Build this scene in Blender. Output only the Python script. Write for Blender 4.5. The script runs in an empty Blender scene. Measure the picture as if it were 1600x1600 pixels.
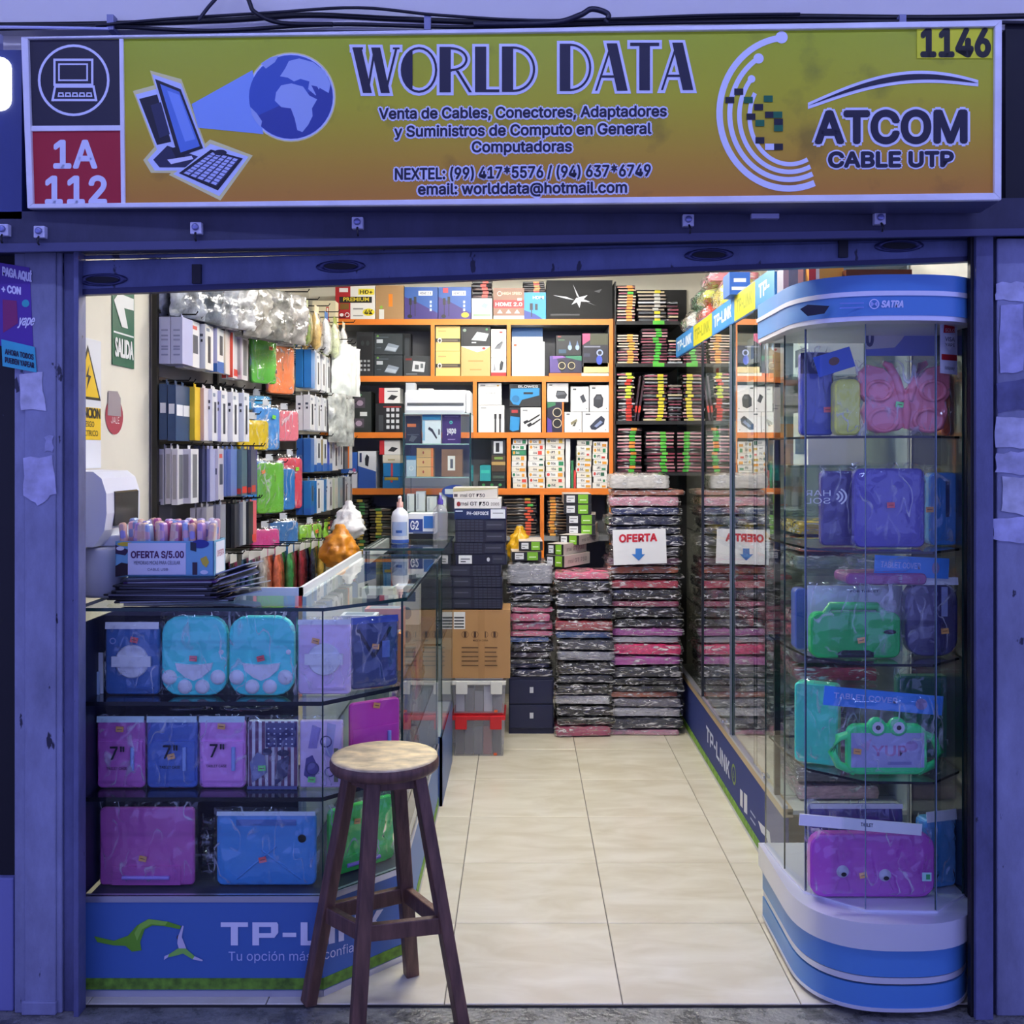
import bpy, bmesh, math, random
from mathutils import Vector, Matrix, noise

rnd = random.Random(11)
scene = bpy.context.scene
COL = scene.collection

# ------------------------------------------------------------------ camera, world, exposure
F, CX, CY, EYE = 1620.0, 814.0, 708.0, 1.543     # focal length and vanishing point in photo pixels, eye height in metres
cam_d = bpy.data.cameras.new('camera'); cam = bpy.data.objects.new('camera', cam_d); COL.objects.link(cam)
cam.location = (0, 0, EYE); cam.rotation_euler = (math.pi / 2, 0, 0)
cam_d.sensor_width = 36; cam_d.sensor_fit = 'HORIZONTAL'; cam_d.lens = 36 * F / 1600
cam_d.shift_x = (800 - CX) / 1600; cam_d.shift_y = (CY - 800) / 1600
cam_d.clip_start = .05
scene.camera = cam
world = bpy.data.worlds.new('world'); scene.world = world; world.use_nodes = True
bg = world.node_tree.nodes['Background']
bg.inputs[0].default_value = (.31, .34, 1.0, 1); bg.inputs[1].default_value = 1.35
TUBE_STRENGTH = 70.0
FILL_TUBE_STRENGTH = 28.0
scene.view_settings.view_transform = 'Standard'; scene.view_settings.look = 'None'
scene.view_settings.exposure = 0; scene.view_settings.gamma = 1; scene.view_settings.use_curve_mapping = False
scene.cycles.transparent_max_bounces = 28
scene.cycles.max_bounces = 6; scene.cycles.diffuse_bounces = 3; scene.cycles.glossy_bounces = 4
scene.cycles.caustics_reflective = False; scene.cycles.caustics_refractive = False

# ------------------------------------------------------------------ helpers
def W(px, py, d):                    # where the sight line through a photo pixel meets depth d
    return Vector(((px - CX) * d / F, d, EYE - (py - CY) * d / F))
def RP(px, py, p0, n):               # ... and where it meets a plane
    r = Vector(((px - CX) / F, 1, -(py - CY) / F)); o = Vector((0, 0, EYE))
    return o + r * ((Vector(p0) - o).dot(n) / r.dot(n))
def lin(c):
    if isinstance(c, str):
        c = c.lstrip('#'); c = tuple(int(c[i:i + 2], 16) for i in (0, 2, 4))
    return tuple(((x / 255) / 12.92 if x / 255 <= .04045 else ((x / 255 + .055) / 1.055) ** 2.4) for x in c)

_mats = {}
def mat(c, rough=.5, metal=0, coat=0, bump=0, bscale=60, var=0, vscale=6, emit=0, spec=.5, stretch=None, alpha=None):
    key = (str(c), rough, metal, coat, bump, bscale, var, vscale, emit, spec, stretch, alpha)
    if key in _mats: return _mats[key]
    m = bpy.data.materials.new('surface'); m.use_nodes = True
    nt = m.node_tree; b = nt.nodes['Principled BSDF']; L = nt.links.new
    col = lin(c) if not (isinstance(c, tuple) and max(c) <= 1.0) else c
    b.inputs['Base Color'].default_value = (*col, 1); b.inputs['Roughness'].default_value = rough
    b.inputs['Metallic'].default_value = metal; b.inputs['Specular IOR Level'].default_value = spec
    b.inputs['Coat Weight'].default_value = coat; b.inputs['Coat Roughness'].default_value = .08
    if emit:
        b.inputs['Emission Color'].default_value = (*col, 1); b.inputs['Emission Strength'].default_value = emit
    if alpha is not None: b.inputs['Alpha'].default_value = alpha
    if bump or var:
        tc = nt.nodes.new('ShaderNodeTexCoord'); vec = tc.outputs['Object']
        if stretch:
            mp = nt.nodes.new('ShaderNodeMapping'); mp.inputs['Scale'].default_value = stretch
            L(vec, mp.inputs[0]); vec = mp.outputs[0]
    if var:
        n = nt.nodes.new('ShaderNodeTexNoise'); n.inputs['Scale'].default_value = vscale; n.inputs['Detail'].default_value = 6
        L(vec, n.inputs['Vector'])
        r = nt.nodes.new('ShaderNodeValToRGB')
        r.color_ramp.elements[0].position = .3; r.color_ramp.elements[1].position = .7
        r.color_ramp.elements[0].color = (*[x * (1 - var) for x in col], 1)
        r.color_ramp.elements[1].color = (*[min(1, x * (1 + var)) for x in col], 1)
        L(n.outputs[0], r.inputs[0]); L(r.outputs[0], b.inputs['Base Color'])
    if bump:
        n2 = nt.nodes.new('ShaderNodeTexNoise'); n2.inputs['Scale'].default_value = bscale; n2.inputs['Detail'].default_value = 4
        L(vec, n2.inputs['Vector'])
        bn = nt.nodes.new('ShaderNodeBump'); bn.inputs['Strength'].default_value = bump; bn.inputs['Distance'].default_value = .01
        L(n2.outputs[0], bn.inputs['Height']); L(bn.outputs[0], b.inputs['Normal']); L(bn.outputs[0], b.inputs['Coat Normal'])
    _mats[key] = m
    return m

def clear_mat(name, tint, ior, gain, rough=0.0, bump=0, bscale=20, haze=0, hcol=(.8, .8, .8), crease_glint=0, stretch=(1, 1, 1), cr0=1.3):
    m = bpy.data.materials.new(name); m.use_nodes = True
    nt = m.node_tree; nt.nodes.clear(); L = nt.links.new; N = nt.nodes.new
    out = N('ShaderNodeOutputMaterial'); tr = N('ShaderNodeBsdfTransparent'); gl = N('ShaderNodeBsdfGlossy')
    tr.inputs[0].default_value = (*tint, 1); gl.inputs['Roughness'].default_value = rough; gl.inputs['Color'].default_value = (1, 1, 1, 1)
    fr = N('ShaderNodeFresnel'); fr.inputs[0].default_value = ior
    geo = N('ShaderNodeNewGeometry'); inv = N('ShaderNodeMath'); inv.operation = 'SUBTRACT'; inv.inputs[0].default_value = 1
    L(geo.outputs['Backfacing'], inv.inputs[1])
    mu = N('ShaderNodeMath'); mu.operation = 'MULTIPLY'; L(fr.outputs[0], mu.inputs[0]); L(inv.outputs[0], mu.inputs[1])
    mg = N('ShaderNodeMath'); mg.operation = 'MULTIPLY'; mg.use_clamp = True; mg.inputs[1].default_value = gain; L(mu.outputs[0], mg.inputs[0])
    mx = N('ShaderNodeMixShader'); L(mg.outputs[0], mx.inputs[0])
    base = tr.outputs[0]
    if haze:
        df = N('ShaderNodeBsdfDiffuse'); df.inputs[0].default_value = (*hcol, 1)
        hm = N('ShaderNodeMixShader'); hm.inputs[0].default_value = haze; L(tr.outputs[0], hm.inputs[1]); L(df.outputs[0], hm.inputs[2]); base = hm.outputs[0]
    L(base, mx.inputs[1]); L(gl.outputs[0], mx.inputs[2]); L(mx.outputs[0], out.inputs[0])
    if bump:
        tc = N('ShaderNodeTexCoord'); n = N('ShaderNodeTexNoise'); n.inputs['Scale'].default_value = bscale; n.inputs['Detail'].default_value = 3
        n.noise_type = 'RIDGED_MULTIFRACTAL' if crease_glint else 'FBM'; n.inputs['Distortion'].default_value = .6
        mp = N('ShaderNodeMapping'); mp.inputs['Scale'].default_value = stretch; mp.inputs['Rotation'].default_value = (0, .5 if stretch[2] < 2 else 0, 0)
        oi = N('ShaderNodeObjectInfo'); om = N('ShaderNodeMath'); om.operation = 'MULTIPLY'; om.inputs[1].default_value = 37; L(oi.outputs['Random'], om.inputs[0]); av = N('ShaderNodeVectorMath'); av.operation = 'ADD'; L(tc.outputs['Object'], av.inputs[0]); L(om.outputs[0], av.inputs[1])
        L(av.outputs[0], mp.inputs[0]); L(mp.outputs[0], n.inputs['Vector']); bn = N('ShaderNodeBump'); bn.inputs['Strength'].default_value = bump; bn.inputs['Distance'].default_value = .02
        L(n.outputs[0], bn.inputs['Height']); L(bn.outputs[0], gl.inputs['Normal']); L(bn.outputs[0], fr.inputs['Normal'])
        if crease_glint:                        # milky crease streaks, painted in to stand for glints on the film
            rp = N('ShaderNodeMapRange'); rp.inputs[1].default_value = 0; rp.inputs[2].default_value = cr0; rp.inputs[3].default_value = crease_glint; rp.inputs[4].default_value = 0; L(n.outputs[0], rp.inputs[0])
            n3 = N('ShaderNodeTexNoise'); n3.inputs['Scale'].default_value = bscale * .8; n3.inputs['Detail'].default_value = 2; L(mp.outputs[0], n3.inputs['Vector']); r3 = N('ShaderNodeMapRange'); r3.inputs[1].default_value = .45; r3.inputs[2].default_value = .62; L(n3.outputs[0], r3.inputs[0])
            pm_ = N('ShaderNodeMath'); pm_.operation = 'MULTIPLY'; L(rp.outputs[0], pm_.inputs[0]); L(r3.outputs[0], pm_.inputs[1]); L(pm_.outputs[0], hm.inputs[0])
    return m
GLASS = clear_mat('clear_glass', (.955, .978, .966), 1.5, .8)
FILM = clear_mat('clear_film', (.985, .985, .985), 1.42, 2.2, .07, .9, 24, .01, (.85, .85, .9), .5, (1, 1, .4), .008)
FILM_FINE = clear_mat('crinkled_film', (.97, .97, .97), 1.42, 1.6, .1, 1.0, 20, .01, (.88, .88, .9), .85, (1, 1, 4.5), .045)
BINPLASTIC = clear_mat('bin_plastic', (.85, .86, .9), 1.45, 1.2, .15, .15, 10, .22, (.8, .8, .85))
MIRRORY = clear_mat('grazing_glass', (.93, .96, .95), 1.5, 1.9)
GEDGE = mat('#1c3a34', .15)
GEDGE_L = mat('#9fc4bb', .15)

_txt = {}
FONT = None
try:
    import os
    FONT = bpy.data.fonts.load(os.path.join(bpy.utils.system_resource('DATAFILES'), 'fonts', 'Inter.woff2'))   # Blender's own interface face
except Exception: FONT = None
def text_geo(s, bold=0.0):
    k = (s, bold); plain_i = 'I' in s and not any(c.isdigit() for c in s)   # the built-in face has the plain capital I
    if k not in _txt:
        cu = bpy.data.curves.new('t', 'FONT'); cu.body = s; cu.size = 1; cu.offset = bold; cu.resolution_u = 3; cu.align_x = 'LEFT'
        if FONT and not plain_i: cu.font = FONT
        o = bpy.data.objects.new('t', cu); me = o.to_mesh()
        v = [tuple(x.co) for x in me.vertices]; f = [tuple(p.vertices) for p in me.polygons]
        o.to_mesh_clear(); bpy.data.objects.remove(o); bpy.data.curves.remove(cu)
        _txt[k] = (v, f)
    return _txt[k]
CAP = max(p[1] for p in text_geo('H')[0])

class MB:                              # collects faces with materials, then becomes one mesh
    def __init__(s): s.v = []; s.f = []; s.m = []; s.sm = []; s.mats = []
    def mi(s, m):
        if m not in s.mats: s.mats.append(m)
        return s.mats.index(m)
    def add(s, vs, fs, m, M=None, smooth=False):
        o = len(s.v)
        s.v += [tuple(M @ Vector(p)) if M is not None else tuple(p) for p in vs]
        i = s.mi(m)
        for f in fs: s.f.append(tuple(o + k for k in f)); s.m.append(i); s.sm.append(smooth)
        return s
    def box(s, x0, x1, y0, y1, z0, z1, m, M=None):
        return s.add([(x0, y0, z0), (x1, y0, z0), (x1, y1, z0), (x0, y1, z0), (x0, y0, z1), (x1, y0, z1), (x1, y1, z1), (x0, y1, z1)],
                     [(0, 3, 2, 1), (4, 5, 6, 7), (0, 1, 5, 4), (1, 2, 6, 5), (2, 3, 7, 6), (3, 0, 4, 7)], m, M)
    def hexa(s, p, m): return s.add(p, [(0, 3, 2, 1), (4, 5, 6, 7), (0, 1, 5, 4), (1, 2, 6, 5), (2, 3, 7, 6), (3, 0, 4, 7)], m)
    def prism(s, poly, z0, z1, m, side=None, M=None, smooth=False):      # poly in xy, counter-clockwise
        n = len(poly); vs = [(x, y, z0) for x, y in poly] + [(x, y, z1) for x, y in poly]
        s.add(vs, [tuple(range(n - 1, -1, -1)), tuple(range(n, 2 * n))], m, M)
        return s.add(vs, [(i, (i + 1) % n, n + (i + 1) % n, n + i) for i in range(n)], side or m, M, smooth)
    def poly(s, pts, m, M=None): return s.add(pts, [tuple(range(len(pts)))], m, M)
    def rings(s, rings, m, caps=True, smooth=True, M=None):              # loft between equal rings
        n = len(rings[0]); vs = [p for r in rings for p in r]; fs = []
        for k in range(len(rings) - 1):
            for i in range(n):
                j = (i + 1) % n; fs.append((k * n + i, k * n + j, (k + 1) * n + j, (k + 1) * n + i))
        s.add(vs, fs, m, M, smooth)
        if caps: s.add(rings[0], [tuple(range(n - 1, -1, -1))], m, M); s.add(rings[-1], [tuple(range(n))], m, M)
        return s
    def tube(s, pts, r, m, n=6, caps=True):
        pts = [Vector(p) for p in pts]; R = []
        for i, p in enumerate(pts):
            t = (pts[min(i + 1, len(pts) - 1)] - pts[max(i - 1, 0)]).normalized()
            a = t.cross(Vector((0, 0, 1)) if abs(t.z) < .9 else Vector((1, 0, 0))).normalized(); b = t.cross(a)
            R.append([tuple(p + (a * math.cos(q * math.tau / n) + b * math.sin(q * math.tau / n)) * (r[i] if isinstance(r, (list, tuple)) else r)) for q in range(n)])
        return s.rings(R, m, caps)
    def lathe(s, prof, m, n=20, M=None, smooth=True):
        return s.rings([[(r * math.cos(k * math.tau / n), r * math.sin(k * math.tau / n), z) for k in range(n)] for r, z in prof], m, True, smooth, M)
    def slab(s, w, h, t, r, e, m, M=None, seg=4, side=None):             # rounded plate standing in XZ, base at z=0, thickness along y
        def ring(ins, y):
            rr = max(r - ins, .0008); x = w / 2 - ins; o = []
            for cx, cz, a0 in ((x - rr, h - ins - rr, 0), (-x + rr, h - ins - rr, 90), (-x + rr, ins + rr, 180), (x - rr, ins + rr, 270)):
                for k in range(seg + 1):
                    a = math.radians(a0 + 90 * k / seg); o.append((cx + rr * math.cos(a), y, cz + rr * math.sin(a)))
            return o
        return s.rings([ring(e, t / 2), ring(0, t / 2 - e), ring(0, -t / 2 + e), ring(e, -t / 2)], m, True, False, M)
    def fit(s, txt, A, B, cap, n, m, bold=0.0, up=None, shear=0.0, off=0.0006, spread=0.0):   # lettering between two baseline points
        v, f = text_geo(txt, bold)
        if not v: return s
        x0 = min(p[0] for p in v); x1 = max(p[0] for p in v); A = Vector(A); B = Vector(B); n = Vector(n).normalized()
        ex = (B - A); wd = ex.length; ex.normalize(); u = Vector(up).normalized() if up else n.cross(ex).normalized()
        sx = wd / (x1 - x0); sy = cap / CAP
        vs = [tuple(A + ex * ((p[0] - x0) * sx + shear * p[1] * sy) + u * (p[1] * sy) + n * off) for p in v]
        s.add(vs, f, m)
        if spread:
            for k in range(8):
                d = ex * (spread * math.cos(k * math.tau / 8)) + u * (spread * math.sin(k * math.tau / 8))
                s.add([tuple(Vector(p) + d - n * (3e-5 * (k + 1))) for p in vs], f, m)
        return s
    def block(s, word, A, B, cap, n, m, off=.0006, up=(0, 0, 1)):       # heavy square capitals
        G_ = {'T': (1.0, ['0,.8 1,.8 1,1 0,1', '.37,0 .63,0 .63,.8 .37,.8']), 'P': (.95, ['0,0 .26,0 .26,1 0,1', '.26,.8 .85,.8 .95,1 .26,1', '.72,.45 1,.55 1,.9 .95,1 .85,.8 .72,.8', '.26,.33 .85,.33 1,.55 .72,.53 .26,.53']),
              '-': (.5, ['0,.36 1,.36 1,.55 0,.55']), 'L': (.85, ['0,0 .3,0 .3,1 0,1', '.3,0 1,0 1,.2 .3,.2']), 'I': (.26, ['0,0 1,0 1,1 0,1']), 'N': (.95, ['0,0 .25,0 .25,1 0,1', '.75,0 1,0 1,1 .75,1', '.25,1 .25,.68 .75,0 .75,.32']), 'K': (.95, ['0,0 .26,0 .26,1 0,1', '.26,.42 .62,1 .95,1 .5,.45 .26,.3', '.36,.52 .7,0 1,0 .56,.6'])}
        A = Vector(A); B = Vector(B); ex = (B - A); up = Vector(up); n = Vector(n).normalized(); tot = sum(G_[c][0] + .16 for c in word) - .16; x = 0
        for c in word:
            w, pl = G_[c]
            for q, p in enumerate(pl): s.poly([tuple(A + ex * ((x + float(a.split(',')[0]) * w) / tot) + up * (float(a.split(',')[1]) * cap) + n * (off + q * 2e-5)) for a in p.split()], m)
            x += w + .16
        return s
    def build(s, name, parent=None, loc=None, rz=None):
        me = bpy.data.meshes.new(name); me.from_pydata(s.v, [], s.f)
        for q in s.mats: me.materials.append(q)
        me.polygons.foreach_set('material_index', s.m); me.polygons.foreach_set('use_smooth', s.sm); me.update()
        return link(name, me, parent, loc, rz)
def link(name, me, parent=None, loc=None, rz=None):
    o = bpy.data.objects.new(name, me); COL.objects.link(o)
    if parent: o.parent = parent
    if loc is not None: o.location = loc
    if rz is not None: o.rotation_euler.z = rz
    return o
def tag(o, label, cat, group=None, kind=None):
    if label: o['label'] = label
    if cat: o['category'] = cat
    if group: o['group'] = group
    if kind: o['kind'] = kind
    return o
def empty(name, loc, rz=0, label=None, cat=None, group=None):
    o = bpy.data.objects.new(name, None); COL.objects.link(o); o.location = loc; o.rotation_euler.z = rz
    o.empty_display_size = .05
    return tag(o, label, cat, group)
def struct(mb, name, parent=None, label=None):
    o = mb.build(name, parent)
    if not parent: o['kind'] = 'structure'
    if label: o['label'] = label
    return o
def copy_tree(o, parent=None):
    c = o.copy(); COL.objects.link(c); c.parent = parent
    for ch in o.children: copy_tree(ch, c)
    return c
def bev(o, w=.003, seg=2):
    md = o.modifiers.new('bevel', 'BEVEL'); md.width = w; md.segments = seg; md.limit_method = 'ANGLE'; return o

ORD = ('first', 'second', 'third', 'fourth', 'fifth', 'sixth', 'seventh', 'eighth', 'ninth', 'tenth', 'eleventh', 'twelfth', 'thirteenth', 'fourteenth', 'fifteenth', 'sixteenth', 'seventeenth', 'eighteenth', 'nineteenth', 'twentieth', 'twenty-first', 'twenty-second', 'twenty-third', 'twenty-fourth', 'twenty-fifth', 'twenty-sixth', 'twenty-seventh', 'twenty-eighth')
NEG_Y = Vector((0, -1, 0))
# decals: flat print on the front face (y = yf) of a thing w wide and h high with base at z=0
def decals(mb, w, h, yf, items, off=.0006):
    for q, it in enumerate(items):
        y = yf - off * (1 + q * .35); k = it[0]
        X = lambda u: (u - .5) * w
        if k == 'r': mb.poly([(X(it[1]), y, it[2] * h), (X(it[3]), y, it[2] * h), (X(it[3]), y, it[4] * h), (X(it[1]), y, it[4] * h)], mat(it[5], .45))
        elif k == 'e':
            n = 18; mb.poly([(X(it[1]) + it[3] * w * math.cos(a * math.tau / n), y, it[2] * h + it[4] * h * math.sin(a * math.tau / n)) for a in range(n)], mat(it[5], .45))
        elif k == 'p': mb.poly([(X(u), y, v * h) for u, v in it[1]], mat(it[2], .45))
        elif k == 't': mb.fit(it[1], (X(it[2]), y, it[3] * h), (X(it[4]), y, it[3] * h), it[5] * h, NEG_Y, mat(it[6], .45), it[7] if len(it) > 7 else .02, off=0)
        elif k == 'a':                 # round band
            n = 20; cx, cz, r, wd = X(it[1]), it[2] * h, it[3] * w, it[4] * w
            vs = [(cx + rr * math.cos(a * math.tau / n), y, cz + rr * math.sin(a * math.tau / n)) for rr in (r, r - wd) for a in range(n)]
            mb.add(vs, [(a, (a + 1) % n, n + (a + 1) % n, n + a) for a in range(n)], mat(it[5], .45))
    return mb
# ------------------------------------------------------------------ the shell of the shop
XL, XR, YB, ZC, YF = -1.36, 1.36, 6.66, 2.72, 2.904
cream = mat('#ece6d4', .7, var=.06, vscale=3)
def paint_mat(c, scale=5, chip='#2a2a3a', amount=.63, rough=.5):        # worn enamel paint with dirt of its own
    m = bpy.data.materials.new('worn_paint'); m.use_nodes = True; nt = m.node_tree; L = nt.links.new; N = nt.nodes.new
    b = nt.nodes['Principled BSDF']; b.inputs['Roughness'].default_value = rough
    tc = N('ShaderNodeTexCoord'); n = N('ShaderNodeTexNoise'); n.inputs['Scale'].default_value = scale; n.inputs['Detail'].default_value = 9; n.inputs['Roughness'].default_value = .7
    mp = N('ShaderNodeMapping'); mp.inputs['Scale'].default_value = (1, 1, .45); L(tc.outputs['Object'], mp.inputs[0]); L(mp.outputs[0], n.inputs['Vector'])
    r = N('ShaderNodeValToRGB'); e = r.color_ramp.elements; k = lin(c)
    e[0].position = .3; e[0].color = (*[x * .55 for x in k], 1); e[1].position = .75; e[1].color = (*[min(1, x * 1.35) for x in k], 1)
    n2 = N('ShaderNodeTexNoise'); n2.inputs['Scale'].default_value = scale * 5; n2.inputs['Detail'].default_value = 5; L(mp.outputs[0], n2.inputs['Vector'])
    r2 = N('ShaderNodeValToRGB'); r2.color_ramp.elements[0].position = amount; r2.color_ramp.elements[1].position = amount + .02
    mx = N('ShaderNodeMix'); mx.data_type = 'RGBA'
    L(n.outputs[0], r.inputs[0]); L(n2.outputs[0], r2.inputs[0]); L(r2.outputs[0], mx.inputs[0]); L(r.outputs[0], mx.inputs[6])
    mx.inputs[7].default_value = (*lin(chip), 1); L(mx.outputs[2], b.inputs['Base Color'])
    bn = N('ShaderNodeBump'); bn.inputs['Strength'].default_value = .25; bn.inputs['Distance'].default_value = .01; L(n.outputs[0], bn.inputs['Height']); L(bn.outputs[0], b.inputs['Normal'])
    return m
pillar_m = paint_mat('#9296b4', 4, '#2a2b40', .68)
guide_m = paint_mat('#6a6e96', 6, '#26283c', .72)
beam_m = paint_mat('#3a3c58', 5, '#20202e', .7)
shut_m = paint_mat('#66709a', 4, '#2a2c44', .66)
wallout_m = paint_mat('#9a9cb4', 3, '#55576c', .7)

# floor with real tiles
struct(MB().box(XL, XR, YF, YB, -.06, -.006, mat('#6f6a60', .8)), 'floor')
floor_o = bpy.data.objects['floor']; floor_o['label'] = 'grey grout bed under the beige floor tiles'
def tile_mat():
    m = bpy.data.materials.new('marbled_tile'); m.use_nodes = True; nt = m.node_tree; L = nt.links.new; N = nt.nodes.new
    b = nt.nodes['Principled BSDF']; b.inputs['Roughness'].default_value = .22
    tc = N('ShaderNodeTexCoord'); oi = N('ShaderNodeObjectInfo'); ad = N('ShaderNodeVectorMath'); ad.operation = 'ADD'
    L(tc.outputs['Object'], ad.inputs[0]); mu = N('ShaderNodeVectorMath'); mu.operation = 'SCALE'; mu.inputs[3].default_value = 40
    cb = N('ShaderNodeCombineXYZ'); L(oi.outputs['Random'], cb.inputs[0]); L(oi.outputs['Random'], cb.inputs[1]); L(cb.outputs[0], mu.inputs[0]); L(mu.outputs[0], ad.inputs[1])
    mp = N('ShaderNodeMapping'); mp.inputs['Rotation'].default_value = (0, 0, .7); mp.inputs['Scale'].default_value = (2.2, 6, 2); L(ad.outputs[0], mp.inputs[0])
    n = N('ShaderNodeTexNoise'); n.inputs['Scale'].default_value = 1.6; n.inputs['Detail'].default_value = 8; n.inputs['Distortion'].default_value = .7; L(mp.outputs[0], n.inputs['Vector'])
    r = N('ShaderNodeValToRGB'); e = r.color_ramp.elements; e[0].position = .35; e[0].color = (*lin('#e2d9bd'), 1); e[1].position = .7; e[1].color = (*lin('#f4eed8'), 1)
    L(n.outputs[0], r.inputs[0]); L(r.outputs[0], b.inputs['Base Color'])
    return m
tm = tile_mat(); _tiles = {}
for i in range(-3, 4):
    for j in range(8):
        x0, x1 = max(XL, -.215 + .5 * i), min(XR, .285 + .5 * i); y0, y1 = YF + .5 * j, min(YB, YF + .5 * j + .5)
        if x1 - x0 < .02 or y1 - y0 < .02: continue
        w, l = round(x1 - x0 - .003, 4), round(y1 - y0 - .003, 4)
        if (w, l) not in _tiles:
            mb = MB(); hw, hl = w / 2, l / 2; e = .0015
            mb.rings([[(-hw, -hl, -.0075), (hw, -hl, -.0075), (hw, hl, -.0075), (-hw, hl, -.0075)], [(-hw, -hl, -e), (hw, -hl, -e), (hw, hl, -e), (-hw, hl, -e)],
                      [(-hw + e, -hl + e, 0), (hw - e, -hl + e, 0), (hw - e, hl - e, 0), (-hw + e, hl - e, 0)]], tm, True, False)
            o = mb.build('tile', floor_o); _tiles[(w, l)] = o.data
        else: o = link('tile', _tiles[(w, l)], floor_o)
        o.location = ((x0 + x1) / 2, (y0 + y1) / 2, 0)

def wet_mat():
    m = bpy.data.materials.new('wet_concrete'); m.use_nodes = True; nt = m.node_tree; L = nt.links.new; N = nt.nodes.new
    b = nt.nodes['Principled BSDF']
    tc = N('ShaderNodeTexCoord'); n = N('ShaderNodeTexNoise'); n.inputs['Scale'].default_value = 9; n.inputs['Detail'].default_value = 9; n.inputs['Roughness'].default_value = .7
    L(tc.outputs['Object'], n.inputs['Vector'])
    r = N('ShaderNodeValToRGB'); e = r.color_ramp.elements; e[0].position = .35; e[0].color = (*lin('#55564f'), 1); e[1].position = .7; e[1].color = (*lin('#a8a8a0'), 1)
    L(n.outputs[0], r.inputs[0]); L(r.outputs[0], b.inputs['Base Color'])
    r2 = N('ShaderNodeValToRGB'); e = r2.color_ramp.elements; e[0].position = .4; e[0].color = (.08, .08, .08, 1); e[1].position = .6; e[1].color = (.6, .6, .6, 1)
    L(n.outputs[0], r2.inputs[0]); L(r2.outputs[0], b.inputs['Roughness'])
    n2 = N('ShaderNodeTexNoise'); n2.inputs['Scale'].default_value = 45; n2.inputs['Detail'].default_value = 6; L(tc.outputs['Object'], n2.inputs['Vector'])
    bn = N('ShaderNodeBump'); bn.inputs['Strength'].default_value = .7; bn.inputs['Distance'].default_value = .012; L(n2.outputs[0], bn.inputs['Height']); L(bn.outputs[0], b.inputs['Normal'])
    return m
o = struct(MB().box(-5, 5, -4, YF - .004, -.1, -.008, wet_mat()), 'pavement', None, 'wet grey concrete walkway outside the shop threshold')
o = struct(MB().box(XL, XR, YF - .004, YF, -.06, -.002, mat('#4a4844', .4, metal=.6)), 'trim_1', None, 'dark metal strip along the shop threshold')

struct(MB().box(XL - .1, XL, YF + .02, YB + .1, -.06, ZC, cream), 'wall_left', None, 'cream plastered side wall with exit and warning signs')
struct(MB().box(XR, XR + .1, YF + .02, YB + .1, -.06, ZC, cream), 'wall_right', None, 'cream side wall behind the tall glass display cabinet')
struct(MB().box(XL, XR, YB, YB + .1, -.06, ZC, cream), 'wall_back', None, 'cream back wall behind the orange shelves')
struct(MB().box(XL - .1, XR + .1, YF - .02, YB + .1, ZC, ZC + .1, mat('#efece4', .8)), 'ceiling', None, 'plain white shop ceiling with tube lights')
struct(MB().box(-4, 4, 2.95, 3.05, 2.14, 4.2, wallout_m).box(-4, XL - .1, 2.95, 3.05, -.05, 2.14, mat('#0b0b14', .6)).box(XR + .1, 4, 2.95, 3.05, -.05, 2.14, mat('#0b0b14', .6)).box(-4, -1.398, 2.90, 2.922, -.05, 2.14, mat('#0b0b14', .6)),  # black boxes stand in for the darkness of the voids beside the shop
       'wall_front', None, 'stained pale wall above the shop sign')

# ceiling tube lights
tube_m = mat((1.0, .97, .92), .5, emit=TUBE_STRENGTH); dim_tube_m = mat((1.0, .97, .92), .5, emit=TUBE_STRENGTH * .45)     # rear tubes dimmed so the boxes near them don't overexpose
for (x, y, rz, lb) in ((.12, 3.62, 0, 'white fluorescent tube fixture on ceiling near the shutter'), (.12, 4.75, 0, 'white fluorescent tube fixture on ceiling above the counters'), (.0, 5.7, 0, 'white fluorescent tube fixture on ceiling by the orange shelves')):
    r = empty('tube_light', (x, y, ZC), rz, lb, 'light', 'ceiling tube lights')
    MB().box(-.62, .62, -.06, .06, -.04, 0, mat('#f4f4f4', .4)).build('fixture', r)
    for k in (-.034, .034):
        MB().tube([(-.58, k, -.06), (.58, k, -.06)], .019, tube_m if y < 5.5 else dim_tube_m, 8).build('tube', r)
        [MB().box(q, q + .02, k - .02, k + .02, -.08, -.04, mat('#dddddd', .4)).build('socket', r) for q in (-.6, .58)]

# walkway slab, carrying unseen tube lights added for glints and front light
struct(MB().box(-5, 5, -2.5, 2.95, 3.7, 3.8, mat('#9a9ca8', .8)), 'ceiling_walkway', None, 'plain slab over the walkway outside the shop')
fill_tube_m = mat((.5, .56, 1.0), .5, emit=FILL_TUBE_STRENGTH)
for x, lb in ((-1.7, 'left of the shop'), (0, 'in front of the shop'), (1.7, 'right of the shop')):
    r = empty('walkway_fill_light', (x, 1.15, 3.7), 0, f'added unseen bluish tube fixture under the walkway slab, {lb}', 'light', 'added walkway tube lights')
    MB().box(-.62, .62, -.06, .06, -.04, 0, mat('#c8ccd8', .4)).build('fixture', r)
    for k in (-.034, .034): MB().tube([(-.6, k, -.06), (.6, k, -.06)], .02, fill_tube_m, 8).build('tube', r)

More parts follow.
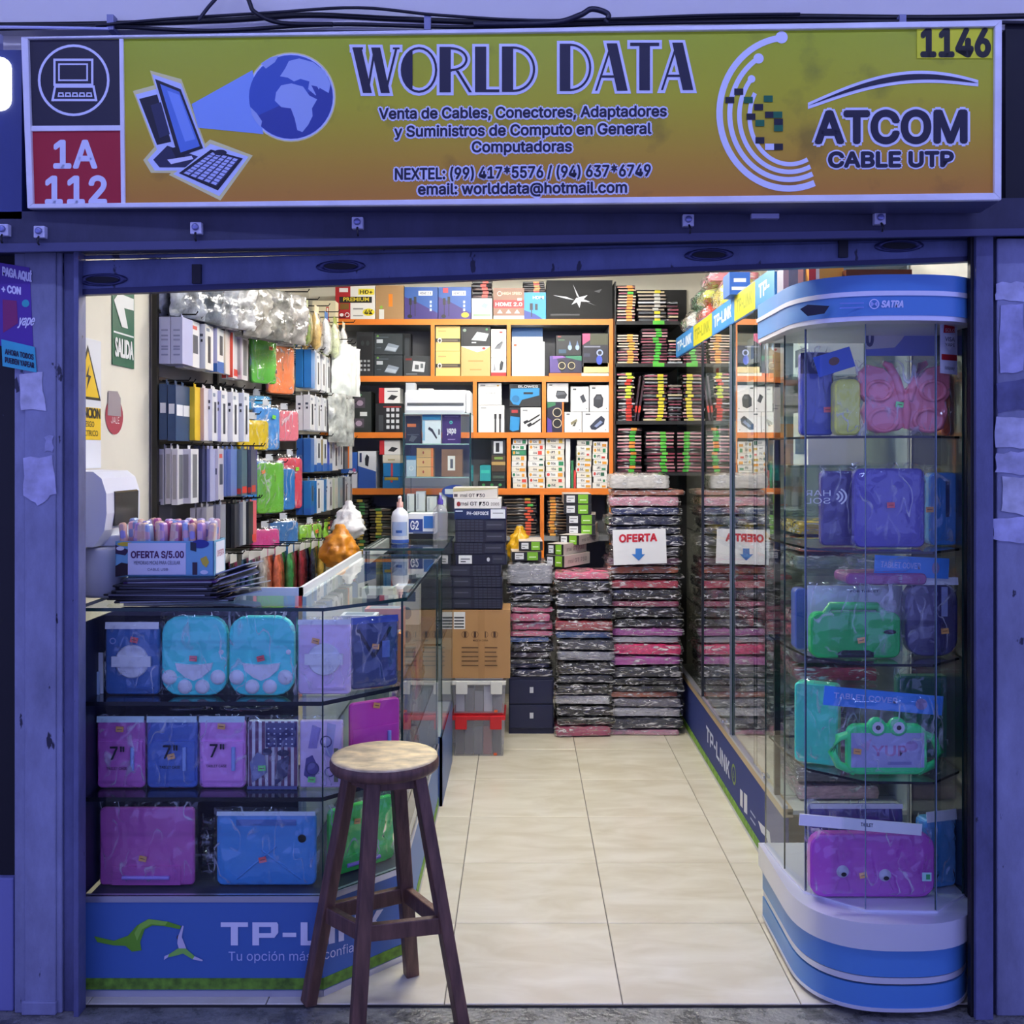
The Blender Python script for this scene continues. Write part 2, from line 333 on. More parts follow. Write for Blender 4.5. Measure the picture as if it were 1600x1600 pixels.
# ------------------------------------------------------------------ pillars, shutter guides, beam
def X(px, d): return (px - CX) * d / F
def Z(py, d): return EYE - (py - CY) * d / F
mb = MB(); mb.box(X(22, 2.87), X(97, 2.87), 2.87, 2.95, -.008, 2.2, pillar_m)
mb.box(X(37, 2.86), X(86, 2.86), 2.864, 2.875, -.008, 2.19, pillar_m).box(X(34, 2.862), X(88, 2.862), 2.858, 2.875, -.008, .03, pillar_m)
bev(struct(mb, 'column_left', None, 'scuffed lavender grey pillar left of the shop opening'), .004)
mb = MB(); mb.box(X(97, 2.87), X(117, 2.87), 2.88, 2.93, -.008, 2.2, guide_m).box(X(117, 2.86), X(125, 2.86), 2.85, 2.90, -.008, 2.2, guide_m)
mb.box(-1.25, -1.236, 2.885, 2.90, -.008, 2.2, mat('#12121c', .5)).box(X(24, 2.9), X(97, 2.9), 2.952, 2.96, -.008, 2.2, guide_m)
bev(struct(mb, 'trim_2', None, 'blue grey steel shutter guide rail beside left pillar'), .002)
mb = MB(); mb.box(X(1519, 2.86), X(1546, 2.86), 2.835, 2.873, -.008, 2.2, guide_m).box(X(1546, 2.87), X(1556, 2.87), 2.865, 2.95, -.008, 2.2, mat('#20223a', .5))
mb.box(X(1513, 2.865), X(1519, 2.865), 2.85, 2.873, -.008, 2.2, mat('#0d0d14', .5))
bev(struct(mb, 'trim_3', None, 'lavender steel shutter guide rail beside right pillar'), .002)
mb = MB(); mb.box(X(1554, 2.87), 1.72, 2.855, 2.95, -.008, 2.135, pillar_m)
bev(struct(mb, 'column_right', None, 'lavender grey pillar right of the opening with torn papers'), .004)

mb = MB()
def hx(pts_front, d0, d1, m, mb):
    (a, b, c, e) = pts_front       # pixel corners: left-top, right-top, right-bottom, left-bottom at depth d0
    A = [W(*e, d0), W(*c, d0), W(*c, d0), W(*e, d0), W(*a, d0), W(*b, d0), W(*b, d0), W(*a, d0)]
    for k in (2, 3, 6, 7): A[k] = Vector((A[k].x, d1, A[k].z))
    return mb.hexa([tuple(p) for p in A], m)
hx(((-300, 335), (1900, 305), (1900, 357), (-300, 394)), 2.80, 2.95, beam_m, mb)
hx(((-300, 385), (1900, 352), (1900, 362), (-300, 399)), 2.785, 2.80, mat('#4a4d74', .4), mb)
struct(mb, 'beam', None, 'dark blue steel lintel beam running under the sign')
sh = empty('roller_shutter', (0, 2.88, 2.0), 0, 'half-rolled blue grey steel shutter above the opening, sagging left', 'shutter')
def local(mb, root):
    mb.v = [tuple(Vector(p) - root.location) for p in mb.v]; return mb
for k in range(5):
    t0 = 371 + 7 * k
    m2 = hx(((117, t0), (1522, t0 - 27), (1522, t0 - 27 + 5), (117, t0 + 6)), 2.888 + .001 * (k % 2), 2.90, shut_m, MB()); bev(local(m2, sh).build('slat', sh), .003)
m2 = hx(((117, 407), (1522, 374), (1522, 404), (117, 458)), 2.882, 2.90, shut_m, MB())
bev(local(m2, sh).build('bottom_rail', sh), .004)
m2 = hx(((117, 452), (1522, 400), (1522, 408), (117, 461)), 2.876, 2.905, mat('#2b2e50', .4, .4), MB()); local(m2, sh).build('bottom_edge', sh)
for px, py in ((160, 437), (532, 416), (1108, 398), (1405, 384)):
    c = W(px, py, 2.877); m2 = MB()
    m2.rings([[tuple(c + Vector((.055 * s * math.cos(a * math.tau / 20), y, .014 * s * math.sin(a * math.tau / 20) + .002 * math.cos(a * math.tau / 20)))) for a in range(20)] for s, y in ((1.25, .004), (1.25, 0), (1, -.002), (.85, .003))], mat('#3c4068', .35, .3))
    m2.poly([tuple(c + Vector((.046 * math.cos(a * math.tau / 20), -.001, .009 * math.sin(a * math.tau / 20)))) for a in range(20)], mat('#0a0a12', .6))
    local(m2, sh).build('handle', sh)
for px, y0, y1 in ((307, 413, 443), (1318, 373, 402)):
    m2 = MB(); a, b = W(px - 7, y0, 2.874), W(px + 7, y1, 2.874); m2.box(a.x, b.x, 2.872, 2.884, b.z, a.z, mat('#14141f', .5)); local(m2, sh).build('latch', sh)

# small hook plates under the beam
for px, py, nm in ((63, 363, 'above the left pillar'), (307, 357, 'left of the sign middle'), (559, 349, 'under the word conectores'), (1075, 345, 'below the arc emblem'), (1374, 342, 'below the cable brand name'), (6, 360, 'at the far left end of beam')):
    c = W(px, py, 2.79); r = empty('hook_plate', c, 0, f'small white hook plate on dark beam, {nm}', 'hook', 'hook plates on the beam')
    m2 = MB().box(-.015, .015, -.008, .012, -.016, .016, mat('#d9d9ee', .4)); bev(m2.build('plate', r), .002)
    MB().lathe([(.001, 0), (.009, 0), (.009, .006), (.006, .008), (.001, .008)], mat('#8b8fc0', .3, .5), 12, Matrix.Translation((0, -.008, .002)) @ Matrix.Rotation(math.pi / 2, 4, 'X')).build('screw', r)
    MB().tube([(.001, -.012, -.014), (.002, -.02, -.022), (.003, -.02, -.032), (.003, -.014, -.036)], .003, mat('#1a1a26', .4), 6).build('hook', r)
c = W(1195, 338, 2.79); tag(MB().box(c.x - .037, c.x + .037, 2.783, 2.80, c.z - .007, c.z + .006, mat('#b9b9dc', .5)).build('paper_label'), 'narrow white paper label stuck on the dark beam', 'label')

# ------------------------------------------------------------------ the sign
SA, SB = W(38, 62, 2.78), W(1562, 36, 2.64)
sdir = Vector((SB.x - SA.x, SB.y - SA.y, 0)).normalized(); sn = Vector((sdir.y, -sdir.x, 0))
def S(px, py, off=0.0): return RP(px, py, SA, sn) + sn * off
sg = empty('shop_sign', (X(800, 2.71), 2.71, 2.2), 0, 'long yellow shop sign board reading WORLD DATA in a white frame', 'sign')
white_m = mat('#f2f2f8', .45, var=.08, vscale=9); navy = mat('#1c1a38', .5); lav = mat('#e8ebfb', .45)
_sc = [0]
def lay():
    _sc[0] += 1; return _sc[0] * 1e-6
def spoly(mb, pts, m, off):
    off += lay(); return mb.poly([tuple(S(x, y, off)) for x, y in pts][::-1], m)
def squad(mb, x0, y0, x1, y1, m, off): return spoly(mb, [(x0, y0), (x1, y0), (x1, y1), (x0, y1)], m, off)
def stext(mb, t, x0, x1, yb, cap, m, off, bold=.0, shear=0, y2=None):      # bold in photo pixels
    A = S(x0, yb, off); B = S(x1, y2 if y2 is not None else yb, off); c = (S(x0, yb, 0) - S(x0, yb - cap, 0)).length
    return mb.fit(t, A, B, c, sn, m, 0, up=(0, 0, 1), shear=shear, off=0, spread=bold * 2.7 / F)
def prm(mb, px, o0, o1, m):
    fr = [S(x, y, o1) for x, y in px]; bk = [S(x, y, o0) for x, y in px]
    f = fr; return mb.hexa([tuple(p) for p in (f[3], f[2], bk[2], bk[3], f[0], f[1], bk[1], bk[0])], m)
OUT = [(36, 60), (1563, 34), (1562, 314), (46, 327)]; INN = [(47, 63), (1552, 44), (1551, 303), (55, 320)]
m2 = MB(); o_ = [S(*p, -.004) for p in OUT]; b_ = [p - sn * .13 for p in o_]
m2.hexa([tuple(p) for p in (o_[3], o_[2], b_[2], b_[3], o_[0], o_[1], b_[1], b_[0])], mat('#4c4f74', .5)); local(m2, sg).build('box', sg)
names = ('frame_top', 'frame_side', 'frame_bottom', 'frame_side')
for k in range(4):
    a, b = OUT[k], OUT[(k + 1) % 4]; c, e = INN[(k + 1) % 4], INN[k]
    m2 = MB(); prm(m2, [a, b, c, e], -.004, .012, white_m); bev(local(m2, sg).build(names[k], sg), .002)
# yellow to orange printed face
fm = bpy.data.materials.new('sign_print'); fm.use_nodes = True; nt = fm.node_tree; b = nt.nodes['Principled BSDF']; b.inputs['Roughness'].default_value = .45
tc = nt.nodes.new('ShaderNodeTexCoord'); sp = nt.nodes.new('ShaderNodeSeparateXYZ'); mr = nt.nodes.new('ShaderNodeMapRange'); rp = nt.nodes.new('ShaderNodeValToRGB')
mr.inputs[1].default_value = 0.0; mr.inputs[2].default_value = .44
nt.links.new(tc.outputs['Object'], sp.inputs[0]); nt.links.new(sp.outputs[2], mr.inputs[0]); nt.links.new(mr.outputs[0], rp.inputs[0])
e = rp.color_ramp.elements; e[0].position = 0; e[0].color = (.60, .24, .02, 1); e[1].position = 1; e[1].color = (.46, .55, .008, 1)
q = rp.color_ramp.elements.new(.25); q.color = (.62, .35, .015, 1); q = rp.color_ramp.elements.new(.6); q.color = (.56, .52, .008, 1)
ns = nt.nodes.new('ShaderNodeTexNoise'); ns.inputs['Scale'].default_value = 7; ns.inputs['Detail'].default_value = 8; nt.links.new(tc.outputs['Object'], ns.inputs[0])
r2 = nt.nodes.new('ShaderNodeValToRGB'); r2.color_ramp.elements[0].position = .28; r2.color_ramp.elements[0].color = (.6, .6, .6, 1); r2.color_ramp.elements[1].position = .42; r2.color_ramp.elements[1].color = (1, 1, 1, 1)
mx = nt.nodes.new('ShaderNodeMix'); mx.data_type = 'RGBA'; mx.blend_type = 'MULTIPLY'; mx.inputs[0].default_value = 1
nt.links.new(ns.outputs[0], r2.inputs[0]); nt.links.new(rp.outputs[0], mx.inputs[6]); nt.links.new(r2.outputs[0], mx.inputs[7]); nt.links.new(mx.outputs[2], b.inputs['Base Color'])
m2 = MB(); spoly(m2, INN, fm, .001); local(m2, sg).build('printed_face', sg)
# left panels
m2 = MB(); spoly(m2, [(46, 63), (189, 62), (192, 197), (51, 199)], mat('#232135', .5), .002)
n = 40
def sring(mb, cx, cy, r0, r1, m, off, ry=1.0, a0=0, a1=360, n=40):
    A = [math.radians(a0 + (a1 - a0) * k / n) for k in range(n + 1)]
    vs = [tuple(S(cx + r * math.cos(a), cy - r * ry * math.sin(a), off)) for r in (r0, r1) for a in A]
    return mb.add(vs, [(k, k + 1, n + 2 + k, n + 1 + k) for k in range(n)], m)
def sdisc(mb, cx, cy, r, m, off, ry=1.0, n=40): return spoly(mb, [(cx + r * math.cos(a * math.tau / n), cy + r * ry * math.sin(a * math.tau / n)) for a in range(n)], m, off)
sring(m2, 116, 126, 56, 52, lav, .003)
def sline(mb, p, q, w, m, off):
    d = Vector((q[0] - p[0], q[1] - p[1])); d.normalize(); t = Vector((-d.y, d.x)) * w / 2; d *= w / 2
    return spoly(mb, [(p[0] - d.x + t.x, p[1] - d.y + t.y), (q[0] + d.x + t.x, q[1] + d.y + t.y), (q[0] + d.x - t.x, q[1] + d.y - t.y), (p[0] - d.x - t.x, p[1] - d.y - t.y)], m, off)
def sloop(mb, pts, w, m, off):
    for k in range(len(pts)): sline(mb, pts[k], pts[(k + 1) % len(pts)], w, m, off)
sloop(m2, [(86, 94), (145, 94), (145, 133), (86, 133)], 3.5, lav, .003); sloop(m2, [(93, 101), (137, 101), (137, 126), (93, 126)], 2.5, lav, .003)
sloop(m2, [(87, 136), (147, 136), (151, 157), (83, 157)], 3.5, lav, .003)
for k in range(5): sloop(m2, [(93 + k * 11, 146), (99 + k * 11, 146), (100 + k * 11, 151), (92 + k * 11, 151)], 2, lav, .003)
o = local(m2, sg).build('category_panel', sg); o['label'] = 'dark panel with a white computer pictogram'
m2 = MB(); spoly(m2, [(51, 206), (189, 205), (191, 321), (53, 321)], mat('#b5162e', .5), .002)
stext(m2, '1A', 86, 151, 262, 41, lav, .003, 2.2); stext(m2, '112', 73, 166, 318, 41, lav, .003, 2.2)
o = local(m2, sg).build('number_panel', sg); o['label'] = 'red panel reading 1A 112'
m2 = MB(); prm(m2, [(188, 62), (194, 62), (197, 320), (191, 320)], 0, .007, white_m); prm(m2, [(50, 198), (190, 197), (190, 205), (50, 206)], 0, .007, white_m); local(m2, sg).build('divider', sg)
# computer, beam and globe
m2 = MB()
halo = mat('#d9e4ff', .5); halo2 = mat('#f0eaa0', .5)
def expand(pts, r):
    cx = sum(p[0] for p in pts) / len(pts); cy = sum(p[1] for p in pts) / len(pts); o = []
    for x, y in pts:
        l = math.hypot(x - cx, y - cy) or 1; o.append((x + (x - cx) / l * r, y + (y - cy) / l * r))
    return o
MON = [(243, 124), (283, 140), (318, 232), (279, 246)]; KB = [(280, 271), (330, 234), (380, 248), (341, 298)]; ST = [(240, 250), (262, 228), (310, 245), (290, 262), (250, 262)]; TOW = [(218, 155), (246, 148), (268, 222), (246, 227)]
for r, m in ((16, halo2), (9, halo)):
    for q, pp in enumerate((MON, KB, ST, TOW)): spoly(m2, expand(pp, r), m, .0015 + (0 if r == 16 else .0004))
sdisc(m2, 455, 152, 70, halo2, .0015); sdisc(m2, 455, 152, 68, halo, .0019)
spoly(m2, [(300, 163), (395, 110), (412, 210), (310, 200)], mat('#8fb0ef', .5), .0023)
sdisc(m2, 455, 152, 65.5, mat('#3a5cb8', .4), .0027)
for dx, c in ((0, '#33469c'), ):
    spoly(m2, [(455 + 65 * math.cos(math.radians(a)), 152 + 65 * math.sin(math.radians(a))) for a in range(-20, 160, 9)], mat(c, .4), .0030)
land = mat('#a8bce8', .5)
AFR = [(432, 145), (440, 134), (456, 131), (474, 136), (484, 150), (496, 156), (488, 170), (489, 182), (482, 196), (473, 207), (465, 204), (461, 186), (455, 170), (440, 168), (430, 158)]
EUR = [(438, 120), (446, 108), (452, 96), (468, 92), (490, 98), (508, 112), (517, 132), (514, 146), (500, 138), (494, 150), (482, 140), (484, 128), (470, 124), (460, 128), (450, 122)]
SAM = [(392, 168), (402, 178), (410, 190), (408, 200), (400, 190), (394, 180)]
GRN = [(408, 100), (424, 90), (436, 88), (430, 98), (416, 108)]
for pp in (AFR, EUR, SAM, GRN): spoly(m2, pp, land, .0034)
spoly(m2, [(487, 134), (496, 136), (504, 150), (496, 152)], mat('#33469c', .4), .0037)
dk = mat('#17172a', .5)
spoly(m2, TOW, dk, .0023); spoly(m2, [(236, 165), (252, 160), (266, 210), (250, 216)], mat('#2c2f52', .4), .0027)
spoly(m2, MON, dk, .003); spoly(m2, [(251, 132), (281, 144), (313, 229), (283, 239)], mat('#5f86d8', .4), .0034); spoly(m2, [(262, 142), (281, 149), (306, 218), (290, 222)], mat('#86a8ee', .4), .0037)
spoly(m2, [(268, 232), (284, 228), (290, 246), (276, 248)], dk, .0028); spoly(m2, ST, mat('#2a2c4c', .4), .0025); spoly(m2, [(262, 250), (300, 244), (303, 249), (268, 257)], lav, .0032)
spoly(m2, KB, dk, .0026); spoly(m2, [(286, 271), (332, 238), (374, 249), (339, 291)], mat('#40446c', .4), .003)
for r in range(5):
    for k in range(9):
        u0, u1, v0, v1 = (k + .12) / 9, (k + .88) / 9, (r + .12) / 5, (r + .85) / 5
        def kp(u, v):
            a = Vector((286, 271)).lerp(Vector((332, 238)), u); b2 = Vector((339, 291)).lerp(Vector((374, 249)), u); p = a.lerp(b2, v); return (p.x, p.y)
        spoly(m2, [kp(u0, v0), kp(u1, v0), kp(u1, v1), kp(u0, v1)], mat('#c8d2f4', .4), .0034)
sdisc(m2, 345, 239, 10, mat('#23243c', .4), .0036, .45)
o = local(m2, sg).build('computer_artwork', sg); o['label'] = 'printed computer throwing a pale beam onto a blue globe'
# WORLD DATA: heavy-and-hairline capitals, drawn stroke by stroke
def deco(mb, word, x0, x1, yt, yb, m, off, g, skew=0):
    lw = {'W': 1.3, 'O': 1.02, 'R': .95, 'L': .72, 'D': 1.0, 'A': 1.0, 'T': .86, ' ': .32}
    tot = sum(lw[c] for c in word); sc = (x1 - x0) / tot; x = x0; H_ = yb - yt
    P = lambda u, v: (x + u * sc, yb - v * H_ + skew * ((x - x0) / (x1 - x0)))
    def st(p, q, w): sline2(P(*p), P(*q), w)
    def sline2(p, q, w):             # stroke with level ends
        w = w * sc + 2 * g; e = g
        s_ = 1 if q[1] < p[1] else -1
        p = (p[0] - (q[0] - p[0]) / max(abs(q[1] - p[1]), 1) * e, p[1] + e * s_); q = (q[0] + (q[0] - p[0]) / max(abs(q[1] - p[1]), 1) * e, q[1] - e * s_)
        spoly(mb, [(p[0] - w / 2, p[1]), (q[0] - w / 2, q[1]), (q[0] + w / 2, q[1]), (p[0] + w / 2, p[1])], m, off)
    def bar(u0, u1, v, t):
        a, b2 = P(u0, v), P(u1, v); squad(mb, a[0] - g, a[1] - t * H_ / 2 - g, b2[0] + g, a[1] + t * H_ / 2 + g, m, off)
    def arc(cu, cv, ru, rv, a0, a1, t):
        c = P(cu, cv); n = 24; A = [math.radians(a0 + (a1 - a0) * k / n) for k in range(n + 1)]; T = t * sc / 2 + g
        vs = [tuple(S(c[0] + (ru * sc + s_ * T) * math.cos(a), c[1] - (rv * H_ + s_ * T) * math.sin(a), off + 2e-5)) for s_ in (1, -1) for a in A]
        mb.add(vs, [(k, k + 1, n + 2 + k, n + 1 + k) for k in range(n)], m)
    def seg(cu, cv, ru, rv, a0, a1):
        c = P(cu, cv); n = 18
        spoly(mb, [(c[0] + (ru * sc + g) * math.cos(math.radians(a0 + (a1 - a0) * k / n)), c[1] - (rv * H_ + g) * math.sin(math.radians(a0 + (a1 - a0) * k / n))) for k in range(n + 1)], m, off)
    for ch in word:
        if ch == 'W': st((.14, 1), (.42, 0), .24); st((.42, 0), (.62, .98), .06); st((.64, 1), (.9, 0), .24); st((.9, 0), (1.2, 1), .06); bar(.02, .3, .98, .05); bar(1.1, 1.28, .98, .04)
        if ch == 'O': arc(.5, .5, .46, .48, 0, 360, .06); seg(.5, .5, .46, .49, 112, 248); 
        if ch == 'R': st((.18, 0), (.18, 1), .3); arc(.33, .73, .42, .24, -90, 90, .06); bar(.3, .36, .97, .05); bar(.3, .36, .48, .05); st((.86, 0), (.5, .48), .08)
        if ch == 'L': st((.18, 0), (.18, 1), .3); bar(.2, .68, .03, .06)
        if ch == 'D': st((.18, 0), (.18, 1), .3); arc(.34, .5, .55, .475, -90, 90, .06); bar(.3, .36, .975, .05); bar(.3, .36, .025, .05)
        if ch == 'A': st((.06, 0), (.5, 1), .06); st((.8, 0), (.5, 1), .3); bar(.2, .62, .3, .05)
        if ch == 'T': st((.43, 0), (.43, 1), .3); bar(.02, .84, .97, .07)
        x += lw[ch] * sc
for nm, g, m, off in (('title_halo', 4.5, lav, .0025), ('title_lettering', 0, navy, .0034)):
    for wd, a, b_, t, u in (('WORLD', 550, 841, 75, 146), ('DATA', 873, 1086, 69, 143)):
        m2 = MB(); deco(m2, wd, a, b_, t, u, m, off, g, -2)
        o = local(m2, sg).build(nm, sg); o['label'] = ('art deco capitals reading ' if g == 0 else 'white outline around the word ') + wd
LINES = (('Venta de Cables, Conectores, Adaptadores', 593, 1041, 186, 182, 16), ('y Suministros de Computo en General', 617, 1017, 214, 209, 16), ('Computadoras', 738, 893, 238, 237, 16),
         ('NEXTEL: (99) 417*5576 / (94) 637*6749', 618, 1016, 281, 275, 17), ('email: worlddata@hotmail.com', 654, 979, 304, 301, 16))
for nm, bold, m, off in (('text_halo', 3.6, lav, .0025), ('text_lettering', .8, navy, .0034)):
    for t, x0, x1, y0, y1, c in LINES: m2 = MB(); stext(m2, t, x0, x1, y0, c, m, off, bold, 0, y1); local(m2, sg).build(nm, sg)
# emblem of arcs and chips
m2 = MB()
for rx, ry, t, a0, a1, cx, cy in ((108, 118, 5, 97, 292, 1232, 177), (92, 102, 4, 122, 294, 1232, 179), (78, 88, 3.6, 140, 295, 1233, 181), (63, 74, 3.4, 150, 296, 1234, 183)):
    A = [math.radians(a0 + (a1 - a0) * k / 36) for k in range(37)]
    vs = [tuple(S(cx + (rx + s_ * t) * math.cos(a), cy - (ry + s_ * t) * math.sin(a), .0025)) for s_ in (1, -1) for a in A]
    m2.add(vs, [(k, k + 1, 38 + k, 37 + k) for k in range(36)], lav)
sdisc(m2, 1221, 59, 9.5, lav, .0027); sdisc(m2, 1185, 92, 8, lav, .0027); sdisc(m2, 1174, 124, 6, lav, .0027)
for x, y, c in ((1147, 139, 0), (1133, 152, 0), (1162, 152, 1), (1193, 150, 1), (1178, 163, 0), (1166, 178, 0), (1195, 175, 0), (1208, 175, 1), (1180, 188, 1), (1209, 186, 0), (1209, 196, 1), (1180, 215, 0), (1195, 225, 2), (1209, 225, 0)):
    squad(m2, x, y, x + 14, y + 10, (dk, mat('#0d6b45', .5), lav)[c], .0034)
o = local(m2, sg).build('arc_emblem', sg); o['label'] = 'white concentric arcs with black and green squares'
m2 = MB()
def swoosh(g, m, off):
    A = [k / 24 for k in range(25)]; top = []; bot = []
    for t in A:
        x = 1262 + t * 266; y = 166 - 46 * math.sin(t * math.pi * .78) - 6 * t; th = 12 * math.sin(math.pi * t) ** .8 * (.5 + t * .5)
        top.append((x, y - g)); bot.append((x, y + th + g))
    vs = [tuple(S(*p, off)) for p in top + bot]; m2.add(vs, [(k, k + 1, 26 + k, 25 + k) for k in range(24)], m)
swoosh(5, lav, .0025); swoosh(0, navy, .0034)
for bold, m, off in ((7, lav, .0026), (3, navy, .0034)):
    stext(m2, 'ATCOM', 1275, 1508, 223, 47, m, off, bold, 0, 222); stext(m2, 'CABLE UTP', 1295, 1488, 261, 22, m, off, bold * .6, 0, 260)
o = local(m2, sg).build('brand_lettering', sg); o['label'] = 'dark lettering ATCOM CABLE UTP under a swoosh'
m2 = MB(); squad(m2, 1432, 46, 1549, 92, mat('#e8e81a', .5), .003); stext(m2, '1146', 1440, 1545, 88, 41, mat('#0c0c10', .5), .0036, 2.6)
o = local(m2, sg).build('number_sticker', sg); o['label'] = 'yellow sticker reading 1146'

# cables over the sign
cabs = [(1.2, '#14141e', [(-40, 38), (150, 36), (350, 30), (480, 22), (620, 28), (800, 34), (960, 30), (1200, 24), (1450, 26), (1650, 22)], 'thickest black cable strung above the sign'),
        (.8, '#20202c', [(-40, 44), (170, 40), (330, 46), (520, 36), (700, 40), (860, 38), (1000, 34), (1300, 31), (1650, 34)], 'black cable sagging just above the sign frame'),
        (.6, '#1b1b28', [(150, 38), (260, 28), (420, 18), (560, 10), (690, 22), (860, 30), (1100, 22), (1250, 20)], 'thin black cable looping highest above the sign'),
        (.7, '#2a2a3a', [(310, 30), (325, 10), (340, -8), (350, -30)], 'short dark cable climbing the wall above the globe'),
        (.9, '#1a1a24', [(380, -30), (390, 2), (400, 18), (440, 34), (520, 36)], 'black cable bending down over the wall'),
        (1.1, '#2d2d3e', [(740, 36), (860, 34), (905, 22), (925, 12), (950, 20), (946, 34)], 'grey black cable curled above the DATA lettering'),
        (.6, '#c8ccf0', [(-40, 40), (60, 41), (170, 43)], 'pale cable end lying above left sign corner')]
_cb = []
for r, c, pts, lb in cabs:
    _cb.append(1)
    P3 = [W(x, y + 2, 2.9 - .016 * len(_cb)) for x, y in pts]; Q = []
    for k in range(len(P3) - 1):
        p0, p1, p2, p3 = P3[max(k - 1, 0)], P3[k], P3[k + 1], P3[min(k + 2, len(P3) - 1)]
        for s_ in range(6):
            t = s_ / 6; Q.append(.5 * ((2 * p1) + (p2 - p0) * t + (2 * p0 - 5 * p1 + 4 * p2 - p3) * t * t + (3 * p1 - p0 - 3 * p2 + p3) * t ** 3))
    Q.append(P3[-1]); tag(MB().tube(Q, r * .007, mat(c, .4), 7).build('cable'), lb, 'cable', 'cables above the sign')
for px, lb in ((173, 'small clip on cables near the pictogram'), (668, 'small pale clip on cables above WORLD'), (1410, 'small clip on cables near number sticker')):
    a = W(px, 36, 2.86); tag(MB().box(a.x - .009, a.x + .009, 2.855, 2.935, a.z - .02, a.z + .022, mat('#8e92b8', .4)).build('cable_clip'), lb, 'clip', 'cable clips')

# neighbouring signs at the frame edges
r = empty('neighbour_sign', W(-60, 340, 2.8), 0, 'blue neighbouring sign box at the left edge with lit white panel', 'sign')
m2 = MB(); a, b_ = W(-260, 78, 2.80), W(34, 342, 2.80); m2.box(a.x, b_.x, 2.80, 2.94, b_.z, a.z, mat('#39457f', .4)); local(m2, r).build('box', r)
m2 = MB(); a, b_ = W(-200, 88, 2.79), W(16, 172, 2.79); m2.slab(b_.x - a.x, a.z - b_.z, .012, .03, .003, mat((.95, .96, 1.0), .5, emit=2.2), Matrix.Translation(((a.x + b_.x) / 2, 2.796, b_.z))); local(m2, r).build('lit_panel', r)
m2 = MB(); a, b_ = W(1566, 40, 2.9), W(1900, 330, 2.9); m2.box(a.x, b_.x, 2.88, 2.94, b_.z, a.z, mat('#10111e', .6)); tag(m2.build('recess_shade'), 'black panel standing for the dark recess right of the yellow sign', 'panel')  # flat black colour stands in for the shade inside the recess
m2 = MB(); a, b_ = W(-200, 1372, 2.88), W(21, 1522, 2.88); m2.box(a.x, b_.x, 2.88, 2.94, -.008, a.z, mat('#7f83b8', .5)); bev(tag(m2.build('low_panel'), 'low lavender board at the foot of left pillar', 'panel'), .004)

# posters and torn paper on the pillars
P2 = lambda px, py: W(px, py, 2.866)
def pap(pts, c, d, mb=None):
    mb = mb or MB(); f = [W(x, y, d) for x, y in pts]; n = len(f)
    return mb.add([tuple(p) for p in f] + [(p.x, p.y + .0015, p.z) for p in f], [tuple(range(n))[::-1], tuple(range(n, 2 * n))] + [(i, (i + 1) % n, n + (i + 1) % n, n + i) for i in range(n)], mat(c, .5) if isinstance(c, str) else c)
r = empty('payment_poster', W(25, 580, 2.866), 0, 'purple payment poster reading PAGA AQUI CON yape on the left pillar', 'poster')
m2 = pap([(-40, 404), (46, 418), (52, 548), (-36, 535)], '#55309c', 2.862)
def ptext(mb, t, x0, x1, yb, cap, c, d, bold=.4, y2=None, shear=0):
    A, B = W(x0, yb, d), W(x1, y2 if y2 is not None else yb, d); return mb.fit(t, A, B, cap * d / F, NEG_Y, mat(c, .5), 0, up=(0, 0, 1), off=0, shear=shear, spread=bold * d / F)
ptext(m2, 'PAGA AQU\u00cd', 4, 49, 430, 13, '#e8e6fa', 2.861, .8, 440); ptext(m2, '+ CON', 3, 32, 456, 11, '#e8e6fa', 2.861, .8, 460); ptext(m2, 'yape', 28, 52, 508, 15, '#f2f2ff', 2.861, .5, 508, .3)
m2.poly([tuple(W(x, y, 2.8612)) for x, y in ((4, 468), (26, 470), (28, 505), (5, 520))], mat('#8a2468', .5))
m2.poly([tuple(W(40 + 6 * math.cos(a), 474 + 6 * math.sin(a), 2.8612)) for a in [k * .6 for k in range(10)]], mat('#37b3b8', .5))
local(m2, r).build('sheet', r)
m2 = pap([(2, 530), (54, 542), (57, 582), (4, 572)], '#3fb7c9', 2.859); ptext(m2, 'AHORA TODOS', 8, 52, 553, 8, '#20304a', 2.858, .5, 562); ptext(m2, 'PUEDEN YAPEAR', 8, 53, 566, 8, '#20304a', 2.858, .5, 575)
o = local(m2, r).build('strip', r); o['label'] = 'turquoise strip with small dark lettering'
def torn(pts, c, d, label):
    Q = []
    for k in range(len(pts)):
        a, b2 = Vector(pts[k]), Vector(pts[(k + 1) % len(pts)])
        for s_ in range(4):
            p = a.lerp(b2, s_ / 4) + Vector((rnd.uniform(-2, 2), rnd.uniform(-2, 2))); Q.append((p.x, p.y))
    tag(pap(Q, mat(c, .6, var=.25, vscale=25), d).build('torn_paper'), label, 'paper', 'torn papers on the pillars')
torn([(30, 585), (66, 580), (70, 640), (34, 642)], '#c9c9dc', 2.861, 'torn white paper scrap right below the payment poster')
torn([(36, 715), (82, 712), (86, 770), (60, 790), (38, 775)], '#bdbddA', 2.861, 'crumpled pale paper scrap halfway up left pillar')
torn([(70, 682), (82, 680), (83, 705), (71, 706)], '#b0b2d2', 2.861, 'tiny paper remnant above crumpled scrap on left pillar')
torn([(1556, 442), (1600, 440), (1602, 470), (1557, 468)], '#c0c2dc', 2.852, 'torn notice header at the top of right pillar')
torn([(1562, 478), (1598, 476), (1600, 580), (1563, 582)], '#a9abd0', 2.851, 'tall faded notice on the right pillar')
torn([(1556, 650), (1604, 652), (1604, 700), (1556, 698)], '#c3c4da', 2.852, 'wide torn paper strip on right pillar, upper')
torn([(1556, 708), (1604, 706), (1604, 742), (1556, 738)], '#b4b5d0', 2.852, 'wide torn paper strip on right pillar, middle')
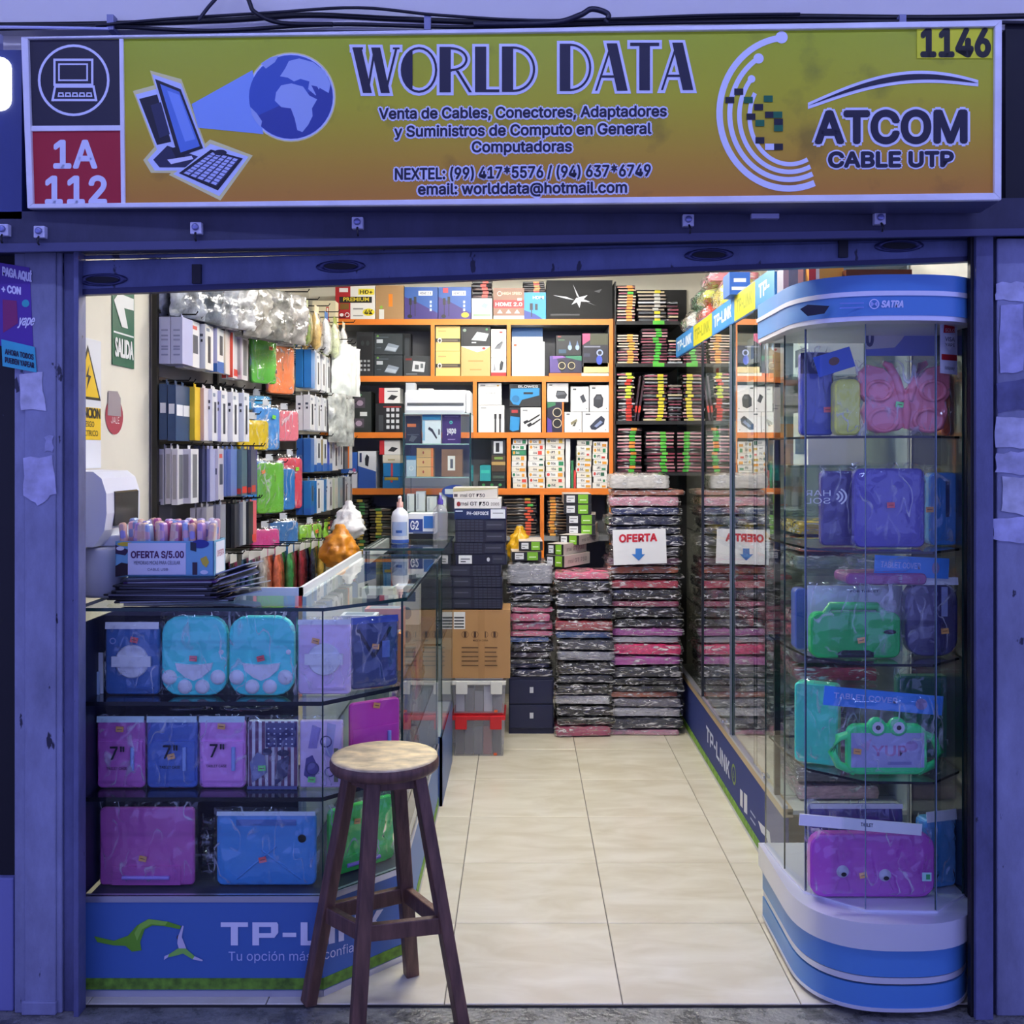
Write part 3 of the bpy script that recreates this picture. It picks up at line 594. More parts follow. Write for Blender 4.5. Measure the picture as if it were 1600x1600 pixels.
torn([(1566, 745), (1604, 746), (1604, 806), (1566, 800)], '#c6c7d6', 2.851, 'greenish torn paper block on right pillar')
torn([(1550, 812), (1604, 808), (1604, 850), (1552, 842)], '#b9bbdc', 2.850, 'crumpled tape strip lowest on right pillar')
torn([(1556, 598), (1602, 590), (1604, 640), (1560, 645)], '#5c5f86', 2.8525, 'dark stained paper remnant on right pillar')
# ------------------------------------------------------------------ wooden stool
wood_d = mat('#6a4c3e', .45, var=.4, vscale=9, stretch=(6, 6, .8), bump=.15, bscale=40)
st = empty('wooden_stool', (-.379, 2.883, 0), 0, 'tall dark wooden stool with a worn round seat on the threshold', 'stool')
feet = [(-.217, .024), (.055, .184), (.219, -.068), (-.056, -.136)]
def beam_mesh(p, q, w, t, m, up):
    p, q = Vector(p), Vector(q); d = (q - p).normalized(); a = Vector(up); a = (a - d * a.dot(d)).normalized(); b = d.cross(a)
    c = lambda s_, u, v: tuple(s_ + a * (u * w / 2) + b * (v * t / 2))
    return MB().hexa([c(p, -1, -1), c(p, 1, -1), c(p, 1, 1), c(p, -1, 1), c(q, -1, -1), c(q, 1, -1), c(q, 1, 1), c(q, -1, 1)], m)
for x, y in feet:
    bev(beam_mesh((x, y, -.008 if y < .02 else 0), (x * .43, y * .43, .668), .040, .034, wood_d, (x + y, y - x, 0)).build('leg', st), .004)
for k in range(4):
    (x0, y0), (x1, y1) = feet[k], feet[(k + 1) % 4]; s_ = 1 - .57 * (.258 / .668)
    bev(beam_mesh((x0 * s_, y0 * s_, .258), (x1 * s_, y1 * s_, .258), .045, .022, wood_d, (0, 0, 1)).build('stretcher', st), .003)
for k in range(4):
    (x0, y0), (x1, y1) = feet[k], feet[(k + 1) % 4]
    bev(beam_mesh((x0 * .44, y0 * .44, .645), (x1 * .44, y1 * .44, .645), .045, .02, wood_d, (0, 0, 1)).build('apron', st), .003)
MB().lathe([(.001, .668), (.146, .668), (.151, .675), (.151, .692), (.147, .699)], wood_d, 40).build('seat_rim', st)
seat_m = mat('#e0cc9c', .55, var=.35, vscale=18, stretch=(1, 1.8, 1), bump=.3, bscale=30)
MB().lathe([(.147, .6985), (.146, .7035), (.13, .7045), (.001, .7045)], seat_m, 40).build('seat', st)['label'] = 'worn pale wood seat top'

# ------------------------------------------------------------------ L-shaped glass counter
alu = mat('#c9ccd8', .3, .7); blue_p = mat('#4a74b4', .45); grass_m = mat('#6b9a2c', .6, var=.5, vscale=40); dark_l = mat('#15181f', .5)
CP = [(-1.255, 2.945), (-.562, 2.945), (-.358, 3.153), (-.358, 4.49), (-.69, 4.49), (-.69, 3.275), (-1.255, 3.275)]
gc = empty('glass_counter', (-.9, 3.1, 0), 0, 'L-shaped glass display counter with blue printed base beside the left pillar', 'counter')
def cpart(mb, name, root): return local(mb, root).build(name, root)
def inset(poly, e):                    # shrink a counter-clockwise outline
    n = len(poly); o = []
    for k in range(n):
        p0, p1, p2 = Vector(poly[k - 1]), Vector(poly[k]), Vector(poly[(k + 1) % n]); a = (p1 - p0).normalized(); b = (p2 - p1).normalized()
        na, nb = Vector((-a.y, a.x)), Vector((-b.y, b.x)); m = na + nb; m *= 1 / max(.3, m.dot(na)) ; o.append(tuple(p1 + m * e))
    return o
def pane_between(p, q, z0, z1, th=.006, edge=GEDGE, gl=GLASS):      # upright pane whose outer face runs from p to q
    p, q = Vector(p), Vector(q); d = (q - p).normalized(); nrm = Vector((-d.y, d.x)) * th
    A = [(p.x, p.y, z0), (q.x, q.y, z0), (q.x + nrm.x, q.y + nrm.y, z0), (p.x + nrm.x, p.y + nrm.y, z0)]; B = [(x, y, z1) for x, y, z in A]
    mb = MB(); mb.add(A + B, [(0, 1, 5, 4), (2, 3, 7, 6)], gl); mb.add(A + B, [(0, 3, 2, 1), (4, 5, 6, 7), (1, 2, 6, 5), (3, 0, 4, 7)], edge); return mb
def strip_between(p, q, z0, z1, th, m, out=0.0):
    p, q = Vector(p), Vector(q); d = (q - p).normalized(); nn = Vector((-d.y, d.x)); p = p - nn * out; q = q - nn * out; nrm = nn * th
    return MB().hexa([(p.x, p.y, z0), (q.x, q.y, z0), (q.x + nrm.x, q.y + nrm.y, z0), (p.x + nrm.x, p.y + nrm.y, z0), (p.x, p.y, z1), (q.x, q.y, z1), (q.x + nrm.x, q.y + nrm.y, z1), (p.x + nrm.x, p.y + nrm.y, z1)], m)
seg3 = [(CP[0], CP[1]), (CP[1], CP[2]), (CP[2], CP[3])]
for k, (p, q) in enumerate(seg3):
    o = cpart(strip_between(p, q, .018, .272, .015, blue_p), 'base_panel', gc)
    g = local(strip_between(p, q, .020, .052, .003, grass_m, .002), gc).build('grass_print', o); g['label'] = 'printed strip of green grass'
    cpart(strip_between(p, q, 0, .018, .02, alu, .003), 'skirting', gc); cpart(strip_between(p, q, .268, .285, .02, alu, .003), 'rail', gc)
    cpart(pane_between(p, q, .285, 1.095), 'glass_pane', gc)
for p, q in ((CP[3], CP[4]), (CP[4], CP[5]), (CP[5], CP[6])): cpart(strip_between(p, q, 0, .55, .012, mat('#d5d8dc', .5)), 'back_panel', gc)
cpart(strip_between(CP[4], CP[5], .55, 1.09, .012, mat('#e6e8ea', .4)), 'back_panel', gc)
cpart(MB().box(-1.25, -.70, 3.255, 3.262, .285, 1.06, mat('#20243c', .5)), 'inner_back', gc)
cpart(MB().box(-1.249, -1.243, 2.955, 3.255, .285, 1.06, mat('#20243c', .5)), 'inner_side', gc)
IN = inset(CP, .012); SH_DK = mat('#23304a', .15, spec=.8)
cpart(MB().prism(inset(CP, .018), .268, .276, mat('#3a3f52', .5)), 'cabinet_floor', gc)
shelf_glass = clear_mat('shelf_glass', (.86, .91, .90), 1.5, 1.2)
for z in (.834, .561): cpart(MB().prism(IN, z - .012, z, shelf_glass, mat('#12161f', .3)), 'glass_shelf', gc)
TOPP = inset(CP, -.012)
cpart(MB().prism(TOPP, 1.095, 1.105, GLASS, GEDGE), 'glass_top', gc)
cpart(strip_between((-.690, 4.49), (-.690, 3.275), 1.06, 1.118, .012, mat('#f4f6f8', .3), .012), 'top_rail', gc); cpart(strip_between((-.690, 3.275), (-1.255, 3.275), 1.06, 1.118, .012, mat('#f4f6f8', .3), .012), 'top_rail', gc)
for x, y in (CP[2], CP[3]): cpart(MB().box(x - .007, x - .001, y + .001, y + .007, .28, 1.095, GEDGE), 'corner_post', gc)
cpart(MB().box(-1.254, -1.247, 2.946, 2.953, .28, 1.095, dark_l), 'corner_post', gc)
# print on the base
def P3(px, py): return RP(px, py, (0, 2.9435, 0), NEG_Y)
wl = mat('#f2f4ff', .5)
m2 = MB()
m2.block('TP-L', W(345, 1477, 2.943), W(506, 1477, 2.943), 36 * 2.943 / F, NEG_Y, wl) 
o = cpart(m2, 'lettering', gc); o['label'] = 'pale logo letters TP-LINK on the blue base'
m2 = MB(); d_ = (Vector(CP[2]) - Vector(CP[1])).normalized(); nA = Vector((d_.y, -d_.x, 0)); A3 = Vector((*CP[1], 0))
def PA(px, py, off=.0015): return RP(px, py, A3, nA) + nA * off
m2.block('INK', PA(513, 1475), PA(600, 1454), .066, nA, wl); o = cpart(m2, 'lettering', gc)
m2 = MB(); ptext(m2, 'Tu opci\u00f3n m\u00e1s', 357, 487, 1501, 14, '#cfd8f6', 2.9425, 0); cpart(m2, 'slogan', gc)
m2 = MB(); m2.fit('confiable', PA(506, 1499), PA(575, 1480), .026, nA, wl, 0, up=(0, 0, 1)); cpart(m2, 'slogan', gc)
# running figure with a green cloth (flat print)
m2 = MB()
def fpoly(mb, pts, c, d=2.9425): return mb.poly([tuple(W(x, y, d)) for x, y in pts][::-1], mat(c, .5))
fpoly(m2, [(147, 1463), (178, 1470), (200, 1462), (214, 1446), (232, 1436), (262, 1440), (283, 1447), (281, 1452), (256, 1447), (238, 1446), (226, 1452), (219, 1472), (221, 1485), (206, 1487), (196, 1478), (176, 1477), (152, 1472)], '#6fae2c')
fpoly(m2, [(232, 1436), (262, 1440), (258, 1446), (236, 1444), (222, 1452), (214, 1470), (210, 1458), (218, 1444)], '#93cf4a', 2.9422)
fpoly(m2, [(278, 1464), (285, 1446), (287, 1447), (284, 1464), (288, 1474), (291, 1482), (280, 1484), (277, 1474)], '#dcd6e6', 2.9420)
m2.poly([tuple(W(280 + 4 * math.cos(a), 1465 + 4.5 * math.sin(a), 2.9421)) for a in [k * .63 for k in range(10)]], mat('#4a3040', .5))
fpoly(m2, [(278, 1482), (290, 1482), (304, 1494), (301, 1499), (286, 1490), (272, 1494), (262, 1496), (264, 1491)], '#8fcf5a', 2.9418); fpoly(m2, [(264, 1491), (262, 1496), (256, 1500), (257, 1494)], '#dcd6e6', 2.9417); fpoly(m2, [(304, 1494), (301, 1499), (316, 1502), (317, 1500)], '#dcd6e6', 2.9417)
o = cpart(m2, 'figure_print', gc); o['label'] = 'printed runner trailing a green cloth'

# second counter behind
C2 = [(-.344, 4.53), (-.344, 5.2), (-.68, 5.2), (-.68, 4.53)][::-1]; C2 = [(-.68, 4.53), (-.344, 4.53), (-.344, 5.2), (-.68, 5.2)]
g2 = empty('rear_counter', (-.5, 4.9, 0), 0, 'shorter glass counter behind the L-shaped one, holding sanitizer bottles', 'counter')
for k in range(4):
    p, q = C2[k], C2[(k + 1) % 4]
    cpart(strip_between(p, q, 0, .3, .012, mat('#4f6ea8', .4)), 'base_panel', g2); cpart(pane_between(p, q, .3, 1.118), 'glass_pane', g2)
cpart(MB().prism(inset(C2, .008), .7, .708, shelf_glass, GEDGE), 'glass_shelf', g2); cpart(MB().prism(inset(C2, .012), .29, .3, mat('#b9c0cc', .5)), 'cabinet_floor', g2)
cpart(MB().prism(inset(C2, -.008), 1.118, 1.128, GLASS, GEDGE), 'glass_top', g2)
cpart(MB().box(-.69, -.66, 4.53, 5.2, 1.06, 1.117, mat('#f0f2f4', .4)), 'top_rail', g2)

# ------------------------------------------------------------------ rounded display column at the right of the doorway
dc = empty('display_column', (1.05, 3.1, 0), 0, 'rounded glass display column with blue and silver base, right of the doorway', 'display case')
def outline(g=0.0, n=28):
    a, b, c = .262 + g, .275 + g, (1.045, 3.1); o = []
    for k in range(n + 1):
        t = math.pi + math.pi * k / n; x, y = math.cos(t), math.sin(t); e = 2 / 2.6
        o.append((c[0] + a * math.copysign(abs(x) ** e, x), c[1] + b * math.copysign(abs(y) ** e, y)))
    return o + [(c[0] + a, 3.42), (c[0] - a, 3.42)]
bl = mat('#5590d0', .35); silver = mat('#e6e8f0', .35, .35)
for nm, z0, z1, g, m in (('foot', -.0, .012, -.03, dark_l), ('base_trim', .012, .022, -.012, silver), ('base_band', .022, .082, -.014, bl), ('groove', .082, .087, -.022, dark_l), ('base_trim', .087, .104, -.016, silver), ('groove', .104, .107, -.022, dark_l), ('base_band', .107, .185, -.014, bl), ('base_rim', .185, .258, 0, silver),
                         ('crown_trim', 1.905, 1.918, 0, silver), ('crown_band', 1.918, 1.972, .002, bl), ('crown_trim', 1.972, 1.985, .006, silver), ('crown_band', 1.985, 2.03, .002, bl)):
    mb = MB(); pl = outline(g); vs0 = [(x, y, z0) for x, y in pl]; vs1 = [(x, y, z1) for x, y in pl]; n = len(pl)
    mb.add(vs0 + vs1, [tuple(range(n - 1, -1, -1)), tuple(range(n, 2 * n))], m if nm != 'base_rim' else mat('#dfe2f2', .3, .3)); mb.add(vs0 + vs1, [(i, (i + 1) % n, n + (i + 1) % n, n + i) for i in range(n)], m, None, False)
    o = cpart(mb, nm, dc)
    for p in o.data.polygons[2:]: p.use_smooth = len(p.vertices) == 4
GP = [(.809, 3.19), (.83, 3.03), (.966, 2.908), (1.162, 2.90), (1.285, 3.01), (1.285, 3.40), (.80, 3.40)]
cpart(MB().prism(inset(GP, -.004), .256, .264, mat('#e4e6f2', .35, .2)), 'plinth_plate', dc)
for k in (6, 0, 1, 2, 3, 4): cpart(pane_between(GP[k], GP[(k + 1) % 7], .262, 1.906, .005), 'glass_pane', dc)
cpart(strip_between(GP[5], GP[6], .262, 1.906, .004, mat('#aeb6b8', .6)), 'mirror_back', dc) if 0 else cpart(pane_between(GP[5], GP[6], .262, 1.906, .005), 'glass_pane', dc)
for k in (1, 2, 3): cpart(MB().tube([(GP[k][0], GP[k][1], .262), (GP[k][0], GP[k][1], 1.906)], .0014, mat('#7f93a8', .2), 6), 'glass_joint', dc)
cpart(MB().box(1.285, 1.30, 2.99, 3.40, .262, 1.906, mat('#16161c', .4)), 'rear_post', dc)
for z in (1.592, 1.267, .95, .62): cpart(MB().prism(inset(GP, .01), z - .007, z, shelf_glass, mat('#10181c', .2)), 'glass_shelf', dc)
m2 = MB(); ptext(m2, 'SATRA', 1377, 1411, 480, 10, '#dfe4ff', 2.822, .7, 480, .2)
m2.v = [(x, y, z) for x, y, z in m2.v]; A_ = [k * math.tau / 16 for k in range(16)]
m2.add([tuple(W(1366 + r * math.cos(a), 475 + r * math.sin(a), 2.822)) for r in (8, 6.5) for a in A_], [(k, (k + 1) % 16, 16 + (k + 1) % 16, 16 + k) for k in range(16)], mat('#dfe4ff', .5))
for dx in (-1, 1): fpoly(m2, [(1366, 475), (1366 + 5 * dx, 470), (1366 + 5 * dx, 480)], '#aab8ee', 2.822)
for y0 in (473, 480): fpoly(m2, [(1312, y0), (1350, y0 - .5), (1350, y0 + 1.5), (1312, y0 + 2)], '#7d92d8', 2.824)
o = cpart(m2, 'crown_lettering', dc); o['label'] = 'round emblem and the name SATRA on the crown'
m2 = MB(); fpoly(m2, [(1250, 483), (1262, 476), (1296, 478), (1288, 490), (1262, 494)], '#14142a', 2.86); cpart(m2, 'crown_print', dc)
m2 = MB(); fpoly(m2, [(1452, 480), (1490, 466), (1492, 470), (1470, 484)], '#1c2350', 2.868); cpart(m2, 'crown_print', dc)

# ------------------------------------------------------------------ long glass cabinet along the right wall
CXF, Y0c, Y1c = .92, 3.62, 6.14
rc = empty('wall_cabinet', (1.1, 4.9, 0), 0, 'long tall glass wall cabinet with blue printed base and yellow-blue header', 'display case')
NX = Vector((-1, 0, 0))
def PC(px, py, off=.0015): return RP(px, py, (CXF, 0, 0), NX) + NX * off
cpart(MB().box(CXF, CXF + .015, Y0c, Y1c, .015, .27, mat('#2c3a7a', .6, spec=.2)), 'base_panel', rc)
cpart(MB().box(CXF - .002, CXF, Y0c, Y1c, .012, .045, grass_m), 'grass_print', rc); cpart(MB().box(CXF - .004, CXF + .02, Y0c, Y1c, 0, .012, alu), 'skirting', rc)
cpart(MB().box(CXF - .004, CXF + .03, Y0c, Y1c, .27, .30, mat('#b9a27c', .4)), 'sill', rc); cpart(MB().box(CXF - .006, CXF + .012, Y0c, Y1c, .30, .312, alu), 'rail', rc)
cpart(MB().box(CXF, XR - .005, Y0c, Y0c + .012, 0, 2.2, mat('#3b3f48', .5)), 'end_panel', rc) if 0 else None
cpart(pane_between((XR - .005, Y0c), (CXF, Y0c), .31, 2.1) if 0 else pane_between((CXF, 3.735), (XR - .005, 3.735), .31, 2.1), 'glass_end', rc)
cpart(MB().box(XR - .012, XR - .004, Y0c, Y1c, .02, 2.2, mat('#a9b2b0', .5)), 'back_panel', rc); cpart(MB().box(CXF + .01, XR - .01, Y0c, Y1c, .28, .295, mat('#c9ccc8', .5)), 'cabinet_floor', rc)
ys = [3.74, 4.1, 4.54, 5.25, Y1c]
for k in range(4): cpart(pane_between((CXF + .006 * (k % 2), ys[k + 1]), (CXF + .006 * (k % 2), ys[k] - .02 * (k > 0)), .31, 2.105, .005, gl=MIRRORY), 'sliding_pane', rc)
for y, e_, c_ in ((3.742, .009, '#15171a'), (4.54, .003, '#8a9298'), (5.25, .007, '#2a2d30')): cpart(MB().box(CXF - .006, CXF + .014, y - e_, y + e_, .31, 2.105, mat(c_, .3, .4)), 'upright', rc)
for z in (.72, 1.12, 1.5, 1.82): cpart(MB().box(CXF + .03, XR - .012, Y0c + .02, Y1c - .02, z - .008, z, shelf_glass), 'glass_shelf', rc)
for y in (3.9, 4.7): cpart(MB().box(CXF - .012, CXF - .002, y - .02, y + .02, .325, .335, mat('#dfe3e6', .25, .8)), 'door_lock', rc)
cpart(MB().box(CXF, XR - .005, Y0c, Y1c, 2.2, 2.215, mat('#c9ccd0', .4)), 'cabinet_top', rc)
cpart(MB().box(CXF, CXF + .012, 3.75, Y1c, 2.105, 2.222, mat('#2f79c4', .4)), 'header', rc)
hb = [6.14, 5.52, 4.98, 4.46, 4.06, 3.75]
for k in range(5):
    c = ('#2f86cc', '#c9c21e')[k % 2]; m2 = MB(); m2.add([(CXF - .002, hb[k], 2.109), (CXF - .002, hb[k + 1] + .004, 2.109), (CXF - .002, hb[k + 1] + .004, 2.218), (CXF - .002, hb[k], 2.218)], [(0, 1, 2, 3)], mat(c, .4))
    if k < 4: m2.block('TP-LINK', (CXF - .002, hb[k] - .05, 2.138), (CXF - .002, hb[k + 1] + .06, 2.138), .055, NX, mat('#eef4fa' if k % 2 == 0 else '#8f9a2a', .5))
    else: m2.block('TP-', (CXF - .002, hb[k] - .06, 2.138), (CXF - .002, hb[k + 1] + .08, 2.138), .055, NX, mat('#eef4fa', .5))
    cpart(m2, 'header_print', rc)['label'] = 'header strip printed with TP-LINK'
m2 = MB(); m2.block('TP-LINK', PC(1104, 1156), PC(1141, 1218), .075, NX, mat('#d5dcf4', .5)); cpart(m2, 'lettering', rc)['label'] = 'pale TP-LINK letters on the cabinet base'
m2 = MB(); cc = PC(1147, 1210)
m2.add([tuple(cc + Vector((0, r * math.cos(a), r * math.sin(a)))) for r in (.045, .033) for a in A_], [(k, (k + 1) % 16, 16 + (k + 1) % 16, 16 + k) for k in range(16)], mat('#7d9a3c', .5)); m2.fit('6', cc + Vector((0, .012, -.015)), cc + Vector((0, -.012, -.015)), .03, NX, mat('#7d9a3c', .5), 0, up=(0, 0, 1)); cpart(m2, 'round_mark', rc)
m2 = MB(); m2.poly([tuple(PC(*p)) for p in ((1185, 1282), (1203, 1300), (1207, 1335), (1203, 1330), (1199, 1310), (1190, 1300))], mat('#d5d8e2', .5)); cpart(m2, 'product_print', rc)
m2 = MB()
for p in ((1157, 1232, 1161, 1258), (1163, 1238, 1168, 1268)): m2.poly([tuple(PC(*q)) for q in ((p[0], p[1]), (p[2], p[1] + 5), (p[2], p[3] + 5), (p[0], p[3]))], mat('#d5d8e2', .5))
cpart(m2, 'product_print', rc)
for y0 in (1265, 1276, 1315, 1326):
    m2 = MB(); x = 1173 if y0 < 1300 else 1209; m2.poly([tuple(PC(*q)) for q in ((x, y0), (x + 8, y0 + 12), (x + 8, y0 + 15), (x, y0 + 3))], mat('#aab2d4', .5)); cpart(m2, 'caption_print', rc)
# ------------------------------------------------------------------ orange shelving at the back
DS = 6.30; KS = DS / F
def SX(px): return (px - CX) * KS
def SZ(py): return EYE - (py - CY) * KS
orange = mat('#e67e22', .45); sv_grey = mat('#9fa1a2', .6)
os_ = empty('orange_shelving', (-.3, 6.45, 0), 0, 'orange edged shelving unit across the back wall full of boxed goods', 'shelving')
YBK = YB - .015
def board(px0, px1, py, name='shelf_board', th=9):
    z1 = SZ(py - th / 2); z0 = SZ(py + th / 2)
    o = cpart(MB().box(SX(px0), SX(px1), DS + .004, YBK, z0, z1, mat('#8d8f90', .6)), name, os_)
    local(MB().box(SX(px0), SX(px1), DS, DS + .004, z0, z1, orange), os_).build('orange_edge', o); return z1
def upright(px, py0, py1, th=6):
    o = cpart(MB().box(SX(px - th / 2), SX(px + th / 2), DS + .006, YBK, SZ(py1), SZ(py0), mat('#a9aaa6', .6)), 'upright', os_)
    local(MB().box(SX(px - th / 2), SX(px + th / 2), DS + .001, DS + .006, SZ(py1), SZ(py0), orange), os_).build('orange_edge', o)
ZT = board(500, 958, 503); Z1 = board(500, 952, 592); Z2 = board(500, 952, 680); Z3 = board(500, 952, 768, th=10)
for px, a, b in ((955, 498, 1000), (676, 507, 588), (795, 507, 588), (742, 596, 676), (850, 596, 676), (795, 684, 764), (847, 773, 1000), (640, 773, 1000)): upright(px, a, b)
cpart(MB().box(SX(500), SX(952), YBK, YBK + .008, 0, SZ(498), sv_grey), 'back_panel', os_)
Z4 = cpart(MB().box(SX(500), SX(952), DS, YBK, SZ(905), SZ(898), mat('#8d8f90', .6)), 'shelf_board', os_) and SZ(898)
Z5 = SZ(838); cpart(MB().box(SX(643), SX(844), DS, YBK, SZ(845), Z5, mat('#8d8f90', .6)), 'shelf_board', os_); cpart(MB().box(SX(850), SX(952), DS, YBK, SZ(845), Z5, mat('#8d8f90', .6)), 'shelf_board', os_)

def carton(name, label, cat, px0, py0, px1, zb, col, dec=(), d=DS + .03, depth=.18, group=None, top=None, rough=.45, pyb=None):
    k = d / F; x0, x1 = (px0 - CX) * k, (px1 - CX) * k; w = x1 - x0
    if zb is None: zb = EYE - (pyb - CY) * k
    zb += .0006; h = (EYE - (py0 - CY) * k) - zb
    if h <= .004: h = .01
    mb = MB(); mb.box(-w / 2, w / 2, 0, depth, 0, h, mat(col, rough)); decals(mb, w, h, 0, dec)
    if top: mb.poly([(-w / 2, 0, h + .0005), (w / 2, 0, h + .0005), (w / 2, depth, h + .0005), (-w / 2, depth, h + .0005)], mat(top, rough))
    o = mb.build(name, None, ((x0 + x1) / 2, d, zb)); return tag(o, label, cat, group)
G_TOP = 'boxes along the top of the shelving'
cable_dec = lambda c: [('p', [(.15, .3), (.2, .28), (.24, .62), (.2, .66)], c), ('p', [(.3, .3), (.35, .28), (.38, .62), (.34, .66)], c)]
carton('cable_box', 'red and white video cable box marked 4K on the shelf top', 'box', 524, 447, 586, ZT, '#f2f0ea', [('r', 0, 0, .38, 1, '#b01a22'), ('r', .1, .5, .92, .68, '#141414'), ('t', 'HD', .6, .78, .86, .1, '#c8b400'), ('r', .58, .74, .98, .92, '#f4e23c'), ('t', 'HD+', .62, .77, .94, .11, '#18180c'), ('e', .84, .22, .15, .11, '#f0e02a'), ('t', '4K', .73, .16, .95, .13, '#141414'), ('r', .12, .3, .34, .48, '#7c5a1a'), ('r', .1, .82, .32, .94, '#f4f0f0'), ('e', .16, .14, .05, .05, '#f4e8e8'), ('a', .3, .14, .06, .02, '#f4e8e8'), ('r', .45, .3, .7, .34, '#9a9a96'), ('r', .45, .1, .7, .13, '#9a9a96'), ('t', 'PREMIUM', .2, .55, .85, .08, '#e8d23a')], group=G_TOP)
carton('cardboard_box', 'plain brown cardboard box with orange tag on shelf top', 'box', 587, 446, 631, ZT, '#a98458', [('r', .46, .38, .6, .75, '#f28c1e'), ('r', .12, .0, .3, .3, '#e6e6dc'), ('e', .2, .36, .05, .05, '#86b43c')], group=G_TOP)
for k, (a, b) in enumerate(((632, 684), (685, 736))):
    carton('cable_box', 'dark blue video cable box on shelf top, ' + ('beside the cardboard box' if k == 0 else 'with a red badge'), 'box', a, 448.5, b, ZT, '#2a58a4', [('p', [(0, 0), (1, 0), (1, .2), (.35, .55), (0, .7)], '#3a2c78'), ('r', .42, .74, .84, .88, '#f4f6fa'), ('t', 'HDMI 2.1', .46, .77, .8, .08, '#26406c'), ('p', [(.14, .45), (.22, .45), (.22, .66), (.14, .66)], '#1a1c22'), ('p', [(.28, .48), (.36, .48), (.36, .7), (.28, .7)], '#1a1c22'), ('r', .17, .1, .19, .5, '#15161c'), ('r', .31, .1, .33, .5, '#15161c'), ('e', .16, .1, .07, .06, '#101018'), ('r', .76, .5, .82, .58, '#cfdcf2'), ('r', .76, .38, .82, .46, '#cfdcf2'), ('r', .76, .26, .82, .34, '#cfdcf2')] + ([('r', .14, .82, .3, .97, '#cc3a48'), ('e', .82, .14, .12, .08, '#e8c83a')] if k else []), group=G_TOP)
carton('network_box', 'small white box with green stripe on shelf top', 'box', 737, 466, 769, ZT, '#eef0ee', [('r', .08, .14, .92, .26, '#8fce8c'), ('p', [(.2, .5), (.6, .42), (.8, .7), (.45, .78)], '#c3ccd4'), ('p', [(.45, .62), (.7, .5), (.8, .7), (.6, .78)], '#8fa4bc')], group=G_TOP)
carton('cable_box', 'brown and red HDMI 2.0 cable box on shelf top', 'box', 771, 450, 819, ZT, '#8a6450', [('r', 0, .36, 1, .62, '#a3262a'), ('t', 'HDMI 2.0', .06, .43, .94, .11, '#f4f0ea'), ('r', 0, 0, 1, .12, '#efeeea'), ('a', .2, .82, .08, .02, '#e8d8c8'), ('r', .78, .6, .92, .68, '#efe8e0'), ('p', [(.12, .2), (.3, .2), (.21, .32)], '#e8e4e0'), ('p', [(.4, .2), (.58, .2), (.49, .32)], '#e8e4e0'), ('p', [(.68, .2), (.86, .2), (.77, .32)], '#e8e4e0'), ('t', 'HIGH SPEED', .3, .78, .92, .07, '#d8c0a8')], group=G_TOP)
carton('cable_box', 'bright blue cable box left of the black splash box', 'box', 819, 457, 853, ZT, '#2a8fd2', [('p', [(0, 0), (.9, 0), (.5, .2), (0, .35)], '#283f90'), ('r', .26, .35, .4, .6, '#16181f'), ('r', .32, .1, .36, .4, '#16181f'), ('r', .5, .35, .62, .58, '#16181f'), ('t', 'HDMI', .4, .76, .9, .08, '#eaf4fc')], group=G_TOP)
spl = [('p', [(.1, .62), (.3, .58), (.42, .5), (.3, .53)], '#c8ccd2'), ('p', [(.4, .9), (.46, .6), (.5, .55), (.47, .66)], '#aeb2b8'), ('p', [(.45, .55), (.62, .62), (.56, .52), (.66, .45), (.52, .46), (.5, .3), (.46, .44), (.38, .38)], '#dadde2'), ('p', [(.6, .45), (.75, .35), (.66, .42)], '#8a8e94'), ('p', [(.72, .72), (.84, .78), (.8, .68)], '#3a3c40'), ('r', .06, .1, .5, .14, '#2c2d30')]
carton('motherboard_box', 'large glossy black box with white splash picture on shelf top', 'box', 854, 438, 957, ZT, '#0c0c0f', spl, depth=.22, group=G_TOP, rough=.7)
# row one
G1 = 'goods on the upper shelf row'
def phone_dec(): return [('r', .12, .1, .88, .9, '#15171a'), ('e', .35, .75, .1, .06, '#2f3438'), ('e', .65, .75, .1, .06, '#2f3438')] + [('r', .2 + .22 * i, .12 + .1 * j, .34 + .22 * i, .17 + .1 * j, '#a9adb0') for i in range(3) for j in range(3)]
carton('keypad_pack', 'black blister pack with keypad on the upper shelf row', 'package', 557, 519, 584, Z1, '#202326', phone_dec(), depth=.05, group=G1)
rd = [('p', [(.35, .2), (.75, .12), (.88, .42), (.5, .55)], '#8a96a4'), ('p', [(.38, .24), (.74, .16), (.8, .3), (.44, .4)], '#b4bfca'), ('r', .08, .55, .3, .72, '#c3cad0'), ('e', .12, .86, .04, .06, '#6fae3c'), ('r', .08, .8, .5, .84, '#58646c'), ('r', .08, .3, .24, .34, '#58646c')]
o = carton('adapter_box', 'dark grey adapter box, lower of two stacked on upper shelf', 'box', 585, 555, 629, Z1, '#2c3438', rd, group=G1)
carton('adapter_box', 'dark grey adapter box, upper of two stacked on upper shelf', 'box', 585, 521, 629, None, '#2c3438', rd, group=G1, pyb=554.2)
carton('adapter_box', 'thin black box leaning behind the grey adapter boxes', 'box', 630, 521, 642, Z1, '#181b1d', [('r', .2, .1, .8, .9, '#3a4044')], d=DS + .14, group=G1, depth=.1)
carton('drive_box', 'low dark grey box with chip picture on upper shelf', 'box', 631, 556, 673, Z1, '#33383a', [('p', [(.3, .25), (.75, .2), (.8, .7), (.35, .75)], '#d4d8da'), ('p', [(.4, .35), (.55, .33), (.56, .55), (.42, .57)], '#50565a'), ('r', .62, .4, .72, .62, '#60666a'), ('r', .06, .78, .3, .88, '#7c2a26'), ('r', .08, .08, .5, .14, '#70787a')], group=G1, depth=.1)
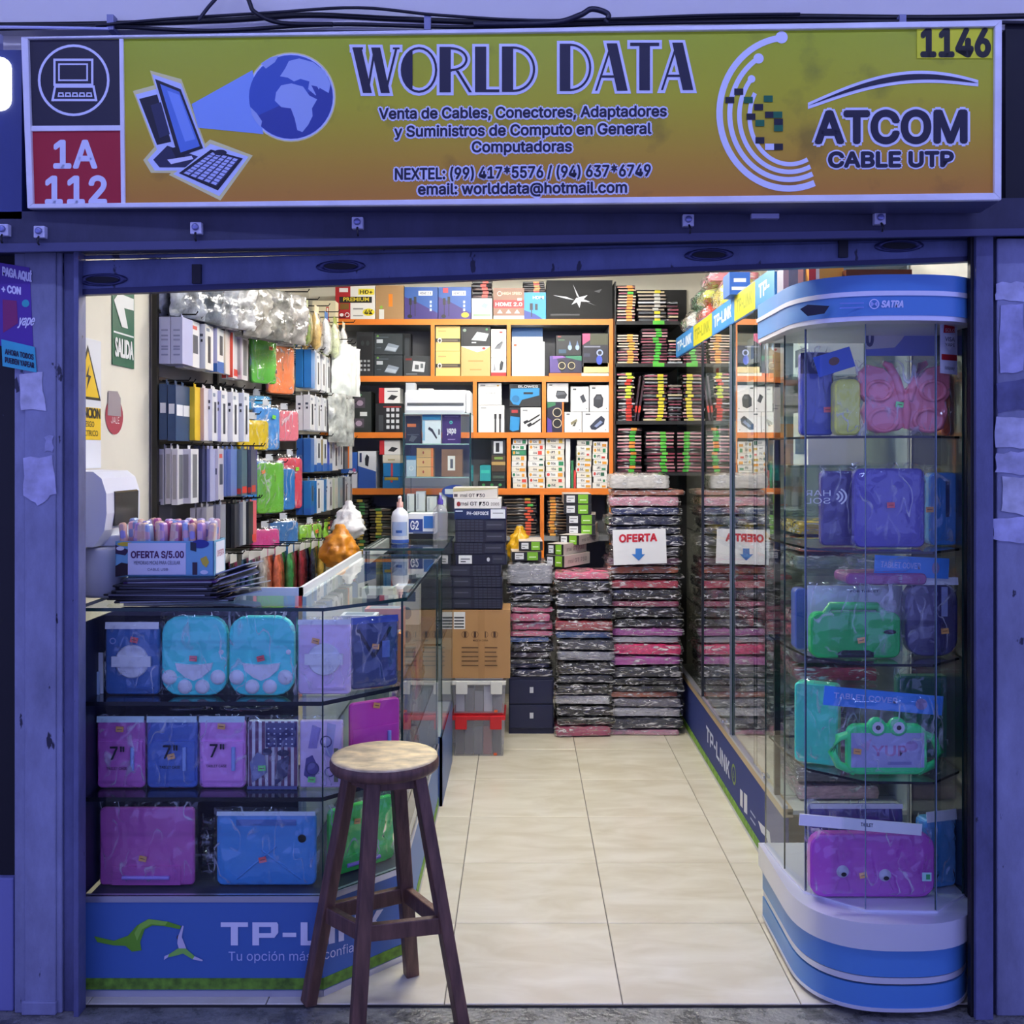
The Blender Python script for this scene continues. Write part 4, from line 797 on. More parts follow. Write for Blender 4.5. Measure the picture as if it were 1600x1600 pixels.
for k, (a, b) in enumerate(((509.5, 548.6), (549, None))):
    carton('drive_box', 'cream yellow box with black band, ' + ('upper' if k == 0 else 'lower') + ' of two', 'box', 681, a, 719, Z1 if k else None, '#ecc878', [('r', 0, .36, 1, .5, '#2a241c'), ('r', .2, .4, .9, .46, '#6f6350'), ('e', .16, .42, .09, .11, '#f0ece0'), ('e', .16, .42, .05, .06, '#2a241c'), ('r', 0, .34, 1, .36, '#b8955a'), ('r', .1, .78, .42, .82, '#b8955a')], group=G1, pyb=b)
carton('cardboard_box', 'kraft box under the black enclosure box on upper shelf', 'box', 720.5, 541, 766, Z1, '#d9b070', [('p', [(0, 1), (1, 1), (.8, .86), (.55, .8), (.2, .92)], '#f2efe6'), ('r', .24, .49, .76, .53, '#b8904f'), ('e', .78, .93, .06, .04, '#c83a2c'), ('r', .3, .2, .7, .24, '#b8904f')], group=G1)
carton('drive_box', 'black box showing a pale enclosure above the kraft box', 'box', 720.5, 510, 766, None, '#1a1c1f', [('p', [(.35, .3), (.85, .25), (.95, .62), (.55, .72)], '#d9dde0'), ('p', [(.4, .33), (.83, .28), (.86, .4), (.45, .46)], '#aab0b6'), ('e', .12, .8, .06, .08, '#8aa08c'), ('r', .36, .14, .52, .2, '#c8ccd0'), ('e', .88, .85, .04, .06, '#4f9a5c')], group=G1, pyb=540.6)
carton('adapter_box', 'white box with grey dongle, above a red striped box', 'box', 767.5, 514.5, 791, None, '#eeeeec', [('p', [(.2, .3), (.7, .5), (.82, .62), (.4, .45)], '#4a4e54'), ('p', [(.2, .3), (.6, .3), (.82, .55), (.7, .52)], '#6a6e74'), ('r', .55, .86, .75, .92, '#c83a34')], group=G1, pyb=558.4)
carton('adapter_box', 'white box with red base stripe on the upper shelf', 'box', 767.5, 558.8, 791, Z1, '#efefec', [('r', 0, 0, 1, .2, '#c02a2e'), ('p', [(.55, .3), (.75, .35), (.82, .75), (.66, .85), (.56, .6)], '#2e3238'), ('p', [(.15, .3), (.3, .3), (.22, .75)], '#8a8e94')], group=G1)
carton('cable_box', 'blue box behind the big white cable box', 'box', 800, 512, 848, Z1, '#2a66a8', [('r', 0, .0, 1, .82, '#e9ecee')], d=DS + .12, group=G1, depth=.14)
carton('cable_box', 'big white box reading CABLE on the upper shelf', 'box', 800, 534, 851, Z1, '#f1f1ef', [('t', 'CABLE', .32, .42, .7, .055, '#9a9ea4'), ('e', .1, .9, .05, .035, '#d8603a'), ('r', .4, .82, .6, .84, '#c9ccd0')], group=G1, depth=.09)
carton('flat_box', 'orange flat box lying under the speaker box', 'box', 858, 583, 908, Z1, '#e8742a', [], group=G1, depth=.16)
carton('speaker_box', 'dark speaker box with two ringed drivers on the upper shelf', 'box', 859, 556, 909, None, '#2c2a44', [('p', [(0, 0), (.35, 0), (.2, 1), (0, 1)], '#5a4a8c'), ('e', .38, .42, .12, .34, '#101014'), ('a', .38, .42, .115, .02, '#d8c89a'), ('e', .68, .42, .12, .34, '#101014'), ('a', .68, .42, .115, .02, '#d8c89a'), ('p', [(.5, .9), (1, .7), (1, 1), (.5, 1)], '#2f7a5a'), ('p', [(.1, .8), (.5, .9), (.4, 1), (.1, 1)], '#8a5fae')], group=G1, pyb=582.6)
carton('headset_box', 'black box with two blue headset lamps above speaker box', 'box', 869, 524, 908, None, '#1b1f22', [('e', .55, .4, .08, .14, '#9cb4d8'), ('e', .85, .4, .08, .14, '#9cb4d8'), ('p', [(.5, .5), (.6, .5), (.55, .75)], '#6f86ae'), ('p', [(.8, .5), (.9, .5), (.85, .75)], '#6f86ae'), ('r', .08, .74, .34, .8, '#4a6a4c'), ('r', .06, .9, .2, .97, '#8a3a34'), ('r', .1, .1, .4, .3, '#31506a')], group=G1, pyb=555.6)
carton('headset_box', 'dark headset box with blue headphones beside shelf upright', 'box', 910, 521, 950, Z1 + .058, '#20202c', [('p', [(0, .65), (.3, .8), (.3, 1), (0, 1)], '#c0507a'), ('r', .3, .66, 1, 1, '#4a4c38'), ('a', .68, .42, .13, .05, '#a8b8e8'), ('e', .66, .2, .12, .14, '#3c52c0'), ('r', .06, .58, .7, .62, '#8a8ea0'), ('r', .06, .3, .3, .4, '#3a3c50')], group=G1)
carton('drive_box', 'low cream box under the headset box on the upper shelf', 'box', 912, 567, 951, Z1 + .018, '#e8d090', [], group=G1, depth=.2)
carton('flat_box', 'thin pale flat box at the bottom right of upper shelf', 'box', 908.6, 582.5, 951, Z1, '#f0ead8', [], group=G1, depth=.2)
# row two
G2 = 'goods on the middle shelf row'
carton('camera_box', 'dark green grey box with device photos on middle shelf', 'box', 548, 612, 580, Z2, '#272e2c', [('r', .2, .6, .7, .85, '#4d4450'), ('e', .45, .72, .16, .07, '#a894a8'), ('r', .45, .4, .8, .5, '#e2e4e4'), ('r', .2, .12, .65, .34, '#4d4450'), ('e', .4, .22, .16, .07, '#a894a8'), ('e', .5, .92, .04, .02, '#5f9a6a')], group=G2)
carton('adapter_box', 'small white box with red side and black plug, middle shelf', 'box', 592, 606, 625, None, '#efeeec', [('r', 0, 0, .26, 1, '#c22a30'), ('p', [(.4, .25), (.7, .2), (.9, .45), (.6, .55)], '#26282a'), ('r', .4, .75, .9, .8, '#5a5e62')], group=G2, pyb=630)
carton('adapter_pack', 'black pack with rows of white adapter tips, middle shelf', 'package', 587, 630.4, 627, Z2, '#17191b', [('r', .12, .05, .3, .6, '#3a3e42')] + [('r', .42 + .19 * i, .12 + .2 * j, .54 + .19 * i, .24 + .2 * j, '#d6dade') for i in range(3) for j in range(4)] + [('r', .3, .86, 1, .9, '#b03a3a')], group=G2)
carton('cable_box', 'white cable box, upper of two beside the shelf upright', 'box', 747.5, 598.5, 783.5, None, '#f2f2f0', [('r', .08, .86, .3, .93, '#777b80'), ('e', .85, .88, .05, .03, '#e0b03a'), ('t', 'CABLE', .35, .5, .75, .07, '#b0b4b8')], group=G2, pyb=632.8)
carton('cable_box', 'white box with two black cable ends on middle shelf', 'box', 747.5, 633.2, 788, Z2, '#f2f2f0', [('r', .62, .0, .69, .55, '#33363a'), ('r', .61, .5, .7, .68, '#16181a'), ('r', .8, .0, .87, .55, '#33363a'), ('r', .79, .5, .88, .68, '#16181a'), ('r', .1, .88, .3, .92, '#9aa0a6')], group=G2)
carton('blower_box', 'black box reading BLOWER with blue tool, middle shelf', 'box', 796, 600, 845, None, '#191b1e', [('p', [(.02, .3), (.12, .1), (.3, .06), (.4, .3), (.95, .5), (.96, .82), (.04, .8)], '#2a8cc8'), ('t', 'BLOWER', .28, .84, .92, .1, '#eef0f2'), ('e', .2, .34, .12, .16, '#1f6ea4'), ('r', .45, .55, .75, .64, '#15171a')], group=G2, pyb=635.5)
carton('tool_box', 'narrow black and blue tool box under the blower box', 'box', 796, 636.5, 812.5, Z2, '#191b1e', [('p', [(.02, .1), (.3, .04), (.9, .1), (.98, .6), (.1, .65)], '#2a8cc8'), ('r', .2, .78, .8, .9, '#b83a3a')], group=G2)
carton('cable_box', 'white box with two thick black plugs, middle shelf', 'box', 813.5, 636.5, 845, Z2, '#f1f1ef', [('p', [(.12, .42), (.34, .5), (.42, .42), (.2, .32)], '#1a1c1e'), ('p', [(.38, .46), (.95, .74), (.95, .67), (.42, .4)], '#26282a'), ('p', [(.3, .3), (.5, .4), (.6, .3), (.4, .2)], '#1a1c1e'), ('p', [(.56, .34), (.98, .56), (.98, .5), (.6, .28)], '#26282a'), ('r', .1, .86, .34, .9, '#8a8e92')], group=G2)
carton('speaker_box', 'purple black speaker box standing upright on middle shelf', 'box', 855, 628.4, 881, Z2, '#241f38', [('e', .6, .66, .3, .16, '#0e0e12'), ('a', .6, .66, .28, .05, '#c8bca0'), ('e', .6, .3, .3, .16, '#0e0e12'), ('a', .6, .3, .28, .05, '#c8bca0'), ('p', [(0, .0), (.3, 0), (.25, .4), (0, .5)], '#5a3f9a'), ('p', [(0, .8), (.5, .9), (.5, 1), (0, 1)], '#3a7a54'), ('r', .9, 0, 1, 1, '#e87a2a')], group=G2)
carton('speaker_box', 'white box with grey bluetooth speaker on top of purple box', 'box', 855, 598.5, 888, None, '#f2f2f1', [('p', [(.4, .3), (.46, .6), (.82, .58), (.95, .38), (.85, .16), (.5, .16)], '#3a3e44'), ('p', [(.44, .34), (.5, .54), (.8, .52), (.86, .4)], '#5a5e66'), ('r', .1, .86, .24, .92, '#4a4e52')], group=G2, pyb=628)
wb = lambda f: [('r', .12, .86, .3, .92, '#54585c'), ('e', .88, .12, .03, .02, '#70747a')] + f
carton('speaker_box', 'white box with slim black gadget, upper left of four', 'box', 892, 604, 920, None, '#f1f1f0', wb([('p', [(.5, .6), (.7, .7), (.86, .42), (.66, .34)], '#40444c')]), group=G2, pyb=643.4)
carton('speaker_box', 'white box with large dark speaker, upper right of four', 'box', 921.5, 602, 951, None, '#f1f1f0', wb([('p', [(.2, .5), (.35, .66), (.6, .66), (.72, .5), (.68, .2), (.45, .12), (.2, .22)], '#34373e'), ('p', [(.3, .48), (.4, .6), (.56, .6), (.62, .46)], '#50545c')]), group=G2, pyb=643.4)
carton('gadget_box', 'white box with small bronze gadget, lower left of four', 'box', 882, 643.8, 909, Z2, '#f0efea', wb([('p', [(.4, .35), (.75, .55), (.7, .66), (.35, .48)], '#8a8466'), ('p', [(.45, .3), (.6, .3), (.7, .5), (.6, .5)], '#4a4a40')]), group=G2)
carton('speaker_box', 'white box with long blue grey speaker, lower right of four', 'box', 910, 643.8, 951, Z2, '#f1f1f0', wb([('p', [(.28, .3), (.5, .6), (.72, .82), (.86, .66), (.82, .4), (.5, .12), (.34, .14)], '#2c3446'), ('p', [(.44, .3), (.68, .58), (.78, .5), (.54, .24)], '#8a9ac0')]), group=G2)
# row three
G3 = 'goods on the lower shelf row'
bs = [('p', [(0, 0), (1, 0), (1, .45), (0, .6)], '#2a55a8'), ('p', [(.4, .62), (.56, .58), (.62, .85), (.48, .92), (.38, .8)], '#1a1c24'), ('r', .08, .7, .2, .95, '#2a3a60')]
carton('speaker_box', 'blue and white speaker box at the left end of lower shelf', 'box', 533, 706.5, 558.5, Z3, '#2f62b8', [('p', [(.1, .0), (1, 0), (1, .45), (.5, .5)], '#e4e6ec'), ('p', [(.4, .15), (.6, .1), (.66, .38), (.5, .42)], '#20222a'), ('e', .8, .5, .1, .05, '#d06a9a')], group=G3)
carton('speaker_box', 'white box with dark oval speaker over a blue base', 'box', 559.5, 705, 587.5, Z3, '#e8ebf0', bs, group=G3)
carton('adapter_box', 'blue box with red tape, bottom of small pile on lower shelf', 'box', 598, 745, 625, Z3, '#1f74b4', [('r', .45, .5, .58, 1, '#c84a5a'), ('r', .1, .7, .9, .95, '#b8a030')], group=G3)
carton('adapter_box', 'blue box above another blue box on the lower shelf', 'box', 599, 724, 625, None, '#2186cc', [('r', .45, 0, .58, 1, '#c84a5a')], group=G3, pyb=744.6)
carton('adapter_box', 'cream box topping the blue pair on the lower shelf', 'box', 598, 711, 625, None, '#efe9d6', [('r', .3, .3, .7, .5, '#c8bc8c')], group=G3, pyb=723.6)
carton('adapter_box', 'white red sided box highest in the lower shelf pile', 'box', 593, 688, 625, None, '#efeeec', [('r', 0, 0, .24, 1, '#c22a30'), ('p', [(.4, .25), (.7, .2), (.9, .45), (.6, .55)], '#26282a')], group=G3, pyb=710.6)
carton('phone_box', 'black and white phone box right of the glass showcase', 'box', 768, 687, 790, None, '#2a2d30', [('r', .15, .1, .8, .9, '#d8dde2'), ('r', .3, .2, .55, .8, '#202428')], group=G3, pyb=711)
carton('cable_pack', 'brown black packs piled below the phone box', 'package', 768, 711.4, 790, None, '#4a3c2c', [('r', 0, .4, 1, .6, '#b89a5c'), ('r', .2, .75, .8, .9, '#7a9a4a')], group=G3, pyb=737)
carton('cable_pack', 'teal green pack beside the brown packs on lower shelf', 'package', 750, 727, 767, None, '#2a9aa0', [('r', .1, .5, .9, .7, '#3ac0b0')], group=G3, pyb=752)
carton('cable_pack', 'black pack with green dots low on the lower shelf', 'package', 747, 752.4, 790, Z3, '#181c1a', [('e', .2, .5, .06, .2, '#3a8a4a'), ('e', .5, .5, .06, .2, '#3a8a4a'), ('e', .8, .5, .06, .2, '#4a9a5a')], group=G3)
carton('cable_pack', 'black base pack under the brown packs, lower shelf', 'package', 768, 737.4, 790, None, '#202420', [('r', .1, .3, .9, .6, '#44584a')], group=G3, pyb=752)
# ink boxes in five stacks
accent = ['#2f8a5a', '#e8a030', '#d84a3a', '#e8a030', '#1f5f44', '#c8a83a']
def ink_stack(a, b, top, nm, n):
    hh = (763.5 - top) / n
    for k in range(n):
        y1 = 763.5 - hh * k; jx = rnd.uniform(-1.2, 1.2); c = rnd.choice(['#f3f2ec', '#efede4', '#f6f5f0', '#efe9d8'] + (['#2f7a58'] if k % 4 == 2 else []))
        dec = [('r', rnd.uniform(.55, .7), .1, rnd.uniform(.8, .95), rnd.uniform(.4, .9), rnd.choice(accent))]
        if rnd.random() < .5: dec.append(('e', .15, .5, .08, .3, rnd.choice(accent)))
        dec.append(('t', rnd.choice(['664', '544', '504', '673', 'T664', 'INK']), .28, .3, .52, .4, '#3a3c40' if c != '#2f7a58' else '#e8ece8'))
        last = k == n - 1
        carton('ink_box', f'small {"green" if c == "#2f7a58" else "white"} ink box, {ORD[k]} from shelf in the {nm} ink stack', 'box', a + jx, y1 - hh, b + jx, Z3 if k == 0 else None, c, dec, depth=.12, group='stacked ink boxes', pyb=y1 - .3)
ink_stack(800.5, 823, 686, 'leftmost', 9); ink_stack(826, 851, 686, 'second', 9); ink_stack(853, 882, 685, 'middle', 9); ink_stack(901, 924, 688, 'fourth', 9); ink_stack(926.5, 949, 690, 'rightmost', 8)
for k, (a, b, c, t, lb) in enumerate(((884, 891, '#f2f2ee', 686, 'white'), (892.5, 896, '#2f7a4a', 720, 'green'), (896.5, 900, '#c83a34', 735, 'red'))):
    carton('ink_box', f'thin {lb} box standing between the ink stacks', 'box', a, t, b, Z3, c, [], depth=.12, group='upright ink boxes')

# thin packages in stacks
def thin_pack(w, dp, t, seed):
    r = random.Random(seed); mb = MB(); j = lambda a: a + r.uniform(-.006, .006)
    c1, c2 = [(j(-w / 2), j(0)), (j(w / 2), j(0)), (j(w / 2), j(dp)), (j(-w / 2), j(dp))], None
    mb.rings([[(x * .98, y, 0) for x, y in c1], [(x, y - .003, t * .45) for x, y in c1], [(x * .97, y + .002, t) for x, y in c1]], mat(r.choice(['#1c1c20', '#26242a', '#18181c', '#2c2a30']), .3, coat=.5))
    return mb, r
def pack_mesh(w, dp, t, seed, spine, dot):
    mb, r = thin_pack(w, dp, t, seed)
    mb.box(-w * .49, w * .49, -.0058, -.0042, t * .15, t * .62, mat(spine, .4)); 
    if dot: x = dot[0] * w; mb.box(x, x + .035, -.0072, -.0055, t * .1, t * .9, mat(dot[1], .4))
    me = mb.build('pack'); d_ = me.data; bpy.data.objects.remove(me); return d_
def pack_stack(px0, px1, pytop, zb, d, n, label, group, spines, dot=None, depth=.24, name='film_pack'):
    k = d / F; w = (px1 - px0) * k; x = ((px0 + px1) / 2 - CX) * k; h = EYE - (pytop - CY) * k - zb; t = h / n
    meshes = [pack_mesh(w, depth, t * .96, rnd.random(), c, dot and (dot[0] + rnd.uniform(-.05, .05), rnd.choice(dot[1:]))) for c in spines for _ in (0, 1)]
    for i in range(n):
        o = link(name, rnd.choice(meshes), None, (x + rnd.uniform(-.006, .006), d + rnd.uniform(0, .012), zb + .0006 + i * t), rnd.uniform(-.04, .04)); tag(o, f'{label}, {ORD[i]} from bottom', 'package', group)
# black shelving to the right of the orange unit
DB = 6.22
bk = empty('black_rack', (.75, 6.4, 0), 0, 'black metal rack of thin packages beside the orange shelving', 'rack')
bz = lambda py: EYE - (py - CY) * DB / F; bx = lambda px: (px - CX) * DB / F
for py in (502, 568, 658, 738): cpart(MB().box(bx(961), bx(1062), DB, YBK, bz(py) - .02, bz(py), mat('#121214', .5)), 'shelf', bk)
cpart(MB().box(bx(960.5), bx(962.5), DB, YBK, 0, bz(440), mat('#121214', .5)), 'side_panel', bk); cpart(MB().box(bx(961), bx(1090), YBK - .01, YBK, 0, bz(436), mat('#1b1b1d', .6)), 'back_panel', bk)
for px, py in ((1020, 505), (1020, 571)): cpart(MB().box(bx(px), bx(px + 18), DB - .003, DB, bz(py + 2), bz(py - 4), mat('#54b83a', .5)), 'price_label', bk)
warm = ['#c9a89a', '#b87a6a', '#d9c8b0', '#8a4a5a', '#e0c8b8']; pinky = ['#a85a6a', '#c98a94', '#8a3a4c', '#d8b8b4', '#5a2a38']; mixed = ['#c8ccd0', '#8a8e94', '#d8c8a0', '#a89a8a', '#50545a']
for (a, b, t, shz, n, sp, dt, where) in ((965, 993, 446, 502, 12, warm, (.0, '#4ab83a', '#e8923a'), 'leftmost on the top shelf'), (996, 1040, 453, 502, 9, mixed, (.1, '#e8d83a', '#c8c8c0'), 'right on the top shelf'),
                                   (965, 998, 522, 568, 11, warm, (.0, '#e8923a', '#e8a84a'), 'left on the second shelf'), (1002, 1042, 513, 568, 12, pinky, (.0, '#4ab83a', '#4ab83a'), 'right on the second shelf'),
                                   (965, 991, 582, 658, 15, pinky + mixed, (.0, '#d83a2a', '#c8d83a'), 'left on the third shelf'), (1006, 1042, 584, 658, 14, mixed + pinky, (.1, '#e8d83a', '#c8c83a'), 'right on the third shelf'),
                                   (965, 1003, 668, 738, 13, pinky, (.0, '#4ab83a', '#e8923a'), 'left on the lowest shelf'), (1010, 1054, 674, 738, 12, pinky, (.0, '#4ab83a', '#6ac84a'), 'right on the lowest shelf')):
    pack_stack(a, b, t, bz(shz), DB + .01, n, f'thin wrapped sleeve in stack {where} of black rack', 'sleeves stacked on the black rack', sp, dt)
for a, b, t, shz, n, where in ((1043, 1060, 470, 502, 6, 'top'), (1044, 1061, 530, 568, 8, 'second'), (1044, 1061, 600, 658, 12, 'third')):
    pack_stack(a, b, t, bz(shz), DB + .02, n, f'narrow sleeve at right end of {where} black rack shelf', 'sleeves stacked on the black rack', pinky + mixed, None)
for k, (px, a) in enumerate(((996, .25), (1001, .3))):
    m2 = MB().box(-.006, .006, 0, .2, 0, .27, mat('#3a2226', .3, coat=.5)).box(-.0065, .0065, -.004, 0, .05, .09, mat('#d83a2a', .4)); o = m2.build('film_pack', None, (bx(px - 4), DB + .02, bz(658) + .003)); o.rotation_euler.y = a * .5
    tag(o, 'dark wrapped sleeve leaning upright between third shelf stacks, ' + ('left' if k == 0 else 'right'), 'package', 'leaning sleeves')
# black stacks below the orange shelving
pack_stack(788, 838, 778, Z5, DS + .02, 13, 'flat black pack under orange shelf right of box tower', 'black packs under the shelving', ['#3c3a38', '#504a40', '#2e3230', '#6a5a48'], (.2, '#5ab04a', '#d85a3a', '#c8a83a'))
pack_stack(856, 887, 776, Z5, DS + .02, 13, 'flat black accessory pack beside the orange lower upright', 'black packs under the shelving', ['#7a6248', '#504a40', '#8a7a60'], (-.4, '#e8923a', '#e8a84a'))
pack_stack(538, 575, 780, Z4, DS + .02, 24, 'flat black pack in the pile behind the white bag', 'black packs under the shelving', ['#3a4038', '#50564a', '#2a2e2a'], (.1, '#4a8a4a', '#c8a84a'))
pack_stack(578, 612, 794, Z4, DS + .02, 22, 'flat black pack in the pile left of the sanitizer bottle', 'black packs under the shelving', ['#6a5a4a', '#7a6a50', '#40443c', '#8a7a68'], (-.2, '#c8b83a', '#d8c84a', '#4a8a4a'))
for k, (a, b, t, c) in enumerate(((738, 769, 432, '#141416'), (818, 852, 440, '#141416'))):
    pack_stack(a, b, t, SZ(464 if k == 0 else 456), DS + .04, 6, 'thin black pack piled on ' + ('the small white box' if k == 0 else 'the bright blue cable box'), 'black packs atop the shelf boxes', ['#4a2a26', '#2a2a2c', '#303034'], (.0, '#c83a2a', '#d8843a'), .12)

# ------------------------------------------------------------------ tall glass showcase with a printer on it
DT = 5.52; tx = lambda px: (px - CX) * DT / F; tz = lambda py: EYE - (py - CY) * DT / F
tw = empty('tower_showcase', (tx(684), DT, 0), 0, 'narrow glass showcase standing before the orange shelves, printer on top', 'display case')
ta = [(tx(631), DT), (tx(735), DT), (tx(735), DT + .34), (tx(631), DT + .34)]; zt = tz(645)
for k in range(4): cpart(pane_between(ta[k], ta[(k + 1) % 4], .5, zt - .008, .005), 'glass_pane', tw)
cpart(MB().prism(ta, 0, .5, mat('#c9ccd0', .4)), 'base', tw); cpart(MB().prism(ta, zt - .008, zt, mat('#b9c8c8', .2)), 'top_plate', tw)
for py in (693, 745, 800): cpart(MB().prism(inset(ta, .008), tz(py) - .006, tz(py), shelf_glass, GEDGE_L), 'glass_shelf', tw)
for x, y in ta[:2]: cpart(MB().box(x - .004, x + .004, y - .002, y + .006, .5, zt, GEDGE), 'corner_post', tw)
pr = empty('printer', (tx(683), DT + .02, zt), 0, 'pale grey desktop printer on top of the narrow showcase', 'printer')
hw = (tx(730) - tx(627)) / 2; hp = tz(612) - zt
bev(MB().box(-hw, hw * .86, 0, .28, 0, hp, mat('#dfe2e6', .4)).build('body', pr), .008); MB().box(-hw * .92, hw * .8, -.003, .002, hp * .35, hp * .48, mat('#4a4e54', .5)).build('paper_slot', pr); MB().box(-hw * .95, hw * .82, -.006, .002, 0, hp * .12, mat('#b4b9c0', .4)).build('tray', pr)
bev(MB().box(hw * .87, hw, .005, .27, 0, hp * 1.06, mat('#eceef0', .4)).build('side_cover', pr), .006); MB().box(-hw, hw * .86, .05, .28, hp, hp * 1.12, mat('#cfd3d8', .4)).build('lid', pr)
carton('paper_tray', 'small grey block standing on the printer, left', 'tray', 634, 598, 648, zt + hp * 1.12 + .0015, '#b9bec2', [], d=DT + .12, depth=.1)
carton('label_roll_box', 'low white box on the printer beside the grey block', 'box', 654, 607, 676, zt + hp * 1.12 + .0015, '#eceae2', [('r', .2, .3, .8, .6, '#c8b890')], d=DT + .1, depth=.08)
GT = 'goods in the narrow showcase'
carton('cable_pack', 'dark pack with orange text at the showcase top shelf', 'package', 634, 650, 657, tz(693) + .0, '#202428', [('r', .1, .6, .7, .72, '#c86a2a'), ('r', .1, .3, .9, .34, '#4a5258'), ('p', [(.2, .1), (.5, .05), (.8, .25), (.4, .3)], '#585e64')], d=DT + .04, depth=.08, group=GT)
carton('charger_box', 'blue and white box with a black cable in showcase', 'box', 660, 648, 689, tz(693), '#dfe8f0', [('r', 0, .82, 1, 1, '#2f9ad0'), ('r', 0, .1, .14, .8, '#8fc0e0'), ('p', [(.3, .5), (.5, .4), (.75, .15), (.8, .2), (.55, .5), (.36, .58)], '#2a2c30'), ('r', .86, .3, .94, .5, '#30343a')], d=DT + .03, depth=.06, group=GT)
yp = carton('payment_card', 'dark purple yape payment card inside the narrow showcase', 'card', 691, 646, 720, tz(693), '#3a1f66', [('a', .47, .7, .09, .05, '#4ac0b0'), ('t', 'yape', .25, .34, .75, .2, '#f4f2fa'), ('r', .3, .12, .7, .15, '#a894c8'), ('r', .12, .88, .88, .92, '#8a74b0')], d=DT + .03, depth=.01, group=GT)
carton('cable_pack', 'light blue pack with coil on the showcase middle shelf', 'package', 635, 712, 650, tz(745), '#bcd0dc', [('r', 0, .8, 1, 1, '#2f7ab0'), ('a', .5, .4, .25, .08, '#eef2f4')], d=DT + .04, depth=.05, group=GT)
for k in range(3): carton('cardboard_box', f'small kraft box on showcase middle shelf, {("bottom", "middle", "top")[k]} of three', 'box', 651, 745 - 15 * (k + 1), 677, tz(745) if k == 0 else None, '#d8b070', [('r', .86, 0, 1, 1, '#e8803a'), ('e', .4, .5, .05, .15, '#a84a2a')], d=DT + .05, depth=.1, group=GT, pyb=745 - 15 * k - .4)
carton('cardboard_box', 'brown box with white label on the showcase middle shelf', 'box', 690, 702, 722, tz(745), '#8a6848', [('r', .3, .22, .66, .76, '#e6e4de'), ('r', .42, .3, .56, .64, '#5a5e64')], d=DT + .05, depth=.1, group=GT)
for k, (a, b, t) in enumerate(((636, 647, 772), (650, 664, 768), (667, 682, 776), (686, 697, 770))): carton('white_tube_box', f'tall white box on lowest showcase shelf, {("first", "second", "third", "fourth")[k]} from left', 'box', a, t, b, tz(800), '#eef0f0', [('r', .1, .1, .3, .9, '#c8ccd0')], d=DT + .06, depth=.06, group=GT)
o = MB(); n = 24; c = W(712, 762, DT + .05); o.rings([[(c.x + .075 * math.cos(a * math.tau / n), DT + .05 + y, c.z - .02 + .035 * math.sin(a * math.tau / n)) for a in range(n)] for y in (.006, 0)], mat('#2a4aa0', .4)); fpoly(o, [(695, 772), (729, 772), (729, 764), (695, 764)], '#dfe4ea', DT + .048)
tag(o.build('round_badge'), 'round blue badge leaning in the showcase lowest shelf', 'badge')

# ------------------------------------------------------------------ things on the rear counter
ZR = 1.128
def bottle(name, label, px, d, h, r, col, cap, prof=None, lab=None, film=False):
    x = (px - CX) * d / F; b = empty(name, (x, d, ZR), 0, label, 'bottle')
    MB().lathe([(.001, 0), (r * .95, 0), (r, .006), (r, h * .62), (r * .85, h * .72), (r * .4, h * .8), (r * .34, h * .83)], col, 20).build('body', b)
    if lab: MB().rings([[(r * 1.01 * math.cos(a), r * 1.01 * math.sin(a), z) for a in [math.radians(-150 + 120 * k / 10) for k in range(11)]] for z in (h * .18, h * .5)], lab, False).build('label', b)
    return b
b = bottle('sanitizer_bottle', 'large white sanitizer bottle with blue base on the rear counter', 625, 4.78, .2, .04, mat('#e8ecf6', .35), None, lab=mat('#9fb4dc', .5))
MB().lathe([(.0405, .002), (.0412, .014), (.0405, .018)], mat('#2f55a8', .4), 20).build('base_band', b); MB().lathe([(.015, .165), (.015, .19), (.008, .19), (.008, .215), (.001, .215)], mat('#d8a8a0', .4), 14).build('cap', b); MB().tube([(0, 0, .213), (0, -.03, .213), (0, -.035, .208)], .006, mat('#e8ecf6', .4), 8).build('nozzle', b)
MB().rings([[(.041 * math.cos(a), .041 * math.sin(a), z) for a in [math.radians(-110 + 40 * k / 4) for k in range(5)]] for z in (.05, .062)], mat('#3a62b0', .5), False).build('label_print', b)
b = bottle('spray_bottle', 'clear plastic bottle with violet cap near the box tower', 688, 4.95, .21, .036, BINPLASTIC, None)
MB().lathe([(.014, .17), (.014, .19), (.007, .2), (.006, .215), (.001, .215)], mat('#4a3a9a', .4), 14).build('cap', b)
cpx = lambda px, d: (px - CX) * d / F
o = carton('ink_kit_box', 'white and blue box lying behind the sanitizer bottle', 'box', 637, 803, 680, ZR + .022, '#e8ecf0', [('r', 0, .1, .55, .75, '#26408a'), ('t', 'G2', .1, .25, .4, .4, '#f0f4fa'), ('r', .58, .3, .98, .9, '#2f6ab8'), ('r', .2, .05, .95, .15, '#5a6a90')], d=5.0, depth=.14)
carton('flat_case', 'flat black case under the white and blue box', 'case', 636, 834, 682, ZR, '#141618', [], d=4.99, depth=.16)

